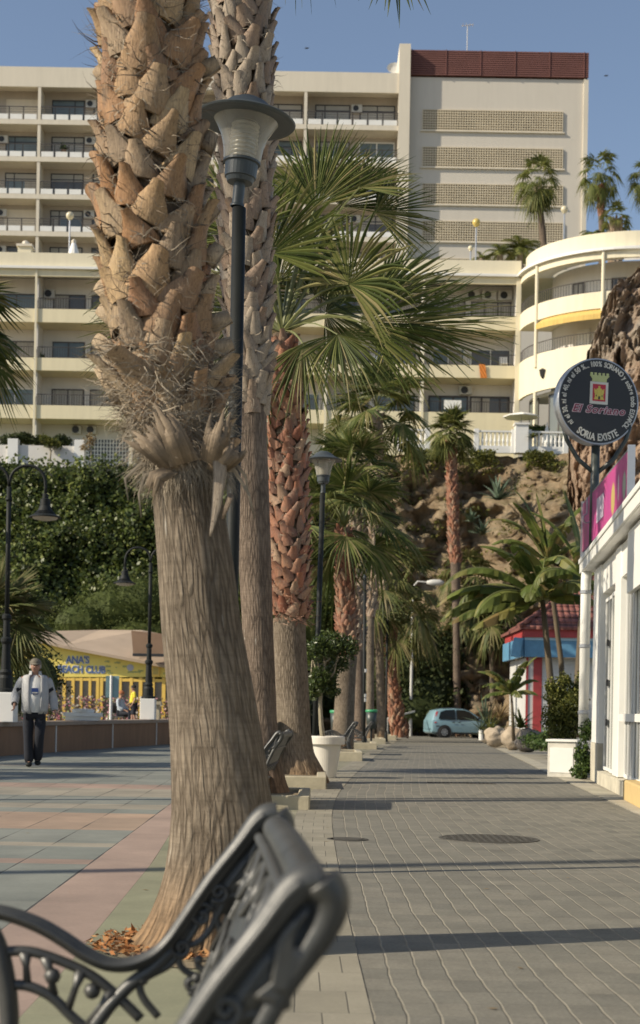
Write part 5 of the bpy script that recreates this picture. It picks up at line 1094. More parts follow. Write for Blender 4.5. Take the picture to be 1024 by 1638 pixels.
# round shop sign
dS = 23.3; cS = P(957.5, 642, dS); RS = 138.5 / 2 * dS / FPX
SG_ = thing('round_sign', (cS.x, dS, 3.7), 'round black shop sign with a castle crest and a ring of white lettering', 'sign')
rotS = Matrix.Translation(cS) @ Matrix.Rotation(radians(13), 4, 'Z') @ Matrix.Rotation(ROLL, 4, 'Y') @ Matrix.Rotation(radians(90), 4, 'X')   # sign plane: x right, y up, z to the viewer
mb = MB(); mb.lathe([(0, -.2), (RS * .97, -.2), (RS, -.19), (RS, -.01), (RS * .985, 0), (RS * .965, 0), (RS * .965, -.004)], n=72, M=rotS); build('rim', mb, MT['steel'], SG_, smooth=False)
mb = MB(); mb.lathe([(RS * .964, -.004), (RS * .964, .004), (0, .004)], n=72, M=rotS); face = build('sign_face', mb, MT['signblack'], SG_)
def ring_text(s, r, a0, a1, size, inward, xs, bold):
    """letters spread by width from angle a0 to a1 (clock angles, degrees)"""
    wd = [{'i': .36, 'l': .36, '.': .32, ',': .32, '1': .5, ' ': .42, 'I': .42, '%': 1.0, 'm': .9, 'A': .8, 'N': .85, 'O': .85, 'X': .8, 't': .45, 'j': .4}.get(c, .68) for c in s]
    tot = sum(wd); acc = 0; mb = MB()
    for c, w_ in zip(s, wd):
        a = radians(a0 + (a1 - a0) * (acc + w_ / 2) / tot); acc += w_
        if c == ' ': continue
        x, y = r * sin(a), r * cos(a); rot = -a if inward else pi - a
        text_mb(c, size, rotS @ Matrix.Translation((x, y, .008)) @ Matrix.Rotation(rot, 4, 'Z'), xs, .004, bold, 0, mb)
    return mb
build('lettering', ring_text('ni el 30, ni el 40, ni el 50 %... 100% SORIANO y sobre todo ESPAÑOL', RS * .855, -132, 132, .112, True, .80, .0025), MT['signwhite'], face)
build('lettering', ring_text('SORIA EXISTE', RS * .84, 216, 144, .155, False, .72, .004), MT['signwhite'], face)
mb = text_mb('El Soriano', .165, rotS @ Matrix.Translation((0, -.135, .007)), 1.12, .002, .010, .3, sp=1.14); build('lettering_outline', mb, MT['lilac'], face)
mb = text_mb('El Soriano', .165, rotS @ Matrix.Translation((0, -.135, .011)), 1.12, .003, .0025, .3, sp=1.14); build('lettering', mb, MT['maroon'], face)
mb = MB(); mb.box(-.15, .15, -.045, .30, .004, .010, rotS); crest = build('crest', mb, MT['signwhite'], face)
mb = MB(); mb.box(-.107, .107, -.0, .262, .010, .014, rotS); build('shield', mb, MT['crestred'], crest)
mb = MB()
for bx in ((-.085, .085, .025, .045), (-.07, .07, .045, .12), (-.08, -.035, .12, .175), (.035, .08, .12, .175), (-.03, .03, .12, .20), (-.015, .015, .20, .235), (-.085, -.07, .175, .19), (-.045, -.03, .175, .19), (.03, .045, .175, .19), (.07, .085, .175, .19)): mb.box(bx[0], bx[1], bx[2], bx[3], .0145, .018, rotS)
build('castle', mb, MT['gold'], crest)
mb = MB(); mb.box(-.016, .016, .027, .075, .0185, .020, rotS); mb.box(-.055, -.04, .07, .095, .0185, .020, rotS); mb.box(.04, .055, .07, .095, .0185, .020, rotS); build('castle_openings', mb, MT['signblack'], crest)
mb = MB(); mb.box(-.12, .12, .302, .345, .005, .014, rotS); mb.prism([(-.12, .345), (.12, .345), (.165, .40), (-.165, .40)], rotS @ Matrix.Translation((0, 0, .010)), .008)
for q in range(5): x = -.132 + q * .066; mb.box(x - .02, x + .02, .401, .44, .006, .014, rotS)
build('crest_crown', mb, MT['crestgreen'], crest)
mb = MB(); zb_ = 3.7; zt_ = cS.z - RS * .75
mb.tube([(cS.x - .02, dS + .16, zb_), (cS.x, dS + .16, zt_)], .068, 16); build('post', mb, MT['darkpost'], SG_, smooth=True)
mb = MB()
for s in (-1, 1): mb.tube([(cS.x + s * .02, dS + .16, cS.z - RS - .42), (cS.x + s * .28, dS + .16, cS.z - RS - .20), (cS.x + s * .46, dS + .16, cS.z - RS + .10), (cS.x + s * .52, dS + .14, cS.z - RS + .32)], .035, 8)
build('brace', mb, MT['darkpost'], SG_, smooth=True)
mb = MB(); mb.tube([(cS.x - .13, dS + .1, 4.45), (cS.x - .13, dS + .1, 4.2)], .01, 6); mb.tube([(cS.x - .13 + .06 * cos(a), dS + .1, 4.12 + .07 * sin(a)) for a in np.linspace(pi / 2, 1.8 * pi, 9)], .012, 6); build('cable_hook', mb, MT['steel'], SG_)

# ------------------------------------------------------------ the white shop on the right
U0 = Vector((4.5, 25.1, 0)); MS = Matrix.Translation(U0) @ Matrix(((-.094, .9956, 0, 0), (-.9956, -.094, 0, 0), (0, 0, 1, 0), (0, 0, 0, 1)))
SH = thing('shop', tuple(U0), 'white painted shop with folding glazed doors and a plain gutter at the right edge', 'shop')
def sbox(name, m, *bs, parent=None, bevel=0):
    mb = MB()
    for b_ in bs: mb.box(*b_, M=MS)
    return build(name, mb, m, parent or SH, bevel=bevel)
MT['plinth'] = mat('worn_plinth', (.50, .46, .36), .9, .35, 3., .3, 20)
sbox('wall', MT['shop'], (.02, 8.6, .25, 6, .3, 3.45), (.55, 1.75, .0, .249, .62, 3.4), (1.75, 8.6, .03, .248, 2.95, 3.4), (0, .02, .3, 6, 0, 3.45))
sbox('plinth', MT['plinth'], (.55, 1.75, -.01, .24, 0, .615), (1.755, 6.4, -.03, .24, 0, .20), (.02, 8.6, .2505, 6, 0, .298))
sbox('step_block', flat('ochre_block', (.55, .40, .18), .8), (6.41, 8.6, -.10, .24, 0, .26), bevel=.02)
sbox('roof_slab', MT['shop'], (-.1, 8.7, -.02, 6.1, 3.455, 3.6))
sbox('gutter', MT['shop'], (-.25, 8.7, -.15, -.02, 3.44, 3.47), (-.25, 8.7, -.18, -.151, 3.44, 3.66), (-.25, 8.7, -.20, -.181, 3.60, 3.68), (-.25, -.2, -.15, .0, 3.471, 3.66), bevel=.01)
mb = MB(); a = MS @ Vector((.12, -.16, 3.5)); mb.tube([MS @ Vector((.15, -.09, 3.44)), MS @ Vector((.15, -.10, 3.3)), MS @ Vector((.15, -.10, .75))], .085, 14); build('downpipe', mb, MT['shop'], SH, smooth=True)
mb = MB()
for z in (1.1, 2.2, 3.1): mb.lathe([(.09, -.03), (.098, -.02), (.098, .02), (.09, .03)], c=tuple(MS @ Vector((.15, -.10, z))), n=14)
build('pipe_clip', mb, MT['steel'], SH)
MT['shopglass'] = mat('shop_glass', (.06, .065, .06), .15, .5, .9, spec=.3)
MT['shopglass2'] = mat('shop_glass_pale', (.14, .15, .13), .2, .4, .9, spec=.3)
def door(u0, u1, z0, z1, nb, g, y=.12, fr=.05, label='folding_door'):
    f = sbox(label, MT['shop'], *([(u0, u1, y - .05, y, z1 - fr, z1), (u0, u1, y - .05, y, z0, z0 + fr)] + [(u0 + (u1 - u0 - fr) * q / nb, u0 + (u1 - u0 - fr) * q / nb + fr, y - .048, y - .002, z0 + fr, z1 - fr) for q in range(nb + 1)]))
    sbox('pane', g, (u0 + .02, u1 - .02, y - .03, y - .015, z0 + .02, z1 - .02), parent=f); return f
door(1.85, 3.0, .22, 2.85, 2, MT['shopglass'], .12); door(3.02, 3.85, .22, 2.85, 2, MT['shopglass2'], .10)
sbox('door_post', MT['shop'], (3.9, 4.6, .01, .24, .21, 3.4), bevel=.01)
door(4.85, 6.0, .22, 2.98, 3, MT['shopglass'], .12); door(6.02, 7.2, .22, 2.94, 3, MT['shopglass2'], .10); door(7.22, 8.5, .27, 2.94, 3, MT['shopglass'], .12)
sbox('cross_rail', MT['shop'], (4.65, 8.5, .02, .045, .98, 1.08)); sbox('header_box', MT['shop'], (5.9, 8.6, -.04, .028, 2.62, 3.4))
mb = MB()
for z in (.9, 1.5, 2.1): mb.box(2.45, 2.50, .04, .068, z, z + .1, MS)
build('door_hinge', mb, MT['dark'], SH)
# the shop carries on towards the camera, beyond the right edge of the picture
MF = MS; MS = Matrix.Translation((3.70, 16.5, 0)) @ Matrix(((-.0, 1, 0, 0), (-1, 0, 0, 0), (0, 0, 1, 0), (0, 0, 0, 1)))
sbox('wall', MT['shop'], (.0, 15, .25, 6, .0, 3.45), (.0, 15, .03, .248, 2.95, 3.4), (.0, .4, 0, .249, .27, 3.4)); sbox('plinth', MT['plinth'], (.0, 15, -.05, .24, 0, .26)); sbox('roof_slab', MT['shop'], (0, 15, -.02, 6.1, 3.455, 3.6)); sbox('gutter', MT['shop'], (0, 15, -.15, -.02, 3.44, 3.66))
for k in range(6): u = .45 + k * 2.4; door(u, u + 1.1, .27, 2.94, 2, MT['shopglass'], .12); door(u + 1.12, u + 2.1, .27, 2.94, 2, MT['shopglass2'], .10); sbox('door_post', MT['shop'], (u + 2.12, u + 2.38, .01, .24, .261, 3.4), bevel=.01)
MS = MF
# pink banner over the gutter: pictures and lettering too blurred to read become streaks of the same colours
m, t, b = new_mat('pink_banner_print'); n = N(t); uv = n.sep(n.coord('UV')); U, V = uv[0], uv[1]
st = n.noise(n.comb(n.m('MULTIPLY', U, 9), n.m('MULTIPLY', V, 2.0)), 1.0, 3, .6); st2 = n.noise(n.comb(n.m('MULTIPLY', U, 22), n.m('MULTIPLY', V, 5)), 1.0, 4, .7)
c0 = n.mix(n.m('MULTIPLY_ADD', n.noise(n.comb(U, V), 1.2, 3), 2.4, -.7, clamp=True), (.52, .07, .23), (.42, .055, .24))
c0 = n.mix(n.m('MULTIPLY_ADD', st2, 6.0, -3.6, clamp=True), c0, (.70, .45, .55))
left = n.m('SUBTRACT', 1.0, n.m('MULTIPLY', U, .62), clamp=True)
c0 = n.mix(n.m('MULTIPLY', left, n.m('MULTIPLY_ADD', st, 5.0, -2.0, clamp=True)), c0, n.ramp(st2, [(.3, (.10, .06, .09)), (.5, (.30, .10, .10)), (.7, (.35, .30, .22))]))
def blotch(cx, cy, rx, ry, col, c0, tex=None):
    d = n.m('SQRT', n.m('ADD', n.m('POWER', n.m('DIVIDE', n.m('SUBTRACT', U, cx), rx), 2.0), n.m('POWER', n.m('DIVIDE', n.m('SUBTRACT', V, cy), ry), 2.0)))
    return n.mix(n.m('MULTIPLY_ADD', n.m('ADD', d, n.m('MULTIPLY', st2, .5)), -5.0, 6.2, clamp=True), c0, col)
c0 = blotch(5.0, .40, .28, .34, (.50, .38, .13), c0); c0 = blotch(6.4, .42, .22, .3, (.36, .38, .30), c0); c0 = blotch(5.7, .5, .08, .3, (.6, .5, .52), c0)
t.links.new(c0, b.inputs['Base Color']); b.inputs['Roughness'].default_value = .45
def zB(u): return 3.80 - .022 * u, 4.60 - .045 * u
mb = MB(); pts = []; uvs = []
for y in (-.15, -.12):
    for u in np.linspace(-.1, 7.0, 12):
        for q in (0, 1): pts.append(tuple(MS @ Vector((u, y, zB(u)[q])))); uvs.append((u, q * 1.0))
f = []
for i in range(11): a = 2 * i; f += [(a, a + 2, a + 3, a + 1), (24 + a + 1, 24 + a + 3, 24 + a + 2, 24 + a), (a + 1, a + 3, 24 + a + 3, 24 + a + 1), (a + 2, a, 24 + a, 24 + a + 2)]
f += [(0, 1, 25, 24), (23, 22, 46, 47)]; mb.add(pts, f)
BN = thing('banner', tuple(MS @ Vector((3.5, -.28, 3.7))), 'pink printed banner with blurred food pictures along the shop roof edge', 'banner'); pr = build('print', mb, m, BN, uv=uvs)
mb = MB()
for u in (-.13, 7.03): mb.box(u - .03, u + .03, -.18, -.09, 3.64, zB(u)[1] + .04, MS)
mb.tube([MS @ Vector((-.13, -.13, zB(-.1)[1] + .02)), MS @ Vector((7.03, -.13, zB(7)[1] + .02))], .018, 8); build('frame', mb, MT['steel'], BN)
mb = MB(); mb.prism([(2.6, 4.10 - .05), (3.7, 4.02), (3.7, 4.36), (2.6, 4.42)], MS @ Matrix.Translation((0, -.155, -.12)) @ Matrix.Rotation(radians(90), 4, 'X'), .004); build('picture_panel', mb, flat('pale_panel', (.60, .50, .60), var=.4, scale=9.), BN)
# planter with the bush
gq = G(903, 1243); PL = thing('planter', tuple(gq), 'tall white weathered planter box at the corner of the shop', 'planter')
mb = MB(); Mp = Matrix.Translation(gq) @ Matrix.Rotation(radians(-22), 4, 'Z')
for bx in ((-.24, .24, -.24, -.21), (-.24, .24, .21, .24), (-.24, -.21, -.208, .208), (.21, .24, -.208, .208)): mb.box(*bx, 0, .60, Mp)
build('box', mb, mat('weathered_white', (.60, .57, .50), .8, .25, 4., .3, 22), PL, bevel=.012); mb = MB(); mb.box(-.208, .208, -.208, .208, .3, .56, Mp); build('soil', mb, MT['earth'], PL)
mb = MB(); mb.box(-.27, .27, -.27, .27, .601, .64, Mp); mb.box(-.2, .2, -.25, -.243, .08, .5, Mp); build('rim', mb, MT['shop'], PL, bevel=.008)
mb = MB(); g2 = G(916, 1240); mb.lathe([(0, 0), (.17, 0), (.24, .12), (.26, .3), (.20, .46), (.17, .5), (.15, .48)], c=tuple(g2), n=20); tag(build('stone_urn', mb, mat('grey_urn', (.46, .45, .42), .7, .25, 5.), smooth=True), 'grey rounded pot squeezed between planter and shop vine', 'pot')
# ------------------------------------------------------------ kiosk with the tiled roof
dK = 55.0; KX = P(842, 1100, dK).x; KI = thing('kiosk', (KX, dK, -.15), 'white kiosk with red corner boards, blue fascia and hipped red-brown tiled roof', 'kiosk'); zE = P(880, 1052, dK).z; zF = P(880, 1022, dK).z; zR = P(880, 1012, dK).z
MT['siding'] = mat('white_siding', (.55, .55, .53), .6, .15, 1.)
mb = MB(); mb.box(KX + .02, KX + 6, dK, dK + 5, -.3, zE); build('wall', mb, MT['siding'], KI)
mb = MB(); q = .0
while q < zE - .1: mb.box(KX + .57, KX + 6, dK - .02, dK - .002, q, q + .12); q += .145
build('clapboards', mb, MT['siding'], KI)
mb = MB(); mb.box(KX - .02, KX + .06, dK - .03, dK - .0, -.3, zE); mb.box(KX + .25, KX + .56, dK - .04, dK - .001, -.3, zE); build('corner_boards', mb, MT['red'], KI)
mb = MB(); mb.box(KX - .15, KX + 6.2, dK - .5, dK - .3, zE, zF); mb.box(KX - .28, KX - .16, dK - .4, dK + 5, zE - .0, zF)
build('fascia', mb, MT['blue'], KI); mb = MB(); mb.box(KX - .16, KX + 6.2, dK - .53, dK - .501, zF - .08, zF + .02); build('fascia_trim', mb, flat('pale_blue', (.35, .52, .62)), KI)
mb = MB(); x0 = P(817, 1030, dK - .5).x; mb.prism([(x0 + .12, zF), (x0 + .42, zF - .03), (x0 + .30, zE - .05), (x0 - .02, zE + .02)], Matrix.Translation((0, dK - .6, 0)) @ Matrix.Rotation(radians(90), 4, 'X'), .3)
build('awning', mb, MT['blue'], KI)
mb = MB(); mb.box(KX - .2, KX + 6.3, dK - .6, dK + 5, zF + .021, zR + .08); build('eaves_board', mb, MT['red'], KI)
m, t, b = new_mat('clay_roof_tiles'); n = N(t); s = n.sep(n.coord('Object')); wv = n.m('ABSOLUTE', n.m('SINE', n.m('MULTIPLY', s[0], 14.0))); rw = n.m('FRACT', n.m('MULTIPLY', s[2], 3.6))
c0 = n.ramp(n.noise(n.coord('Object'), 3.5, 5), [(.3, (.13, .045, .038)), (.6, (.24, .09, .07)), (.8, (.30, .14, .10))]); c0 = n.mix(n.m('LESS_THAN', rw, .16), c0, (.06, .025, .02)); t.links.new(c0, b.inputs['Base Color']); b.inputs['Roughness'].default_value = .8
n.bump(n.m('ADD', wv, rw), .8, .06, b); xR_ = KX + 3.5; zA = P(960, 930, dK + 2.5).z + .5
mb = MB(); nr = 12; x0, y0, y1, xe = KX - .3, dK - .75, dK + 5.6, KX + 6.6; zz0 = zR + .1
for k in range(nr):   # stepped courses of tiles rising to the ridge
    t0, t1 = k / nr, (k + 1) / nr; A = lambda q, z: [(x0 + 3.4 * q, y0 + 3.2 * q, z), (xe - 3.4 * q * .2, y0 + 3.2 * q, z), (xe - 3.4 * q * .2, y1 - 3.2 * q, z), (x0 + 3.4 * q, y1 - 3.2 * q, z)]
    za = zz0 + (zA - zz0) * t0; zb2 = zz0 + (zA - zz0) * t1; lo = A(t0, za + .07) ; hi = A(t1, zb2 + .02); bt = A(t0, za - .03)
    mb.add(bt + lo + hi, [(0, 1, 5, 4), (1, 2, 6, 5), (2, 3, 7, 6), (3, 0, 4, 7), (4, 5, 9, 8), (5, 6, 10, 9), (6, 7, 11, 10), (7, 4, 8, 11)] + ([(8, 9, 10, 11)] if k == nr - 1 else []))
build('roof', mb, m, KI)
mb = MB(); mb.tube([(x0 + 3.4 * q - .02, y0 + 3.2 * q, zz0 + (zA - zz0) * q + .08) for q in np.linspace(0, 1, 10)], .09, 8); build('hip_ridge', mb, m, KI, smooth=True)
# ------------------------------------------------------------ the dark rock spur at the right
m, t, b = new_mat('dark_cliff_spur'); n = N(t); vec = n.coord('Object'); geo = t.nodes.new('ShaderNodeNewGeometry')
a1 = n.noise(vec, .35, 6, .65); a2 = n.noise(n.map(vec, (1, 1, .5)), 1.8, 7, .7)
c0 = n.ramp(a1, [(.3, (.29, .20, .14)), (.5, (.38, .27, .19)), (.7, (.45, .37, .28))]); c0 = n.mix(1.0, c0, n.ramp(a2, [(.28, (.68, .65, .62)), (.7, (1.15, 1.15, 1.15))]), 'MULTIPLY')
gy = n.m('MULTIPLY_ADD', n.sep(vec)[2], .35, -5.2, clamp=True); c0 = n.mix(n.m('MULTIPLY', gy, n.m('MULTIPLY_ADD', a2, 3, -1, clamp=True)), c0, (.28, .25, .21))
t.links.new(c0, b.inputs['Base Color']); b.inputs['Roughness'].default_value = .95; b.inputs['Specular IOR Level'].default_value = .1; n.bump(a2, 1.0, .35, b)
dR = 66.0; prof = [(1010, 955), (960, 950), (900, 950), (850, 945), (825, 930), (800, 916), (760, 913), (720, 914), (690, 916), (640, 925), (600, 938), (575, 944), (550, 945), (520, 950), (490, 960), (462, 972), (440, 988), (420, 1004), (400, 1020), (380, 1042), (360, 1070), (345, 1110)]
mb = MB(); pts = []; nu = 170; zs = np.linspace(0, 1, 230); pz = np.array([[P(x, y, dR).z, P(x, y, dR).x] for y, x in prof])
for s in zs:
    z = pz[0, 0] - 3 + (pz[-1, 0] - pz[0, 0] + 3) * s; xl = np.interp(z, pz[:, 0], pz[:, 1]) + .45; g_ = max(.02, (1 - s) ** .35)
    for i in range(nu):
        a = pi * 1.12 - (pi * 1.05) * i / (nu - 1); rx = 9 * g_ + .5; ry = (6.5 + 2 * sin(z * .4)) * g_ + .3
        x = xl + rx + rx * cos(a) if True else 0; y = dR + 4 - ry * sin(a)
        nz = fbm(x * .35, y * .35, z * .25) * 1.6 - abs(fbm(x * .5, y * .5, z * .3 + 4, 6)) * 1.5 + fbm(x * 1.6, y * 1.6, z * 1.2, 7) * .28 + (((z * .5 + x * .12 + fbm(x * .3, y * .3, z * .2) * 1.3) % 1.0) - .5) * .55 + ((((x + y) * .4 + fbm(x * .4, y * .4, z * .12) * 1.6) % 1.0) - .5) * .9 - abs(fbm(x * .9, y * .9, z * .22 + 8, 4)) * .8
        pts.append((x - nz * .22, y - nz * .9, z + fbm(x, y, z) * .1))
mb.grid(pts, nu, 230); o = build('cliff_spur', mb, m, smooth=False); tag(o, kind='structure')
# ------------------------------------------------------------ tree kerbs, covers, bins
def tree_box(x0, x1, y0, y1, h, label):
    t_ = thing('tree_kerb', ((x0 + x1) / 2, (y0 + y1) / 2, gz(y0)), label, 'tree kerb', 'raised kerbs round the palms'); g = gz((y0 + y1) / 2) - .02; mb = MB(); w_ = .13
    for bx in ((x0, x1, y0, y0 + w_), (x0, x1, y1 - w_, y1), (x0, x0 + w_, y0 + w_ + .002, y1 - w_ - .002), (x1 - w_, x1, y0 + w_ + .002, y1 - w_ - .002)): mb.box(*bx, g, g + h + .02)
    build('kerb_stones', mb, MT['stone'], t_, bevel=.012); mb = MB(); mb.box(x0 + w_, x1 - w_, y0 + w_, y1 - w_, g, g + h - .02); build('soil', mb, MT['earth'], t_)
for (pxr, py, wd, ln, h, lab) in ((495, 1296, 1.15, 1.7, .15, 'low cream stone kerb around the foot of the tall second palm'), (522, 1263, 1.15, 1.9, .17, 'stone kerb around the flared foot of the palm beside the white pot'), (580, 1218, 1.2, 2.2, .20, 'stone kerb under the slanting palm'), (603, 1199, 1.2, 2.5, .2, 'stone kerb just behind the round iron bench ends'), (617, 1190, 1.2, 3, .2, 'small far stone kerb beside the green-rimmed bin'), (634, 1184, 1.2, 4, .2, 'farthest stone kerb, at the short shaggy palm')):
    g = G(pxr, py); tree_box(g.x - wd, g.x, g.y, g.y + ln, h, lab)
MT['castiron'] = mat('cast_iron_cover', (.095, .088, .074), .55, .3, 30., .6, 80, .004, metal=.3)
def cover(px, py, r, label):
    g = G(px, py); mb = MB(); mb.lathe([(r, .0), (r, .006), (r - .03, .007), (r - .03, .004), (0, .004)], c=(g.x, g.y, g.z), n=40)
    for k in range(-6, 7):
        L = sqrt(max(0, (r - .05) ** 2 - (k * r / 7) ** 2)); mb.box(g.x - L, g.x + L, g.y + k * r / 7 - .012, g.y + k * r / 7 + .012, g.z + .0045, g.z + .009); mb.box(g.x + k * r / 7 - .012, g.x + k * r / 7 + .012, g.y - L, g.y + L, g.z + .0046, g.z + .0085)
    tag(build('manhole_cover', mb, MT['castiron']), label, 'manhole cover')
cover(782, 1342, .42, 'large round iron manhole cover in the middle of the road'); cover(556, 1343, .17, 'small dark round cover at the left edge of the road beside the bench')
g = G(738, 1253); mb = MB(); mb.box(g.x - .5, g.x + .5, g.y - .14, g.y - .11, g.z, g.z + .009); mb.box(g.x - .5, g.x + .5, g.y + .11, g.y + .14, g.z, g.z + .009)
for k in range(17): mb.box(g.x - .49 + k * .06, g.x - .455 + k * .06, g.y - .109, g.y + .109, g.z + .001, g.z + .008)
tag(build('drain_grate', mb, MT['castiron']), 'narrow iron drain grate lying across the road ahead of the manhole cover', 'drain')
def bin_(px, py, d, label):
    c_ = P(px, py, d); z0 = gz(d); t_ = thing('litter_bin', (c_.x, d, z0), label, 'litter bin', 'litter bins between the palms'); zt_ = c_.z
    mb = MB(); mb.tube([(c_.x, d, z0), (c_.x, d, zt_ - .5)], .035, 8); mb.lathe([(.15, 0), (.15, .02), (0, .021)], c=(c_.x, d, z0), n=12); build('post', mb, MT['black'], t_)
    mb = MB(); mb.lathe([(0, -.62), (.15, -.62), (.19, -.05), (.17, -.05), (.14, -.58)], c=(c_.x, d, zt_), n=16); build('bucket', mb, MT['darkpost'], t_, smooth=True)
    mb = MB(); mb.lathe([(.185, -.07), (.20, -.06), (.205, .0), (.18, .02), (.17, -.04)], c=(c_.x, d, zt_), n=16); build('rim', mb, flat('green_plastic', (.05, .30, .13), .4), t_, smooth=True)
bin_(594.5, 1136, 50, 'dark litter bin with a green rim standing in full view in the far row'); bin_(539, 1137, 43, 'litter bin half hidden between the potted tree and the slanting palm'); bin_(419, 1148, 21.5, 'green-rimmed bin peeping out between the first two palm trunks')
# pit of the big palm: bark chips
rng = np.random.default_rng(9); n = 900; a = rng.uniform(0, 2 * pi, n); r = .36 + .16 * rng.random(n) ** 1.5; x = fA(0)[0] + r * np.cos(a) * 1.0; y = dA + .05 + r * np.sin(a) * .9
k = x < VL(6) + .28
pts = np.stack([x, y, .012 + .03 * rng.random(n)], 1)[k | (y < dA)]; MT['chips'] = leaf_mat('bark_chips', [(.20, .08, .03), (.36, .15, .05), (.42, .22, .09), (.16, .09, .05)], 0, .8)
tag(build('bark_litter', leaf_cloud(pts, np.tile([0, 0, 1], (len(pts), 1)), .05, rng, .6, 3), MT['chips']), 'orange-brown bark shreds lying round the foot of the big palm', 'bark litter', kind='stuff')
mb = MB(); pts = [(fA(0)[0], dA, .035)] + [(fA(0)[0] + cos(q) * (.50 + .05 * sin(3 * q)), dA + sin(q) * (.47 + .05 * cos(4 * q)), .006) for q in np.linspace(0, 2 * pi, 40)[:-1]]
mb.add(pts, [(0, i, i % 39 + 1) for i in range(1, 40)]); tag(build('tree_pit', mb, MT['earth'], smooth=True), kind='structure')
rng = np.random.default_rng(19); pts = []
for i in range(160): y = rng.uniform(3.2, 50); x = rng.uniform(-3 if y < 20 else -2, XR(y)); pts.append((x, y, gz(y) + .006))
tag(build('ground_litter', leaf_cloud(np.array(pts), np.tile([0, 0, 1.], (len(pts), 1)), .035, rng, .95, 2), MT['dryleaf']), 'small dry leaves and specks scattered over the paving', 'leaf litter', kind='stuff')
# ------------------------------------------------------------ lamp posts with conical hats
m, t, b = new_mat('lamp_glass'); n = N(t); tr = t.nodes.new('ShaderNodeBsdfTransparent'); tr.inputs[0].default_value = (.93, .92, .88, 1); mx = t.nodes.new('ShaderNodeMixShader')
b.inputs['Base Color'].default_value = (.60, .57, .50, 1); b.inputs['Roughness'].default_value = .2; b.inputs['Specular IOR Level'].default_value = .6
lw = t.nodes.new('ShaderNodeLayerWeight'); lw.inputs[0].default_value = .35; t.links.new(n.m('MULTIPLY_ADD', lw.outputs['Facing'], .45, .28, clamp=True), mx.inputs[0])
t.links.new(tr.outputs[0], mx.inputs[1]); t.links.new(b.outputs[0], mx.inputs[2]); t.links.new(mx.outputs[0], t.nodes['Material Output'].inputs[0]); MT['lampglass'] = m
MT['hat'] = mat('lamp_hat', (.052, .062, .066), .48, .2, 3., .05, 40); MT['louvre'] = mat('lamp_louvre', (.50, .48, .42), .3, .15, 3., metal=.4)
def street_lamp(bx, by, ztop, label, lean=(0, 0), tilt=0, stickers=False, n_=28):
    t_ = thing('lamp_post', (bx, by, gz(by)), label, 'lamp post', 'conical-hatted lamp posts along the street'); z0 = gz(by); h = Vector((bx + lean[0], by + lean[1], ztop)); zc = ztop - .54
    mb = MB(); dx = lean[0]
    mb.tube([(bx, by, z0), (bx + dx * .35, by, z0 + (zc - z0) * .35), (bx + dx * .93, by, zc - .16)], .043, n_ // 2, True); build('pole', mb, MT['black'], t_, smooth=True)
    mb = MB(); mb.lathe([(.13, 0), (.13, .03), (.07, .05), (.06, .35), (.046, .38)], c=(bx, by, z0), n=16); build('base_plate', mb, MT['black'], t_)
    Mh = Matrix.Translation((h.x, h.y, zc)) @ Matrix.Rotation(tilt, 4, 'Y') @ Matrix.Diagonal((.95, .95, .9, 1))
    mb = MB(); mb.lathe([(.038, -.165), (.038, .0)], n=16, M=Mh); mb.lathe([(.047, -.17), (.047, -.155), (.04, -.15)], n=16, M=Mh); build('sleeve', mb, MT['hat'], t_, smooth=True)
    mb = MB(); mb.lathe([(0, -.005), (.085, 0), (.095, .03), (.105, .035), (.11, .13), (.125, .135), (.125, .15), (0, .15)], n=n_, M=Mh); build('collar', mb, MT['hat'], t_)
    mb = MB(); mb.lathe([(.118, .152), (.125, .17), (.135, .25), (.158, .33), (.195, .40), (.222, .44)], n=n_ + 8, M=Mh); build('glass_bowl', mb, MT['lampglass'], t_, smooth=True)
    mb = MB(); pr = []
    for k in range(9): z = .155 + k * .03; pr += [(.082, z), (.096, z + .008), (.082, z + .022)]
    mb.lathe(pr, n=n_, M=Mh); mb.lathe([(0, .425), (.082, .424)], n=n_, M=Mh); build('louvre_stack', mb, MT['louvre'], t_)
    mb = MB(); mb.lathe([(.0, .43), (.21, .43), (.30, .425), (.325, .43), (.332, .44), (.31, .455), (.25, .475), (.19, .51), (.13, .565), (.08, .592), (.03, .60), (0, .60)], n=n_ + 12, M=Mh); build('hat', mb, MT['hat'], t_, smooth=False, bevel=0)
    for f in t_.children: pass
    if stickers:
        for z in (2.3, 1.55, 1.42): mb = MB(); mb.tube([(bx, by, z0 + z), (bx, by, z0 + z + .1)], .046, 12); build('sticker', mb, MT['white'], t_)
    return t_
d1 = 9.5; tp = P(391, 156, d1); bt = P(366, 1150, d1)
street_lamp(bt.x, d1, tp.z, 'nearest lamp post, its hat tilted, rising between the first two palms', (tp.x - bt.x - .02, 0), radians(5))
d2 = 25.; tp = P(518, 722, d2); bt = P(503, 1150, d2); street_lamp(bt.x, d2, tp.z, 'second lamp post, its glass head before the lower palm fans, left of the tall cliff', (tp.x - bt.x, 0))
d3 = 45.; tp = P(584, 887, d3); bt = P(583, 1150, d3); street_lamp(bt.x, d3, tp.z, 'third lamp post with white stickers on its pole', (tp.x - bt.x, 0), 0, True)
d4 = 60.; tp = P(620, 963, d4); bt = P(618, 1150, d4); street_lamp(bt.x, d4, tp.z, 'farthest small lamp post of the row, beside the shaggy palm', (tp.x - bt.x, 0))
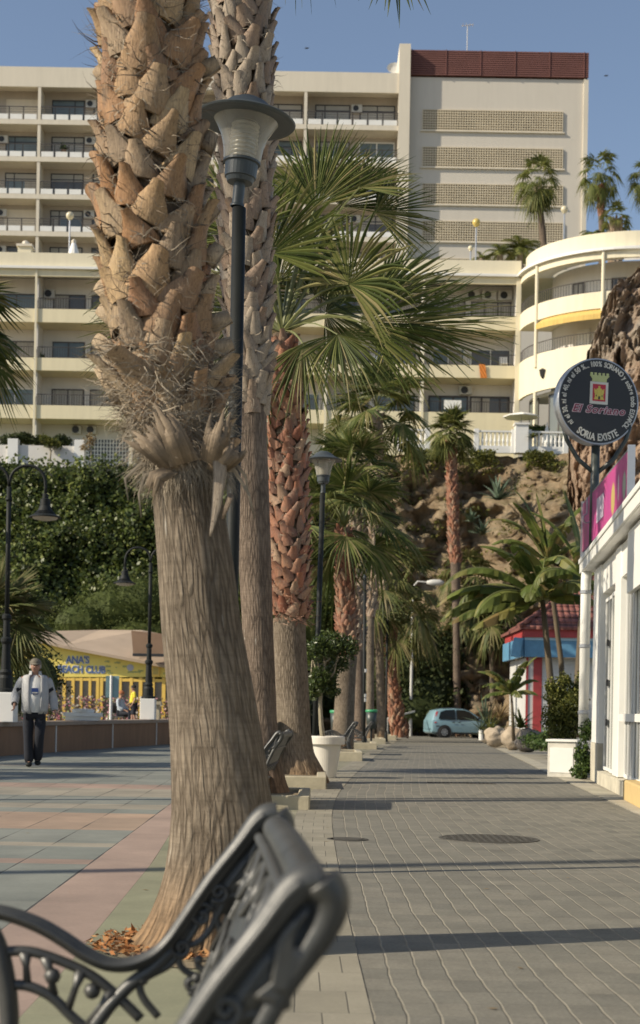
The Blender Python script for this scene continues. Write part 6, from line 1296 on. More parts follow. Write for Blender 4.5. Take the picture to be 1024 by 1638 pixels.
# modern road lamp at the end
d5 = 79.; bt = P(657, 1150, d5); tp = P(660, 930, d5); hd = P(697, 932, d5); t_ = thing('road_lamp', (bt.x, d5, -.2), 'thin grey road lamp with a flat oval head at the end of the street', 'road lamp')
mb = MB(); mb.tube([(bt.x, d5, -.2), (bt.x, d5, tp.z - .3), (bt.x + .25, d5, tp.z), (hd.x - .3, d5, hd.z)], [.09, .06, .05, .04], 8); build('pole', mb, MT['acu'], t_)
mb = MB(); mb.lathe([(0, -.5), (.10, -.45), (.17, -.2), (.17, .2), (.1, .4), (0, .45)], n=12, M=Matrix.Translation(hd) @ Matrix.Rotation(radians(90), 4, 'Y')); build('lamp_head', mb, MT['acu'], t_, smooth=True)
# globe lamps on the terraces
MT['globe'] = mat('globe_glass', (.60, .54, .38), .25, .1, 2.); MT['globey'] = mat('yellow_globe_glass', (.55, .42, .12), .25, .1, 2.)
for (px, py, d, zb2, r, m_, lab) in ((762, 356, 99, 29.3, .27, 'globey', 'yellow globe lamp on the roof terrace in front of the block screens'), (903, 335, 99, 29.3, .24, 'globe', 'pale globe lamp right of the slender roof palm'), (753, 397, 97, 29.3, .17, 'globe', 'small low globe lamp beside the yellow globe lamp'), (112, 345, 99, 29.3, .26, 'globe', 'globe lamp in front of the left balconies, beside the cone chimney')):
    c_ = P(px, py, d); t_ = thing('globe_lamp', (c_.x, d, zb2), lab, 'globe lamp', 'globe lamps on the roof terrace'); mb = MB(); mb.tube([(c_.x, d, zb2), (c_.x, d, c_.z - r)], .05, 8); build('pole', mb, MT['steel'], t_)
    mb = MB(); mb.lathe([(.08, -r * 1.15), (.1, -r)] + [(r * sin(q), -r * cos(q)) for q in np.linspace(.45, pi, 9)], c=tuple(c_), n=16); build('globe', mb, MT[m_], t_, smooth=True)
# promenade lamps with two swan-neck arms
def prom_lamp(px, ptop, d, label, arm=.76, yaw=0., zbase=.70, sc=1.0, ped=True):
    b = P(px, 1140, d); zt_ = P(px, ptop, d).z; t_ = thing('promenade_lamp', (b.x, d, zbase), label, 'street lamp', 'black swan-neck lamps on the sea wall'); R = .40 * sc
    if ped: mb = MB(); mb.box(b.x - .22, b.x + .22, d - .22, d + .22, zbase, zbase + .62); build('pedestal', mb, MT['white'], t_, bevel=.015)
    zp = zbase + (.62 if ped else 0); mb = MB()
    mb.lathe([(.20, 0), (.20, .06), (.15, .09), (.15, .3), (.12, .36), (.14, .42), (.10, .48), (.085, 1.0), (.12, 1.06), (.12, 1.12), (.075, 1.16), (.07, 1.5), (.10, 1.54), (.10, 1.60), (.055, 1.64)], c=(b.x, d, zp), n=18); build('ornate_base', mb, MT['black'], t_, smooth=False)
    mb = MB(); mb.tube([(b.x, d, zp + 1.6), (b.x, d, zt_ - .45)], .05, 12); mb.tube([(b.x, d, zt_ - .75), (b.x, d, zt_ - .68)], .07, 10); build('pole', mb, MT['black'], t_, smooth=True)
    for s in (-1, 1):
        cx = s * arm * cos(yaw); cy = s * arm * sin(yaw); pts = []
        for q in np.linspace(0, 1, 15):
            a = pi * q; pts.append((b.x + cx * (1 - cos(a)) / 2, d + cy * (1 - cos(a)) / 2, zt_ - .45 + .45 * sin(a) ** .8 if q < .999 else zt_ - .45))
        pts.append((b.x + cx, d + cy, zt_ - .62)); mb = MB(); mb.tube(pts, .032, 10); ar = build('arm', mb, MT['black'], t_, smooth=True)
        mb = MB(); k = sc; mb.lathe([(.04, .0), (.06, -.02), (.06, -.10), (.10, -.12), (.11, -.26), (.16, -.36), (.24, -.44), (.335, -.485), (.335, -.505), (.30, -.50), (.1, -.3)], c=(b.x + cx, d + cy, zt_ - .58), n=24); sh = build('lamp_shade', mb, MT['black'], t_)
        mb = MB(); mb.lathe([(.27, -.50), (.24, -.535), (.12, -.56), (0, -.565)], c=(b.x + cx, d + cy, zt_ - .58), n=20); build('diffuser', mb, flat('frosted_diffuser', (.48, .42, .34), .4), sh, smooth=True)
prom_lamp(8.5, 744, 31.3, 'nearest black double-arm lamp at the left edge, one bell shade in view')
prom_lamp(237, 876, 44.5, 'black double-arm lamp on a white pedestal in front of the yellow beach club')
prom_lamp(245, 985, 92, 'far black double-arm lamp whose two shades peep out behind the pole of the nearer one', .72, radians(50), zbase=.2, ped=False)
# ------------------------------------------------------------ sea wall and beach club
MT['seawall'] = mat('brown_wall_stone', (.24, .135, .075), .8, .3, 1.4, .3, 14, stretch=(1, 1, .35)); MT['coping'] = mat('pinkish_coping', (.30, .23, .175), .8, .15, 2., .2, 25)
SW = thing('sea_wall', (-6.6, 31, 0), 'long low brown seat wall with a pinkish coping and pale joints along the promenade', 'wall')
wa, wb = Vector((-7.75, 21.5, 0)), Vector((-3.9, 54, 0)); dr_ = (wb - wa).normalized(); MW = Matrix.Translation(wa) @ Matrix.Rotation(math.atan2(dr_.y, dr_.x), 4, 'Z'); LW = (wb - wa).length
mb = MB(); mb.box(0, LW, .02, .5, -.3, .60, MW); build('wall_face', mb, MT['seawall'], SW); mb = MB(); q = 0
while q < LW: mb.box(q, min(LW, q + 5.16), -.05, .56, .602, .70, MW); q += 5.17
build('coping', mb, MT['coping'], SW, bevel=.01)
for q in np.arange(3.2, LW, 5.2): mb = MB(); mb.box(q, q + .07, -.0, .018, -.3, .60, MW); build('joint_strip', mb, MT['whitewall'], SW)
mb = MB(); c_ = P(133, 1146, 38.5); mb.box(c_.x - .42, c_.x + .42, 38.3, 38.7, .702, .80); mb.box(c_.x - .47, c_.x + .47, 38.25, 38.75, .802, .90); mb.lathe([(.28, .902), (.3, .98), (.1, 1.0), (0, 1.0)], c=(c_.x, 38.5, 0), n=12); tag(build('stone_planter', mb, MT['white']), 'white stone planter on the sea wall left of the blue signboard', 'planter')
mb = MB(); c_ = P(250, 1140, 45.5); mb.box(c_.x - .1, c_.x + .1, 45.4, 45.6, .7, 1.15); mb.box(c_.x - .16, c_.x + .16, 45.3, 45.7, 1.152, 1.25); tag(build('drinking_fountain', mb, MT['stone']), 'small stone block on the sea wall just right of the white lamp pedestal', 'stone block')
dC2 = 70.; BC = thing('beach_club', (P(170, 1100, dC2).x, dC2, -.2), 'yellow beach club with a pale tent-like roof, blue lettering and tall windows', 'restaurant')
MT['clubyellow'] = mat('club_yellow', (.85, .68, .16), .55, .12, 1.); MT['clubframe'] = mat('club_frame_yellow', (.82, .55, .12), .5, .06); MT['tent'] = mat('tent_roof', (.44, .34, .25), .85, .15, .6, .2, 5)
Mc = Matrix.Translation((0, dC2, 0)) @ Matrix.Rotation(radians(90), 4, 'X')
def cp(px, py, d=dC2): q = P(px, py, d); return (q.x, q.z)
mb = MB(); mb.prism([cp(20, 1020), cp(105, 1037), cp(268, 1068), cp(420, 1098), cp(420, 1083), cp(268, 1083.5), cp(20, 1083.5)][:3] + [cp(330, 1080), cp(268, 1083), cp(20, 1083)], Mc, .2); sgn = build('sign_fascia', mb, MT['clubyellow'], BC)
mb = MB(); q = P(132, 1052, dC2); a_ = Matrix.Translation((P(125, 1054, dC2).x, dC2 - .12, P(125, 1056, dC2).z)) @ Matrix.Rotation(radians(90), 4, 'X'); b_ = Matrix.Translation((P(131, 1072, dC2).x, dC2 - .12, P(131, 1071.5, dC2).z)) @ Matrix.Rotation(radians(90), 4, 'X')
sh_ = Matrix.Translation((.0, 0, -.012)); build('lettering_outline', text_mb("ANA'S", .46, a_ @ sh_, .85, .01, .035), MT['signwhite'], sgn); build('lettering_outline', text_mb('BEACH CLUB', .46, b_ @ sh_, .82, .01, .035), MT['signwhite'], sgn)
MT['bluelet'] = flat('blue_lettering', (.06, .13, .36)); build('lettering', text_mb("ANA'S", .46, a_, .85, .02, .004), MT['bluelet'], sgn); build('lettering', text_mb('BEACH CLUB', .46, b_, .82, .02, .004), MT['bluelet'], sgn)
rr = random.Random(4); MT['script'] = flat('olive_script', (.35, .38, .16))
for (px, py, w_) in ((168, 1058, 8), (184, 1060, 10), (197, 1066, 12), (170, 1066, 9), (171, 1073, 7), (205, 1075, 22), (172, 1077, 10), (222, 1073, 8), (262, 1077, 10), (186, 1068, 3)):
    x, z = cp(px, py); mb = MB()
    for k in range(int(w_ / 1.6)): xx = x + k * .047; mb.box(xx, xx + .034, dC2 - .112, dC2 - .104, z - rr.uniform(.02, .05), z + rr.uniform(.02, .06))
    build('small_lettering', mb, MT['script'], sgn)
mb = MB(); x, z = cp(209, 1068); mb.lathe([(0, 0), (.16, 0), (.16, .01), (0, .01)], n=14, M=Matrix.Translation((x, dC2 - .11, z)) @ Matrix.Rotation(radians(90), 4, 'X')); build('round_emblem', mb, flat('grey_lilac', (.45, .45, .50)), sgn)
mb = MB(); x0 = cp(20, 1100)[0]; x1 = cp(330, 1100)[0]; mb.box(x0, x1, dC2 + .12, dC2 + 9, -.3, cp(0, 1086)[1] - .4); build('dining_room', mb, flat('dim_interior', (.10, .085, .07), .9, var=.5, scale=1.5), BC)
posts = [(60, .1), (75, .1), (89, .1), (103, .14), (117, .14), (130, .12), (144, .12), (157, .18), (162, .18), (192, .16), (210, .14), (225, .16), (241, .18), (245, .14), (262, .16), (280, .14), (300, .14)]
for px, w_ in posts: x = cp(px, 1110)[0]; mb = MB(); mb.box(x - w_ / 2, x + w_ / 2, dC2 - .08, dC2 + .02, -.2, cp(px, 1083.6)[1]); build('post', mb, MT['clubframe'], BC)
mb = MB(); z = cp(180, 1087)[1]; mb.box(x0, x1, dC2 - .07, dC2 + .015, z - .08, z + .06); build('header', mb, MT['clubframe'], BC)
MT['clubglass'] = mat('club_window', (.13, .125, .12), .12, .4, .8, spec=.7)
for (a, _), (b2, _) in zip(posts, posts[1:]):
    if b2 - a < 8: continue
    xa, xb = cp(a, 1110)[0], cp(b2, 1110)[0]; mb = MB(); mb.box(xa + .06, xb - .06, dC2 + .03, dC2 + .06, -.2, z - .08); build('window', mb, MT['clubglass'], BC)
mb = MB(); x, z = cp(250, 1073); mb.box(x - .18, x + .18, dC2 - .2, dC2 - .1, z - .25, z + .25); sb = build('small_plaque', mb, MT['clubframe'], BC); mb = MB(); mb.box(x - .12, x + .12, dC2 - .21, dC2 - .201, z - .17, z + .17); build('plaque_face', mb, flat('plaque_ochre', (.55, .42, .12)), sb)
mb = MB()   # tent roof with a ridge, hips and thickness
e = [Vector((cp(20, 1013)[0], dC2 - .5, cp(20, 1013)[1])), Vector((cp(105, 1033)[0], dC2 - .6, cp(105, 1033)[1])), Vector((cp(225, 1056)[0], dC2 - .6, cp(225, 1056)[1])), Vector((cp(340, 1079)[0], dC2 - .6, cp(340, 1079)[1]))]
r_ = [P(60, 1010, 74), P(160, 1007.5, 74), P(228, 1008, 74), P(340, 1030, 76)]
vs = [tuple(v) for v in e] + [tuple(v) for v in r_] + [(v.x, v.y, v.z - .14) for v in e] + [(v.x, 82, v.z - 1.5) for v in r_]
mb.add(vs, [(0, 1, 5, 4), (1, 2, 6, 5), (2, 3, 7, 6), (8, 9, 1, 0), (9, 10, 2, 1), (10, 11, 3, 2), (4, 5, 13, 12), (5, 6, 14, 13), (6, 7, 15, 14)]); build('tent_roof', mb, MT['tent'], BC)
mb = MB(); a, b2 = P(213, 1046, 68.6), P(330, 1052, 68.6); mb.box(a.x, b2.x, 68.4, 69, a.z - .1, a.z + .02); build('awning_bar', mb, MT['dark'], BC)
mb = MB(); a = P(210, 1012, 70); mb.add([(a.x, 70, a.z + .1), (P(330, 1016, 70).x, 70, a.z - .2), (P(330, 1052, 68.7).x, 68.7, b2.z), (P(213, 1046, 68.7).x, 68.7, P(213, 1045, 68.7).z)], [(0, 3, 2, 1), (0, 1, 2, 3)]); 
build('sloping_awning', mb, mat('tan_canvas', (.30, .20, .13), .9, .1, .6), BC)
n = 1500; rng = np.random.default_rng(77); xs = rng.uniform(cp(60, 0)[0], cp(300, 0)[0], n); zz = .45 + 1.1 * rng.random(n) ** 1.3
MT['flowers'] = leaf_mat('mixed_flowers', [(.08, .12, .05), (.55, .50, .45), (.45, .12, .18), (.10, .14, .06), (.30, .35, .15), (.50, .20, .25), (.20, .22, .2)], .1, .7)
tag(build('flower_border', leaf_cloud(np.stack([xs, rng.uniform(dC2 - .9, dC2 - .5, n), zz], 1), np.tile([0, -1, .3], (n, 1)), .12, rng, .5, 1.3), MT['flowers']), 'pink, white and green flowers in front of the beach club windows', 'flowers', kind='stuff')
t_ = thing('blue_signboard', tuple(P(180, 1147, 52)), 'blue-grey folded signboard on a white pole before the beach club', 'sign'); a, b2 = P(169, 1081, 52), P(190, 1116, 52); xm = P(178, 1100, 52).x
mb = MB(); mb.prism([(0, a.z), (xm - a.x, a.z), (xm - a.x, b2.z), (0, b2.z)], Matrix.Translation((a.x, 52.1, 0)) @ Matrix.Rotation(radians(12), 4, 'Z') @ Matrix.Rotation(radians(90), 4, 'X'), .04); mb.box(xm + .03, b2.x, 52.0, 52.04, b2.z, a.z); build('board', mb, flat('blue_grey_board', (.20, .31, .33), var=.2), t_)
mb = MB(); mb.tube([(xm, 51.95, -.1), (xm, 51.95, a.z + .02)], .045, 8); build('pole', mb, MT['white'], t_)
# terrace parasols, towel
dP = 90.5; a = P(834, 662, dP); t_ = thing('open_parasol', (a.x, dP, 16.4), 'open white parasol on the cliff terrace under the yellow wall', 'parasol'); mb = MB(); mb.lathe([(1.1, -.22), (1.08, -.16), (.5, .0), (0, .12), (0, .0), (.5, -.08), (1.05, -.2)], c=tuple(a), n=8); build('canopy', mb, MT['white'], t_); mb = MB(); mb.tube([(a.x, dP, 16.4), (a.x, dP, a.z)], .03, 6); build('pole', mb, MT['steel'], t_)
a = P(875, 690, dP); t_ = thing('closed_parasol', (a.x, dP, 16.4), 'closed white parasol on the terrace in front of the curved glazing', 'parasol'); mb = MB(); mb.lathe([(.06, 17.0), (.2, 17.05), (.22, 17.5), (.14, 18.1), (.05, 18.5), (0, 18.55)], c=(a.x, dP, 0), n=10); build('canopy', mb, MT['white'], t_, smooth=True); mb = MB(); mb.tube([(a.x, dP, 16.4), (a.x, dP, 18.7)], .03, 6); build('pole', mb, MT['steel'], t_)
a = P(771, 583, D2); mb = MB(); mb.grid([(a.x - .2 + .4 * i / 4 + .03 * j, D2 - .06 - .03 * ((i + j) % 2), a.z - .22 * j) for j in range(5) for i in range(5)], 5, 5); tw = build('towel', mb, flat('orange_cloth', (.60, .20, .04), .9)); tw.modifiers.new('solid', 'SOLIDIFY').thickness = .02; tag(tw, 'orange towel hanging over the middle yellow balcony', 'towel')
for i, (px, py) in enumerate(((970, 121), (491, 77))):
    a = P(px, py, 140); mb = MB(); mb.tube([(a.x - .22, 140, a.z - .03), (a.x, 140, a.z), (a.x + .2, 140, a.z + .02)], [.02, .07, .02], 6)
    for s in (-1, 1): mb.add([(a.x - .1, 140, a.z), (a.x + .1, 140, a.z), (a.x + .05 - .25 * i, 140 + s * .5, a.z + .28 * s), (a.x - .1, 140 + s * .3, a.z + .2 * s)], [(0, 1, 2, 3), (3, 2, 1, 0)])
    tag(build('bird', mb, MT['dark']), ('small bird flying right of the tall block', 'small bird flying above the left block, near the palm leaves')[i], 'bird')
mb = MB(); aa = [P(0, 394, 60), P(15, 403, 60), P(33, 421, 60)]; 

rc_ = random.Random(12)
for i, (px, py, d, z, kind, lab) in enumerate(((212, 655, 96.2, 19.5, 'p', 'green potted plant on the lowest left yellow balcony'), (64, 575, 96.2, 22.6, 'p', 'small plant beside the cream column on the second left balcony'), (102, 236, 120.9, 0, 'p', 'bushy plant on an upper left balcony of the tall block'), (600, 573, 96, 22.6, 'c', 'white plastic chair on the middle yellow balcony behind the palm'), (722, 650, 96, 19.5, 'w', 'white cloth over the railing of the lowest yellow balcony'), (806, 575, 96, 22.6, 'c', 'white plastic chair on the middle yellow balcony near the corner column'), (618, 195, 120.9, 0, 'c', 'light chair on the top balcony beside the tall cream pillar'))):
    q = P(px, py, d)
    if kind == 'p':
        t_ = thing('potted_plant', tuple(q), lab, 'potted plant'); mb = MB(); mb.lathe([(0, -.55), (.16, -.55), (.22, -.2), (.18, -.2), (0, -.22)], c=tuple(q), n=10); build('pot', mb, MT['boot_red'], t_)
        p_, d_ = blob_points([(q.x, q.y, q.z + .05, .35, .3, .38)], 160, np.random.default_rng(i), .1); build('foliage', leaf_cloud(p_, d_, .16, np.random.default_rng(i)), MT['vineleaf'], t_)
    elif kind == 'c':
        t_ = thing('balcony_chair', tuple(q), lab, 'chair'); mb = MB(); mb.box(q.x - .25, q.x + .25, q.y - .2, q.y + .25, q.z - .3, q.z - .26); build('seat', mb, MT['white'], t_); mb = MB(); mb.box(q.x - .25, q.x + .25, q.y + .25, q.y + .29, q.z - .26, q.z + .22); build('backrest', mb, MT['white'], t_)
        for sx in (-.22, .2): mb = MB(); mb.box(q.x + sx, q.x + sx + .03, q.y - .18, q.y - .15, q.z - .7, q.z - .301); build('leg', mb, MT['white'], t_)
    else:
        mb = MB(); mb.grid([(q.x - .55 + 1.1 * i2 / 8, D2 - .03 - .03 * ((i2 + j) % 2), 20.85 - .14 * j) for j in range(5) for i2 in range(9)], 9, 5); o = build('cloth', mb, MT['white']); o.modifiers.new('solid', 'SOLIDIFY').thickness = .02; tag(o, lab, 'cloth')
# ------------------------------------------------------------ cast metal benches
m, t, b = new_mat('worn_dark_cast_metal'); n = N(t); vec = n.coord('Object'); a1 = n.noise(vec, 9, 6, .65); a2 = n.noise(vec, 70, 4, .7)
geo = t.nodes.new('ShaderNodeNewGeometry'); ed = n.m('MULTIPLY_ADD', geo.outputs['Pointiness'], 6.0, -2.85, clamp=True)
c0 = n.mix(n.m('MULTIPLY_ADD', a1, 2.4, -.7, clamp=True), (.023, .025, .025), (.055, .057, .054)); c0 = n.mix(n.m('MULTIPLY', ed, .3), c0, (.16, .15, .13))
t.links.new(c0, b.inputs['Base Color']); t.links.new(n.m('MULTIPLY_ADD', a1, .35, .26), b.inputs['Roughness']); b.inputs['Metallic'].default_value = .1; b.inputs['Specular IOR Level'].default_value = .7
n.bump(n.m('ADD', a2, n.m('MULTIPLY', a1, 1.5)), .25, .003, b); MT['cast'] = m
def smooth_pts(pts, k=5):
    """Catmull-Rom through 2-D points"""
    P_ = [np.array(p, float) for p in pts]; P_ = [2 * P_[0] - P_[1]] + P_ + [2 * P_[-1] - P_[-2]]; out = []
    for i in range(1, len(P_) - 2):
        p0, p1, p2, p3 = P_[i - 1:i + 3]
        for q in range(k):
            s = q / k; out.append(.5 * ((2 * p1) + (-p0 + p2) * s + (2 * p0 - 5 * p1 + 4 * p2 - p3) * s * s + (-p0 + 3 * p1 - 3 * p2 + p3) * s ** 3))
    return [tuple(p) for p in out] + [tuple(P_[-2])]
BL = 1.335     # length of the bench along its y axis; profile in x (front = -x) and z
front_rail = [(.012, .842), (-.012, .838), (-.036, .815), (-.07, .766), (-.13, .687), (-.186, .600), (-.225, .540), (-.262, .505), (-.314, .484), (-.364, .484), (-.414, .506), (-.464, .540), (-.52, .573), (-.586, .598), (-.64, .605), (-.70, .592), (-.745, .556), (-.752, .51), (-.728, .478), (-.70, .492)]
rear_rail = [(.010, .840), (.026, .812), (.012, .765), (-.042, .68), (-.094, .575), (-.134, .475), (-.162, .40), (-.178, .33), (-.165, .22), (-.12, .10), (-.06, .0)]
inner_l = [(-.30, .462), (-.285, .44), (-.25, .395), (-.20, .355), (-.17, .33)]
arm2 = [(-.22, .52), (-.262, .475), (-.31, .44), (-.36, .385), (-.40, .33)]
front_leg = [(-.655, .585), (-.625, .55), (-.602, .48), (-.588, .40), (-.585, .33), (-.60, .24), (-.64, .12), (-.665, .0)]
arc2 = [(-.598, .512), (-.54, .512), (-.47, .49), (-.40, .455), (-.34, .405), (-.29, .355)]
arc3 = [(-.585, .435), (-.54, .43), (-.49, .405), (-.445, .36), (-.41, .33)]
def bench_end(parent, y, name, face):
    mb = MB()
    def T(pts, r, k=5, n_=10, fl=1.0, yo=0): S = smooth_pts(pts, k); mb.tube([(p[0], y + yo, p[1]) for p in S], [r] * len(S) if not hasattr(r, '__len__') else list(np.interp(np.linspace(0, 1, len(S)), np.linspace(0, 1, len(r)), r)), n_)
    T(front_rail, [.028, .026, .021, .018, .018, .018, .019, .019, .018, .017, .014, .012], 5, 14); T(rear_rail, [.032, .026, .019, .016, .016, .019, .020, .022], 5, 12); T(front_leg, [.02, .024, .022, .02, .024], 5, 12)
    T(arc2, .0125, 5); T(arc3, .0125, 5); T(arm2, [.017, .016, .016], 4, 10); T([(-.17, .312), (-.30, .305), (-.45, .300), (-.588, .305)], .016); T([(p_[0] - .004, p_[1] + .002) for p_ in front_rail[1:16]], .0075, 5, 8, yo=face * .021)
    # inner rib following the front rail, meeting the arm in a knuckle
    T([(-.052, .735), (-.09, .68), (-.15, .60), (-.19, .535), (-.225, .485), (-.27, .458), (-.292, .44), (-.285, .405), (-.25, .36)], .0095, 5); T([(-.03, .72), (-.07, .63), (-.115, .53), (-.155, .45), (-.18, .41)], .008, 5)
    # scrolls in the open part of the back
    T([(-.165, .455), (-.19, .468), (-.205, .49), (-.195, .522), (-.165, .535), (-.14, .56), (-.12, .60), (-.098, .64), (-.072, .648), (-.062, .62), (-.085, .57), (-.115, .53), (-.118, .49), (-.14, .47), (-.16, .478), (-.163, .497)], .0085, 5, 8)
    T([(-.098, .645), (-.118, .63), (-.125, .60), (-.112, .56), (-.108, .52), (-.12, .49)], .008, 5, 8); T([(-.165, .455), (-.185, .442), (-.178, .425), (-.165, .43)], .009, 4, 8)
    for (cx, cz, r) in ((-.165, .452, .014), (-.161, .495, .012), (-.49, .455, .02), (-.40, .42, .02), (-.288, .448, .016)): mb.lathe([(.002, -r), (r * .7, -r * .7), (r, 0), (r * .7, r * .7), (.002, r)], c=(cx, y, cz), n=10)
    for a_, b2 in (((-.505, .50), (-.485, .41)), ((-.425, .468), (-.455, .375)), ((-.355, .42), (-.41, .34)), ((-.552, .51), (-.545, .43))): mb.tube([(a_[0], y, a_[1]), ((a_[0] * .6 + b2[0] * .4), y, (a_[1] * .6 + b2[1] * .4)), (b2[0], y, b2[1])], [.016, .008, .010], 8)
    for pl in ([(-.15, .625), (-.20, .555), (-.245, .51), (-.30, .475), (-.27, .465), (-.225, .50), (-.19, .545), (-.135, .62)],):
        mb.prism(pl, Matrix.Translation((0, y, 0)) @ Matrix.Rotation(radians(90), 4, 'X'), .012)
    for (cx, cz, r0, ph) in ((-.155, .60, .030, .5), (-.20, .525, .026, 2.4), (-.118, .655, .024, 4.0)): T([(cx + r0 * (1 - q * .8) * cos(ph + q * 8), cz + r0 * (1 - q * .8) * sin(ph + q * 8)) for q in np.linspace(0, 1, 12)], .0058, 3, 7, yo=face * .010)
    # leaf-shaped relief filling the upper part
    web = [(.0, .825), (-.03, .80), (-.065, .745), (-.105, .69), (-.15, .63), (-.12, .605), (-.085, .60), (-.055, .655), (-.028, .705), (.002, .75), (.018, .79), (.014, .815)]
    mb.prism([(p[0], p[1]) for p in web], Matrix.Translation((0, y, 0)) @ Matrix.Rotation(radians(90), 4, 'X'), .014)
    for k in range(5):
        q = k / 4; T([(-.008 - .010 * q, .80 - .012 * q), (-.03 - .012 * q, .765 - .008 * q), (-.05 - .02 * q + .02, .72 - .01 * q), (-.052 - .012 * q + .012, .68 + .004 * q)], .0065, 4, 6, yo=face * .014)
        T([(.0 - .02 * q, .735 + .01 * q), (-.035 - .012 * q, .70), (-.055 - .022 * q, .665 + .008 * q)], .006, 4, 6, yo=face * .014)
    for (cx, cz) in ((-.06, .0), (-.665, .0)): mb.lathe([(.035, 0), (.035, .012), (.022, .03)], c=(cx, y, 0), n=12)
    return build(name, mb, MT['cast'], parent, smooth=True)
def make_bench():
    o = thing('bench', (0, 0, 0), 'ornate dark cast-metal bench filling the lower left foreground, seen from its end', 'bench', 'cast-metal benches between the palms')
    bench_end(o, 0, 'end_frame', -1); bench_end(o, BL, 'end_frame', -1)
    # back panel: pierced casting between the ends, top swept up in a low arch
    mb = MB(); nu = 60; nv = 18; pts = []
    line = smooth_pts([(-.168, .40), (-.142, .46), (-.103, .56), (-.055, .66), (-.012, .75), (.006, .80)], 8)
    for side in (0, 1):
        for j in range(nv + 1):
            p_ = line[int(j / nv * (len(line) - 1))]
            for i in range(nu + 1):
                y = BL * i / nu; up = .008 * sin(pi * i / nu) * (j / nv) ** 2
                rel = 0 if side else .006 * (sin(i * .85) * sin(j * .9) + .6 * sin(i * .5 + j * 1.1))
                pts.append((p_[0] - .004 - rel + side * .016, y, p_[1] + up))
    n1 = (nu + 1) * (nv + 1); fs = []
    for j in range(nv):
        for i in range(nu): a = j * (nu + 1) + i; fs += [(a, a + 1, a + nu + 2, a + nu + 1), (n1 + a + 1, n1 + a, n1 + a + nu + 1, n1 + a + nu + 2)]
    mb.add(pts, fs); panel = build('back_panel', mb, MT['cast'], o, smooth=True)
    mb = MB()
    for k in range(5):
        yc = BL * (k + .5) / 5
        for s in (-1, 1):
            sp = [(yc + s * (.02 + .085 * (1 - q)) * cos(q * 7.5), .70 + (.075 - .055 * q) * sin(q * 7.5)) for q in np.linspace(0, .9, 16)]
            mb.tube([(-.045 + (z - .70) * .46 - .012, y + s * .01, z) for y, z in sp], .007, 7)
        mb.tube([(-.13, yc - .10, .52), (-.105, yc - .03, .58), (-.096, yc + .04, .60), (-.108, yc + .10, .57), (-.13, yc + .12, .52)], .007, 7)
        mb.tube([(-.155, yc - .12, .41), (-.12, yc - .05, .47), (-.135, yc + .02, .45), (-.11, yc + .09, .49)], .006, 6)
    build('scroll_relief', mb, MT['cast'], panel, smooth=True)
    mb = MB(); pr = []
    for i in range(41):
        y = BL * i / 40; up = .010 * sin(pi * i / 40); pr.append((.010, y, .806 + up))
    mb.tube(pr, .032, 16); mb.tube([(p[0] - .038, p[1], p[2] - .02) for p in pr], .013, 8); mb.tube([(p[0] - .045, p[1], p[2] - .145) for p in pr], .009, 8); build('top_rail', mb, MT['cast'], o, smooth=True)
    for k in range(6):
        mb = MB(); x = -.22 - k * .072; z = .300 + .010 * sin(k * .6) + (.012 if k == 5 else 0); mb.box(x - .029, x + .029, -.01, BL + .01, z - .008, z + .010); build('seat_slat', mb, MT['cast'], o, bevel=.005)
    mb = MB(); mb.tube([(-.30, 0, .17), (-.30, BL, .17)], .012, 8); mb.tube([(-.165, 0, .2), (-.30, 0, .17), (-.60, 0, .24)], .012, 8); mb.tube([(-.165, BL, .2), (-.30, BL, .17), (-.60, BL, .24)], .012, 8); build('stretcher', mb, MT['cast'], o, smooth=True)
    return o
bench = make_bench(); bench.location = (-.006, 2.1, 0); bench.rotation_euler.z = math.atan2(.100, 1.33); bench.scale.z = .966
for (px, d, lab) in ((452, 16.9, 'second metal bench, only its scrolled back and foot show behind the two near palm trunks'), (566, 38.5, 'dark bench whose round iron end shows at the foot of the slanting palm'), (592, 49, 'farthest metal bench, a dark bit beside the standing bin')):
    c = copy_tree(bench); q = P(px, 1150, d); c.location = (q.x, d - 1.2, gz(d)); c.rotation_euler.z = radians(-3); c['label'] = lab

# ------------------------------------------------------------ people
MT['skin'] = mat('skin', (.42, .24, .17), .55, .1, 6., spec=.4); MT['hair'] = mat('grey_hair', (.35, .33, .30), .9, .2)
def skin(name, joints, bones, m, parent, sub=2, root=None):
    """one continuous body: joints {name: (x, y, z, r) or (.., rx, ry)}"""
    names = list(joints); me = bpy.data.meshes.new(name); me.from_pydata([joints[k][:3] for k in names], [(names.index(a), names.index(b)) for a, b in bones], [])
    o = bpy.data.objects.new(name, me); COL.objects.link(o); s = o.modifiers.new('skin', 'SKIN'); s.use_smooth_shade = True; s.branch_smoothing = .6
    if not me.skin_vertices: me.skin_vertices.new(name='')
    for i, k in enumerate(names):
        v = joints[k]; me.skin_vertices[0].data[i].radius = (v[3], v[4] if len(v) > 4 else v[3]); me.skin_vertices[0].data[i].use_root = (k == (root or names[0]))
    ss = o.modifiers.new('sub', 'SUBSURF'); ss.levels = ss.render_levels = sub
    dg = bpy.context.evaluated_depsgraph_get(); me2 = bpy.data.meshes.new_from_object(o.evaluated_get(dg)); bpy.data.objects.remove(o)
    me2.materials.clear(); me2.materials.append(m); me2.polygons.foreach_set('use_smooth', [True] * len(me2.polygons)); me2.name = name
    o = bpy.data.objects.new(name, me2); COL.objects.link(o)
    if parent is not None: o.parent = parent
    return o
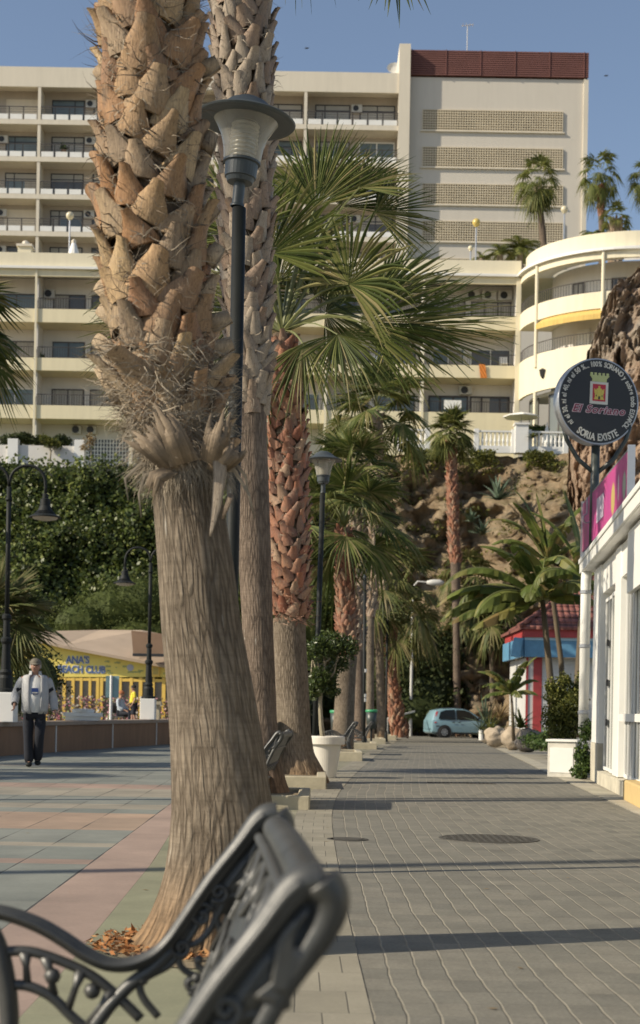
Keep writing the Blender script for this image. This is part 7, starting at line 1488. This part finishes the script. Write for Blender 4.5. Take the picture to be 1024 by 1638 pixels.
def hand(J, B, wrist, d, side, tag_, s=1.0):
    """palm, four fingers of unequal length and a thumb, relaxed curl; d = direction of the hand, side = towards the thumb"""
    w_ = Vector(wrist); d = Vector(d).normalized(); side = Vector(side).normalized(); n_ = d.cross(side)
    J[tag_ + 'palm'] = (*(w_ + d * .055 * s), .026 * s, .017 * s); B.append((tag_ + 'wr', tag_ + 'palm'))
    for i, (o_, l) in enumerate(((.024, .070), (.008, .080), (-.008, .074), (-.023, .058))):
        a = w_ + d * .09 * s + side * o_ * s; b2 = a + (d * .8 + n_ * .45) * l * .5 * s; c = b2 + (d * .55 + n_ * .8) * l * .5 * s
        for q, (p_, r) in enumerate(((a, .0105), (b2, .0095), (c, .0075))): J[f'{tag_}f{i}{q}'] = (*p_, r * s)
        B += [(tag_ + 'palm', f'{tag_}f{i}0'), (f'{tag_}f{i}0', f'{tag_}f{i}1'), (f'{tag_}f{i}1', f'{tag_}f{i}2')]
    a = w_ + d * .035 * s + side * .03 * s; b2 = a + (d * .7 + side * .6 + n_ * .3) * .035 * s; c = b2 + (d * .9 + n_ * .5) * .028 * s
    for q, (p_, r) in enumerate(((a, .012), (b2, .011), (c, .008))): J[f'{tag_}t{q}'] = (*p_, r * s)
    B += [(tag_ + 'palm', tag_ + 't0'), (tag_ + 't0', tag_ + 't1'), (tag_ + 't1', tag_ + 't2')]
def figure(parent, body_name='body', **kw):
    D = dict(pel=(0, 0, .93), che=(0, -.02, 1.32), nek=(0, -.01, 1.50), hed=(0, -.045, 1.63), shL=(-.20, 0, 1.42), elL=(-.27, .03, 1.15), wrL=(-.29, -.07, .92), shR=(.20, 0, 1.42), elR=(.27, .04, 1.15), wrR=(.30, -.04, .90), hiL=(-.10, 0, .90), knL=(-.11, -.06, .50), anL=(-.10, -.05, .08), hiR=(.10, 0, .90), knR=(.11, .0, .50), anR=(.10, .12, .10)); D.update(kw)
    g = {k: Vector(v) for k, v in D.items()}; H_ = g['hed']; J = {}; B = []
    J['pel'] = (*g['pel'], .15, .12); J['wai'] = (*(g['pel'].lerp(g['che'], .45)), .145, .125); J['che'] = (*g['che'], .16, .12); J['col'] = (*(g['che'].lerp(g['nek'], .6)), .11, .09); J['nek'] = (*g['nek'], .055); J['jaw'] = (*(H_ + Vector((0, -.018, -.055))), .072, .082); J['hed'] = (*(H_ + Vector((0, .005, .015))), .088, .104); J['top'] = (*(H_ + Vector((0, .012, .075))), .070, .085)
    B += [('pel', 'wai'), ('wai', 'che'), ('che', 'col'), ('col', 'nek'), ('nek', 'jaw'), ('jaw', 'hed'), ('hed', 'top')]
    J['nose'] = (*(H_ + Vector((0, -.108, -.012))), .013); J['nos0'] = (*(H_ + Vector((0, -.085, .0))), .016); B += [('hed', 'nos0'), ('nos0', 'nose')]
    for s, q in ((-1, 'eaL'), (1, 'eaR')): J[q] = (*(H_ + Vector((s * .088, .01, -.005))), .012, .022); B.append(('hed', q))
    for s in 'LR':
        J['sh' + s] = (*g['sh' + s], .062); J['ua' + s] = (*(g['sh' + s].lerp(g['el' + s], .5)), .05); J['el' + s] = (*g['el' + s], .04); J['wr' + s] = (*g['wr' + s], .028, .022)
        J[s + 'wr'] = (*(g['wr' + s] + (g['wr' + s] - g['el' + s]).normalized() * .012), .026, .02)
        B += [('col', 'sh' + s), ('sh' + s, 'ua' + s), ('ua' + s, 'el' + s), ('el' + s, 'wr' + s), ('wr' + s, s + 'wr')]
        hand(J, B, g['wr' + s], (g['wr' + s] - g['el' + s]) + Vector((0, -.03, -.05)), (0, -1, .2), s)
        J['hi' + s] = (*g['hi' + s], .095); J['th' + s] = (*(g['hi' + s].lerp(g['kn' + s], .5)), .08); J['kn' + s] = (*g['kn' + s], .055); J['ca' + s] = (*(g['kn' + s].lerp(g['an' + s], .35)), .055); J['an' + s] = (*g['an' + s], .036)
        f = D.get('ft' + s, tuple(g['an' + s] + Vector((0, -.13, -.045)))); J['ft' + s] = (*f, .035, .025); B += [('pel', 'hi' + s), ('hi' + s, 'th' + s), ('th' + s, 'kn' + s), ('kn' + s, 'ca' + s), ('ca' + s, 'an' + s), ('an' + s, 'ft' + s)]
    o = skin(body_name, J, B, MT['skin'], parent, 2, 'pel')
    mb = MB()
    for s in (-1, 1): mb.lathe([(.001, -.009), (.008, -.005), (.0095, 0), (.008, .005), (.001, .009)], c=tuple(H_ + Vector((s * .031, -.082, .016))), n=8)
    build('eyes', mb, MT['dark'], parent) if parent is None else None
    return g, J, mb
def cloth(name, g, keys, radii, bones, m, parent, root):
    return skin(name, {k: (*g[k2], *r) for (k, k2), r in zip(keys, radii)}, bones, m, parent, 2, root)
def person(base, s, yaw, label, pose, shirt, trousers, long_sleeve=True, sleeve_end='wr', hairm='hair', cap=None, fat=1.0, group=None, jacket_open=False, bare_lower=False):
    t_ = thing('person', (0, 0, 0), label, 'person', group); g, J, eyes = figure(t_, **pose)
    H_ = g['hed']; o = build('eyes', eyes, MT['dark'], t_)
    mb = MB(); mb.box(-.022, .022, -.003, .004, -.003, .003, Matrix.Translation(H_ + Vector((0, -.083, -.048)))); build('mouth', mb, flat('lips', (.25, .09, .08)), t_, bevel=.002)
    G2 = {}; G2['pel'] = g['pel'] + Vector((0, -.01, -.02)); G2['wai'] = g['pel'].lerp(g['che'], .45) + Vector((0, -.03, 0)); G2['che'] = g['che'] + Vector((0, -.005, 0)); G2['col'] = g['che'].lerp(g['nek'], .62)
    for q in 'LR': G2['sh' + q] = g['sh' + q]; G2['ua' + q] = g['sh' + q].lerp(g['el' + q], .55); G2['el' + q] = g['el' + q]; G2['wr' + q] = g['el' + q].lerp(g['wr' + q], .86)
    ks = ['pel', 'wai', 'che', 'col', 'shL', 'uaL', 'elL', 'shR', 'uaR', 'elR']; bn = [('pel', 'wai'), ('wai', 'che'), ('che', 'col'), ('col', 'shL'), ('shL', 'uaL'), ('uaL', 'elL'), ('col', 'shR'), ('shR', 'uaR'), ('uaR', 'elR')]
    rd = {'pel': (.185 * fat, .155 * fat), 'wai': (.185 * fat, .17 * fat), 'che': (.18, .15), 'col': (.10, .095), 'shL': (.066,), 'shR': (.066,), 'uaL': (.064,), 'uaR': (.064,), 'elL': (.058,), 'elR': (.058,), 'wrL': (.05,), 'wrR': (.05,)}
    if long_sleeve: ks += ['wrL', 'wrR']; bn += [('elL', 'wrL'), ('elR', 'wrR')]
    else:
        for q in 'LR': G2['el' + q] = g['sh' + q].lerp(g['el' + q], .8)
    if not jacket_open: skin('jacket' if long_sleeve else 'shirt', {k: (*G2[k], *rd[k]) for k in ks}, bn, shirt, t_, 2, 'pel')
    G3 = {'pel': g['pel'] + Vector((0, 0, -.03))}; r3 = {'pel': (.15, .135)}; b3 = []
    for q in 'LR':
        G3['hi' + q] = g['hi' + q]; G3['th' + q] = g['hi' + q].lerp(g['kn' + q], .5); G3['kn' + q] = g['kn' + q]; r3.update({'hi' + q: (.115,), 'th' + q: (.105,), 'kn' + q: (.082,)}); b3 += [('pel', 'hi' + q), ('hi' + q, 'th' + q), ('th' + q, 'kn' + q)]
        if not bare_lower: G3['an' + q] = g['an' + q] + Vector((0, .0, -.035)); r3['an' + q] = (.088,); b3.append(('kn' + q, 'an' + q))
    skin('trousers', {k: (*G3[k], *r3[k]) for k in G3}, b3, trousers, t_, 2, 'pel')
    for q in 'LR':
        a = g['an' + q]; f = Vector(pose.get('ft' + q, tuple(a + Vector((0, -.13, -.045)))))
        skin('shoe', {'h': (*(a + Vector((0, .03, -.03))), .058, .05), 'm': (*(a.lerp(f, .5) + Vector((0, 0, -.012))), .060, .048), 't': (*(f + Vector((0, -.03, -.002))), .055, .036)}, [('h', 'm'), ('m', 't')], MT['black'], t_, 1, 'h')
    mb = MB(); pr = [(.098 * sin(q), .115 * -cos(q) * .9) for q in np.linspace(1.35, pi - .01, 8)]
    if cap:
        mb.lathe([(r, z * .85) for r, z in pr], c=tuple(H_ + Vector((0, .012, .045))), n=20, M=Matrix.Diagonal((1, 1.12, 1, 1))); mb.prism([(-.075, 0), (-.065, -.06), (-.03, -.085), (.03, -.085), (.065, -.06), (.075, 0)], Matrix.Translation(H_ + Vector((0, -.085, .045))) @ Matrix.Rotation(radians(14), 4, 'X'), .008); build('cap', mb, cap, t_, smooth=True)
        mb = MB(); mb.lathe([(.095, -.05), (.098, .01)], c=tuple(H_ + Vector((0, .03, .02))), n=20); build('hair', mb, MT[hairm], t_, smooth=True)
    else:
        rn = random.Random(3); mb.lathe([(r * 1.06 + (.012 if hairm == 'redhair' else 0), z) for r, z in pr], c=tuple(H_ + Vector((0, .02, .03))), n=20, M=Matrix.Diagonal((1, 1.1, 1, 1))); build('hair', mb, MT[hairm], t_, smooth=True)
    t_.location = base; t_.rotation_euler.z = yaw; t_.scale = (s, s, s); return t_, g
MT['jacket'] = mat('pale_grey_jacket', (.42, .42, .42), .75, .12, 6., .5, 9, .02); MT['navy'] = mat('navy_trousers', (.012, .014, .022), .85, .2, 5., .5, 9, .02); MT['tshirt'] = mat('white_tshirt', (.66, .66, .64), .8, .06, 6., .4, 10, .015); MT['capcloth'] = mat('beige_cap', (.17, .15, .115), .85, .1, 8.)
MT['yshirt'] = mat('yellow_shirt', (.72, .58, .04), .8, .1, 6.); MT['lshirt'] = mat('light_blue_shirt', (.45, .50, .55), .8, .1, 6.); MT['redhair'] = mat('reddish_hair', (.38, .14, .06), .9, .3, 20.); MT['darkhair'] = mat('dark_hair', (.025, .02, .015), .8, .2)
gm = G(54, 1227); man, g = person((0, 0, 0), 1.0, 0, 'elderly man in a beige cap, open grey jacket and dark trousers walking this way', dict(wrL=(-.33, -.13, 1.00), elL=(-.31, .05, 1.16), elR=(.29, .03, 1.14), wrR=(.33, -.05, .90), knL=(-.10, -.03, .50), anL=(-.075, .0, .08), ftL=(-.085, -.14, .04), knR=(.085, -.10, .52), anR=(.06, .10, .12), ftR=(.065, -.03, .05), hed=(.0, -.05, 1.62)), MT['jacket'], MT['navy'], cap=MT['capcloth'], fat=1.12, jacket_open=True)
# jacket open over a white T-shirt: lofted cloth with folds
def loft(rings, n, gap=None, seed=0, fold=.008, cx=0.0):
    """rings (z, cy, rx, ry, front gap half-angle)"""
    pts = []
    for (z, cy, rx, ry, ga) in rings:
        for i in range(n + 1):
            a = -pi / 2 + ga + (2 * pi - 2 * ga) * i / n
            f_ = 1 + fold * 8 * mnoise.noise(Vector((cos(a) * 2.2 + seed, sin(a) * 2.2, z * 9))) * .5 + fold * 4 * mnoise.noise(Vector((cos(a) * 6, sin(a) * 6 + seed, z * 14)))
            pts.append((cx + rx * f_ * cos(a), cy + ry * f_ * sin(a), z))
    return pts, n + 1, len(rings)
mb = MB(); p_, a_, b_ = loft([(.86, -.01, .19, .16, .30), (.92, -.015, .21, .185, .36), (1.0, -.03, .215, .205, .42), (1.12, -.035, .218, .205, .44), (1.24, -.025, .22, .185, .44), (1.34, -.015, .222, .16, .42), (1.42, -.01, .222, .14, .42), (1.47, -.005, .18, .115, .45), (1.485, 0, .105, .095, .5), (1.53, .0, .088, .088, .6), (1.545, .0, .092, .092, .62)], 40, seed=1, fold=.012)
mb.grid(p_, a_, b_)
for s, sh, el, wr in ((-1, Vector((-.185, 0, 1.415)), g['elL'], g['wrL']), (1, Vector((.185, 0, 1.415)), g['elR'], g['wrR'])):
    c_ = [sh + Vector((0, 0, .01)), sh.lerp(el, .15), sh.lerp(el, .35), sh.lerp(el, .6), sh.lerp(el, .85), el, el.lerp(wr, .2), el.lerp(wr, .45), el.lerp(wr, .7), el.lerp(wr, .9), el.lerp(wr, .93)]; rr_ = [.064, .078, .078, .072, .066, .068, .069, .066, .060, .048, .052]
    n0 = mb.n; mb.tube(c_, rr_, 16, False); V_ = mb.v[-1]
    for k in range(len(V_)):
        q = mnoise.noise(Vector(V_[k] * 13)) * .012 + mnoise.noise(Vector((V_[k][0] * 8, V_[k][1] * 8, V_[k][2] * 26))) * .009; V_[k] = V_[k] + q * np.array([.7, -.7, .2])
o = build('jacket', mb, MT['jacket'], man, smooth=True); sd_ = o.modifiers.new('solid', 'SOLIDIFY'); sd_.thickness = .012; sd_.offset = 0
mb = MB(); p_, a_, b_ = loft([(.88, -.01, .18, .155, 0), (1.0, -.025, .205, .19, 0), (1.12, -.03, .205, .195, 0), (1.24, -.02, .20, .175, 0), (1.36, -.01, .19, .14, 0), (1.42, -.005, .15, .11, 0), (1.465, 0, .085, .08, 0), (1.48, 0, .075, .072, 0)], 32, seed=4, fold=.006); mb.grid(p_, a_, b_); build('tshirt', mb, MT['tshirt'], man, smooth=True)
mb = MB(); mb.box(-.06, .05, -.232, -.214, 1.17, 1.27); pt_ = build('blue_print', mb, flat('print_blue', (.03, .07, .25)), man); mb = MB(); mb.box(-.05, .04, -.236, -.2325, 1.185, 1.205); build('print_bar', mb, MT['signwhite'], pt_)
for s, sh, el in ((-1, Vector((-.185, 0, 1.415)), g['elL']), (1, Vector((.185, 0, 1.415)), g['elR'])):
    mb = MB(); a = sh.lerp(el, .42); b2 = sh.lerp(el, .8); ou = Vector((-.0 * s, -.060, 0)); mb.prism([(-.05, .0), (.035, .05), (.055, .0), (-.03, -.06)], Matrix.Translation(a.lerp(b2, .5) + ou + Vector((0, -.004, 0))) @ Matrix.Rotation(radians(90), 4, 'X'), .035); build('sleeve_panel', mb, MT['navy'], man, bevel=.006)
man.location = gm; man.scale = (1.04, 1.02, 1.065); man.rotation_euler.z = radians(12)
sit, g = person((0, 0, 0), 1.0, 0, 'seated person with bushy reddish hair and a pale shirt by the beach club', dict(pel=(0, 0, .50), che=(0, .05, .88), nek=(0, .04, 1.06), hed=(0, .0, 1.20), shL=(-.19, .05, .98), elL=(-.24, .0, .72), wrL=(-.18, -.22, .62), shR=(.19, .05, .98), elR=(.24, .0, .72), wrR=(.18, -.22, .62), hiL=(-.1, -.02, .50), hiR=(.1, -.02, .50), knL=(-.12, -.42, .50), knR=(.12, -.42, .50), anL=(-.12, -.40, .09), anR=(.12, -.42, .09)), MT['lshirt'], MT['navy'], hairm='redhair')
q = P(194, 1145, 60); sit.location = (q.x, 60, gz(60) + .42); sit.rotation_euler.z = radians(70); sit.scale = (1.1, 1.1, 1.1)
mb = MB(); Mc2 = Matrix.Translation((q.x, 60, gz(60) + .42)) @ Matrix.Rotation(radians(70), 4, 'Z')
ch = thing('chair', (q.x, 60, gz(60)), 'dark chair under the seated red-haired person', 'chair'); mb = MB(); mb.box(-.24, .24, -.22, .26, .40, .44, Mc2); build('seat', mb, MT['dark'], ch); mb = MB(); mb.box(-.24, .24, .26, .29, .55, .95, Mc2); build('backrest', mb, MT['dark'], ch)
for sx in (-.22, .22):
    for sy in (-.2, .26): mb = MB(); mb.tube([Mc2 @ Vector((sx, sy, -.42)), Mc2 @ Vector((sx, sy, .41 if sy < 0 else .9))], .016, 6); build('leg', mb, MT['dark'], ch)
yel, g = person((0, 0, 0), 1.0, 0, 'person in a yellow short-sleeved shirt and dark shorts standing beside the white lamp pedestal', dict(elL=(-.28, -.02, 1.16), wrL=(-.25, -.20, .98), elR=(.26, .03, 1.15), wrR=(.26, -.10, .92)), MT['yshirt'], MT['navy'], long_sleeve=False, hairm='darkhair', bare_lower=True)
q = P(214, 1145, 59); yel.location = (q.x, 59, gz(59) + .42); yel.rotation_euler.z = radians(-80); yel.scale = (.95, .95, .95)
mb = MB(); a = P(150, 1140, 59.5); mb.box(a.x - 1.5, P(300, 1140, 59.5).x, 57.5, 63, gz(60) - .1, gz(60) + .42); tag(build('terrace_deck', mb, MT['sidewalk']), kind='structure')

# ------------------------------------------------------------ cars
MT['carglass'] = mat('car_window', (.014, .018, .018), .12, .2, 1., spec=.3)
def body_paint(name, c): return mat(name, c, .3, .05, 1., spec=.6, coat=.6)
def make_car(paint, label):
    o = thing('parked_car', (0, 0, 0), label, 'car', 'cars parked at the end of the street')
    # stations: x, bottom z, belt z, roof z, half width, roof half width
    S = [(-1.80, .38, .78, .82, .66, .56), (-1.77, .26, .86, .95, .74, .58), (-1.68, .20, .88, 1.16, .77, .56), (-1.52, .19, .90, 1.38, .785, .57), (-1.2, .19, .90, 1.46, .79, .58), (-.6, .19, .89, 1.50, .79, .59), (-.1, .19, .88, 1.475, .79, .59), (.25, .19, .87, 1.38, .79, .58), (.55, .19, .87, 1.20, .79, .59), (.82, .19, .86, 1.02, .785, .62), (1.02, .19, .85, .93, .78, .66), (1.35, .19, .79, .85, .76, .62), (1.66, .22, .68, .74, .71, .56), (1.80, .28, .58, .62, .62, .48), (1.84, .36, .50, .52, .55, .42)]
    mb = MB(); vs = []; nr = 14
    for (x, zb_, zl, zr, w_, wr) in S:
        half = [(w_ * .82, zb_), (w_, zb_ + .10), (w_ * 1.005, (zb_ + zl) / 2), (w_ * .985, zl), (w_ * .965, zl + .02 if zr > zl + .03 else zl + .01), (wr + .02, max(zl + .015, zr - .05)), (wr * .86, zr)]
        vs += [(x, -y, z) for y, z in half] + [(x, y, z) for y, z in half[::-1]]
    fs = []
    for i in range(len(S) - 1):
        for k in range(nr): fs.append((i * nr + k, (i + 1) * nr + k, (i + 1) * nr + (k + 1) % nr, i * nr + (k + 1) % nr))
    fs += [tuple(range(nr)), tuple(range(len(S) * nr - 1, (len(S) - 1) * nr - 1, -1))]; mb.add(vs, fs); bd = build('body', mb, paint, o, smooth=True, bevel=0)
    e = bd.modifiers.new('edge', 'EDGE_SPLIT'); e.split_angle = radians(38)
    def side(s, poly, off, name, m_, par=o, th=.01):
        def yy(x, z): 
            zl = np.interp(x, [r[0] for r in S], [r[2] for r in S]); zr = np.interp(x, [r[0] for r in S], [r[3] for r in S]); w_ = np.interp(x, [r[0] for r in S], [r[4] for r in S]); wr = np.interp(x, [r[0] for r in S], [r[5] for r in S])
            return (w_ * 1.0 if z <= zl else w_ * .965 + (wr + .02 - w_ * .965) * min(1, (z - zl) / max(.05, zr - .05 - zl))) + off
        mb = MB(); n_ = len(poly); mb.add([(x, s * yy(x, z), z) for x, z in poly] + [(x, s * (yy(x, z) - th), z) for x, z in poly], [tuple(range(n_)) if s < 0 else tuple(range(n_ - 1, -1, -1))] + [(i, n_ + i, n_ + (i + 1) % n_, (i + 1) % n_) for i in range(n_)]); return build(name, mb, m_, par)
    gl = MT['carglass']
    for s in (-1, 1):
        side(s, [(-1.48, .94), (-.58, .92), (-.58, 1.42), (-1.05, 1.40), (-1.34, 1.30)], .045, 'side_window', gl); side(s, [(-.50, .92), (.72, .90), (.50, 1.12), (.20, 1.32), (-.10, 1.40), (-.50, 1.42)], .045, 'side_window', gl)
        side(s, [(-1.60, .56), (1.5, .52), (1.5, .57), (-1.60, .61)], .014, 'rubbing_strip', MT['dark']); side(s, [(-.56, .25), (-.535, .25), (-.535, .95), (-.56, .95)], .003, 'door_gap', MT['dark'])
        side(s, [(-.76, .77), (-.62, .77), (-.62, .81), (-.76, .81)], .02, 'door_handle', MT['dark']); side(s, [(-.44, .77), (-.30, .77), (-.30, .81), (-.44, .81)], .02, 'door_handle', MT['dark'])
        side(s, [(-1.58, .74), (-1.70, .74), (-1.69, .95), (-1.56, 1.30), (-1.46, 1.34), (-1.55, 1.05)], .012, 'tail_light', MT['red'])
        side(s, [(-1.6, .20), (1.55, .20), (1.55, .28), (-1.6, .28)], .004, 'sill', MT['dark'])
        side(s, [(1.50, .62), (1.66, .60), (1.60, .73), (1.40, .80)], .008, 'headlight', MT['acu'])
        mb = MB(); mb.box(.62, .80, s * .80 - .07, s * .80 + .07, .96, 1.08); build('mirror', mb, MT['dark'], o, bevel=.03)
        for x in (-1.16, 1.14):
            Mw = Matrix.Translation((x, s * .70, .285)) @ Matrix.Rotation(radians(90), 4, 'X'); a = MB(); a.lathe([(.365, -.102), (.37, .102), (.0, .102)] if s < 0 else [(.0, -.102), (.37, -.102), (.365, .102)], n=28, M=Mw); build('wheel_arch', a, MT['dark'], o)
            mb = MB(); mb.lathe([(.18, -.12), (.26, -.125), (.285, -.10), (.285, .10), (.26, .125), (.18, .12)], n=28, M=Mw); wh = build('wheel', mb, flat('tyre_rubber', (.018, .018, .018), .85), o, smooth=True)
            mb = MB(); mb.lathe([(0, -.115), (.19, -.118), (.19, .118), (0, .115)], n=24, M=Mw); rim = build('rim', mb, MT['steel'], wh); mb = MB()
            for k in range(7):
                a_ = k * 2 * pi / 7; mb.tube([Mw @ Vector((.08 * cos(a_), .08 * sin(a_), -s * -.120 * -1 if 0 else (.121 if s < 0 else -.121))), Mw @ Vector((.16 * cos(a_), .16 * sin(a_), (.121 if s < 0 else -.121)))], .022, 6)
            build('hub_slots', mb, MT['dark'], wh)
    mb = MB(); mb.prism([(-.50, .95), (.50, .95), (.46, 1.28), (-.46, 1.28)], Matrix.Translation((-1.80, 0, 0)) @ Matrix.Rotation(radians(12), 4, 'Y') @ Matrix(((0, 0, 1, 0), (1, 0, 0, 0), (0, 1, 0, 0), (0, 0, 0, 1))), .02); build('rear_window', mb, gl, o)
    mb = MB(); mb.box(-1.80, -1.70, -.70, .70, .28, .50); build('rear_bumper', mb, paint, o, bevel=.04); mb = MB(); mb.box(-1.785, -1.765, -.26, .26, .60, .71); build('number_plate', mb, MT['white'], o)
    mb = MB(); mb.prism([(-.60, 0), (.60, 0), (.53, .46), (-.53, .46)], Matrix.Translation((.86, 0, .88)) @ Matrix.Rotation(radians(-50), 4, 'Y') @ Matrix(((0, 0, 1, 0), (1, 0, 0, 0), (0, 1, 0, 0), (0, 0, 0, 1))), .02); build('windscreen', mb, gl, o)
    mb = MB()
    for s in (-1, 1): mb.tube([(-1.2, s * .53, 1.48), (-.5, s * .54, 1.53), (.1, s * .53, 1.46)], .014, 6)
    build('roof_rails', mb, MT['dark'], o); return o
car = make_car(body_paint('light_blue_car_paint', (.20, .33, .38)), 'light blue hatchback parked across the far end of the street, facing right')
a = P(687, 1178, 76.5); car.location = (a.x + 1.76 * cos(radians(14)) - .1, 76.5, gz(76.5)); car.rotation_euler.z = radians(14)
mb = MB(); FN = thing('mesh_fence', (P(640, 1160, 80).x, 80, gz(80)), 'low dark mesh fence in the shade left of the light blue car', 'fence')
for px in (612, 640, 668, 700, 730): x = P(px, 1150, 80).x; mb = MB(); mb.tube([(x, 80, gz(80)), (x, 80, 1.0)], .03, 6); build('post', mb, MT['darkpost'], FN)
mb = MB(); x0, x1 = P(606, 1150, 80).x, P(735, 1150, 80).x
for k in range(8): z = -.1 + k * .15; mb.box(x0, x1, 79.99, 80.01, z, z + .02)
q = x0
while q < x1: mb.box(q, q + .018, 79.985, 79.989, -.15, .98); q += .15
build('mesh', mb, MT['darkpost'], FN)
mb = MB(); a, b2 = P(620, 1149, 74), P(663, 1138, 76); mb.tube([tuple(a), tuple(b2)], .045, 8); mb.tube([(a.x, 74, gz(74)), tuple(a)], .05, 8); tag(build('barrier_pole', mb, MT['acu']), 'pale barrier pole slanting up beside the shaggy palm', 'barrier')
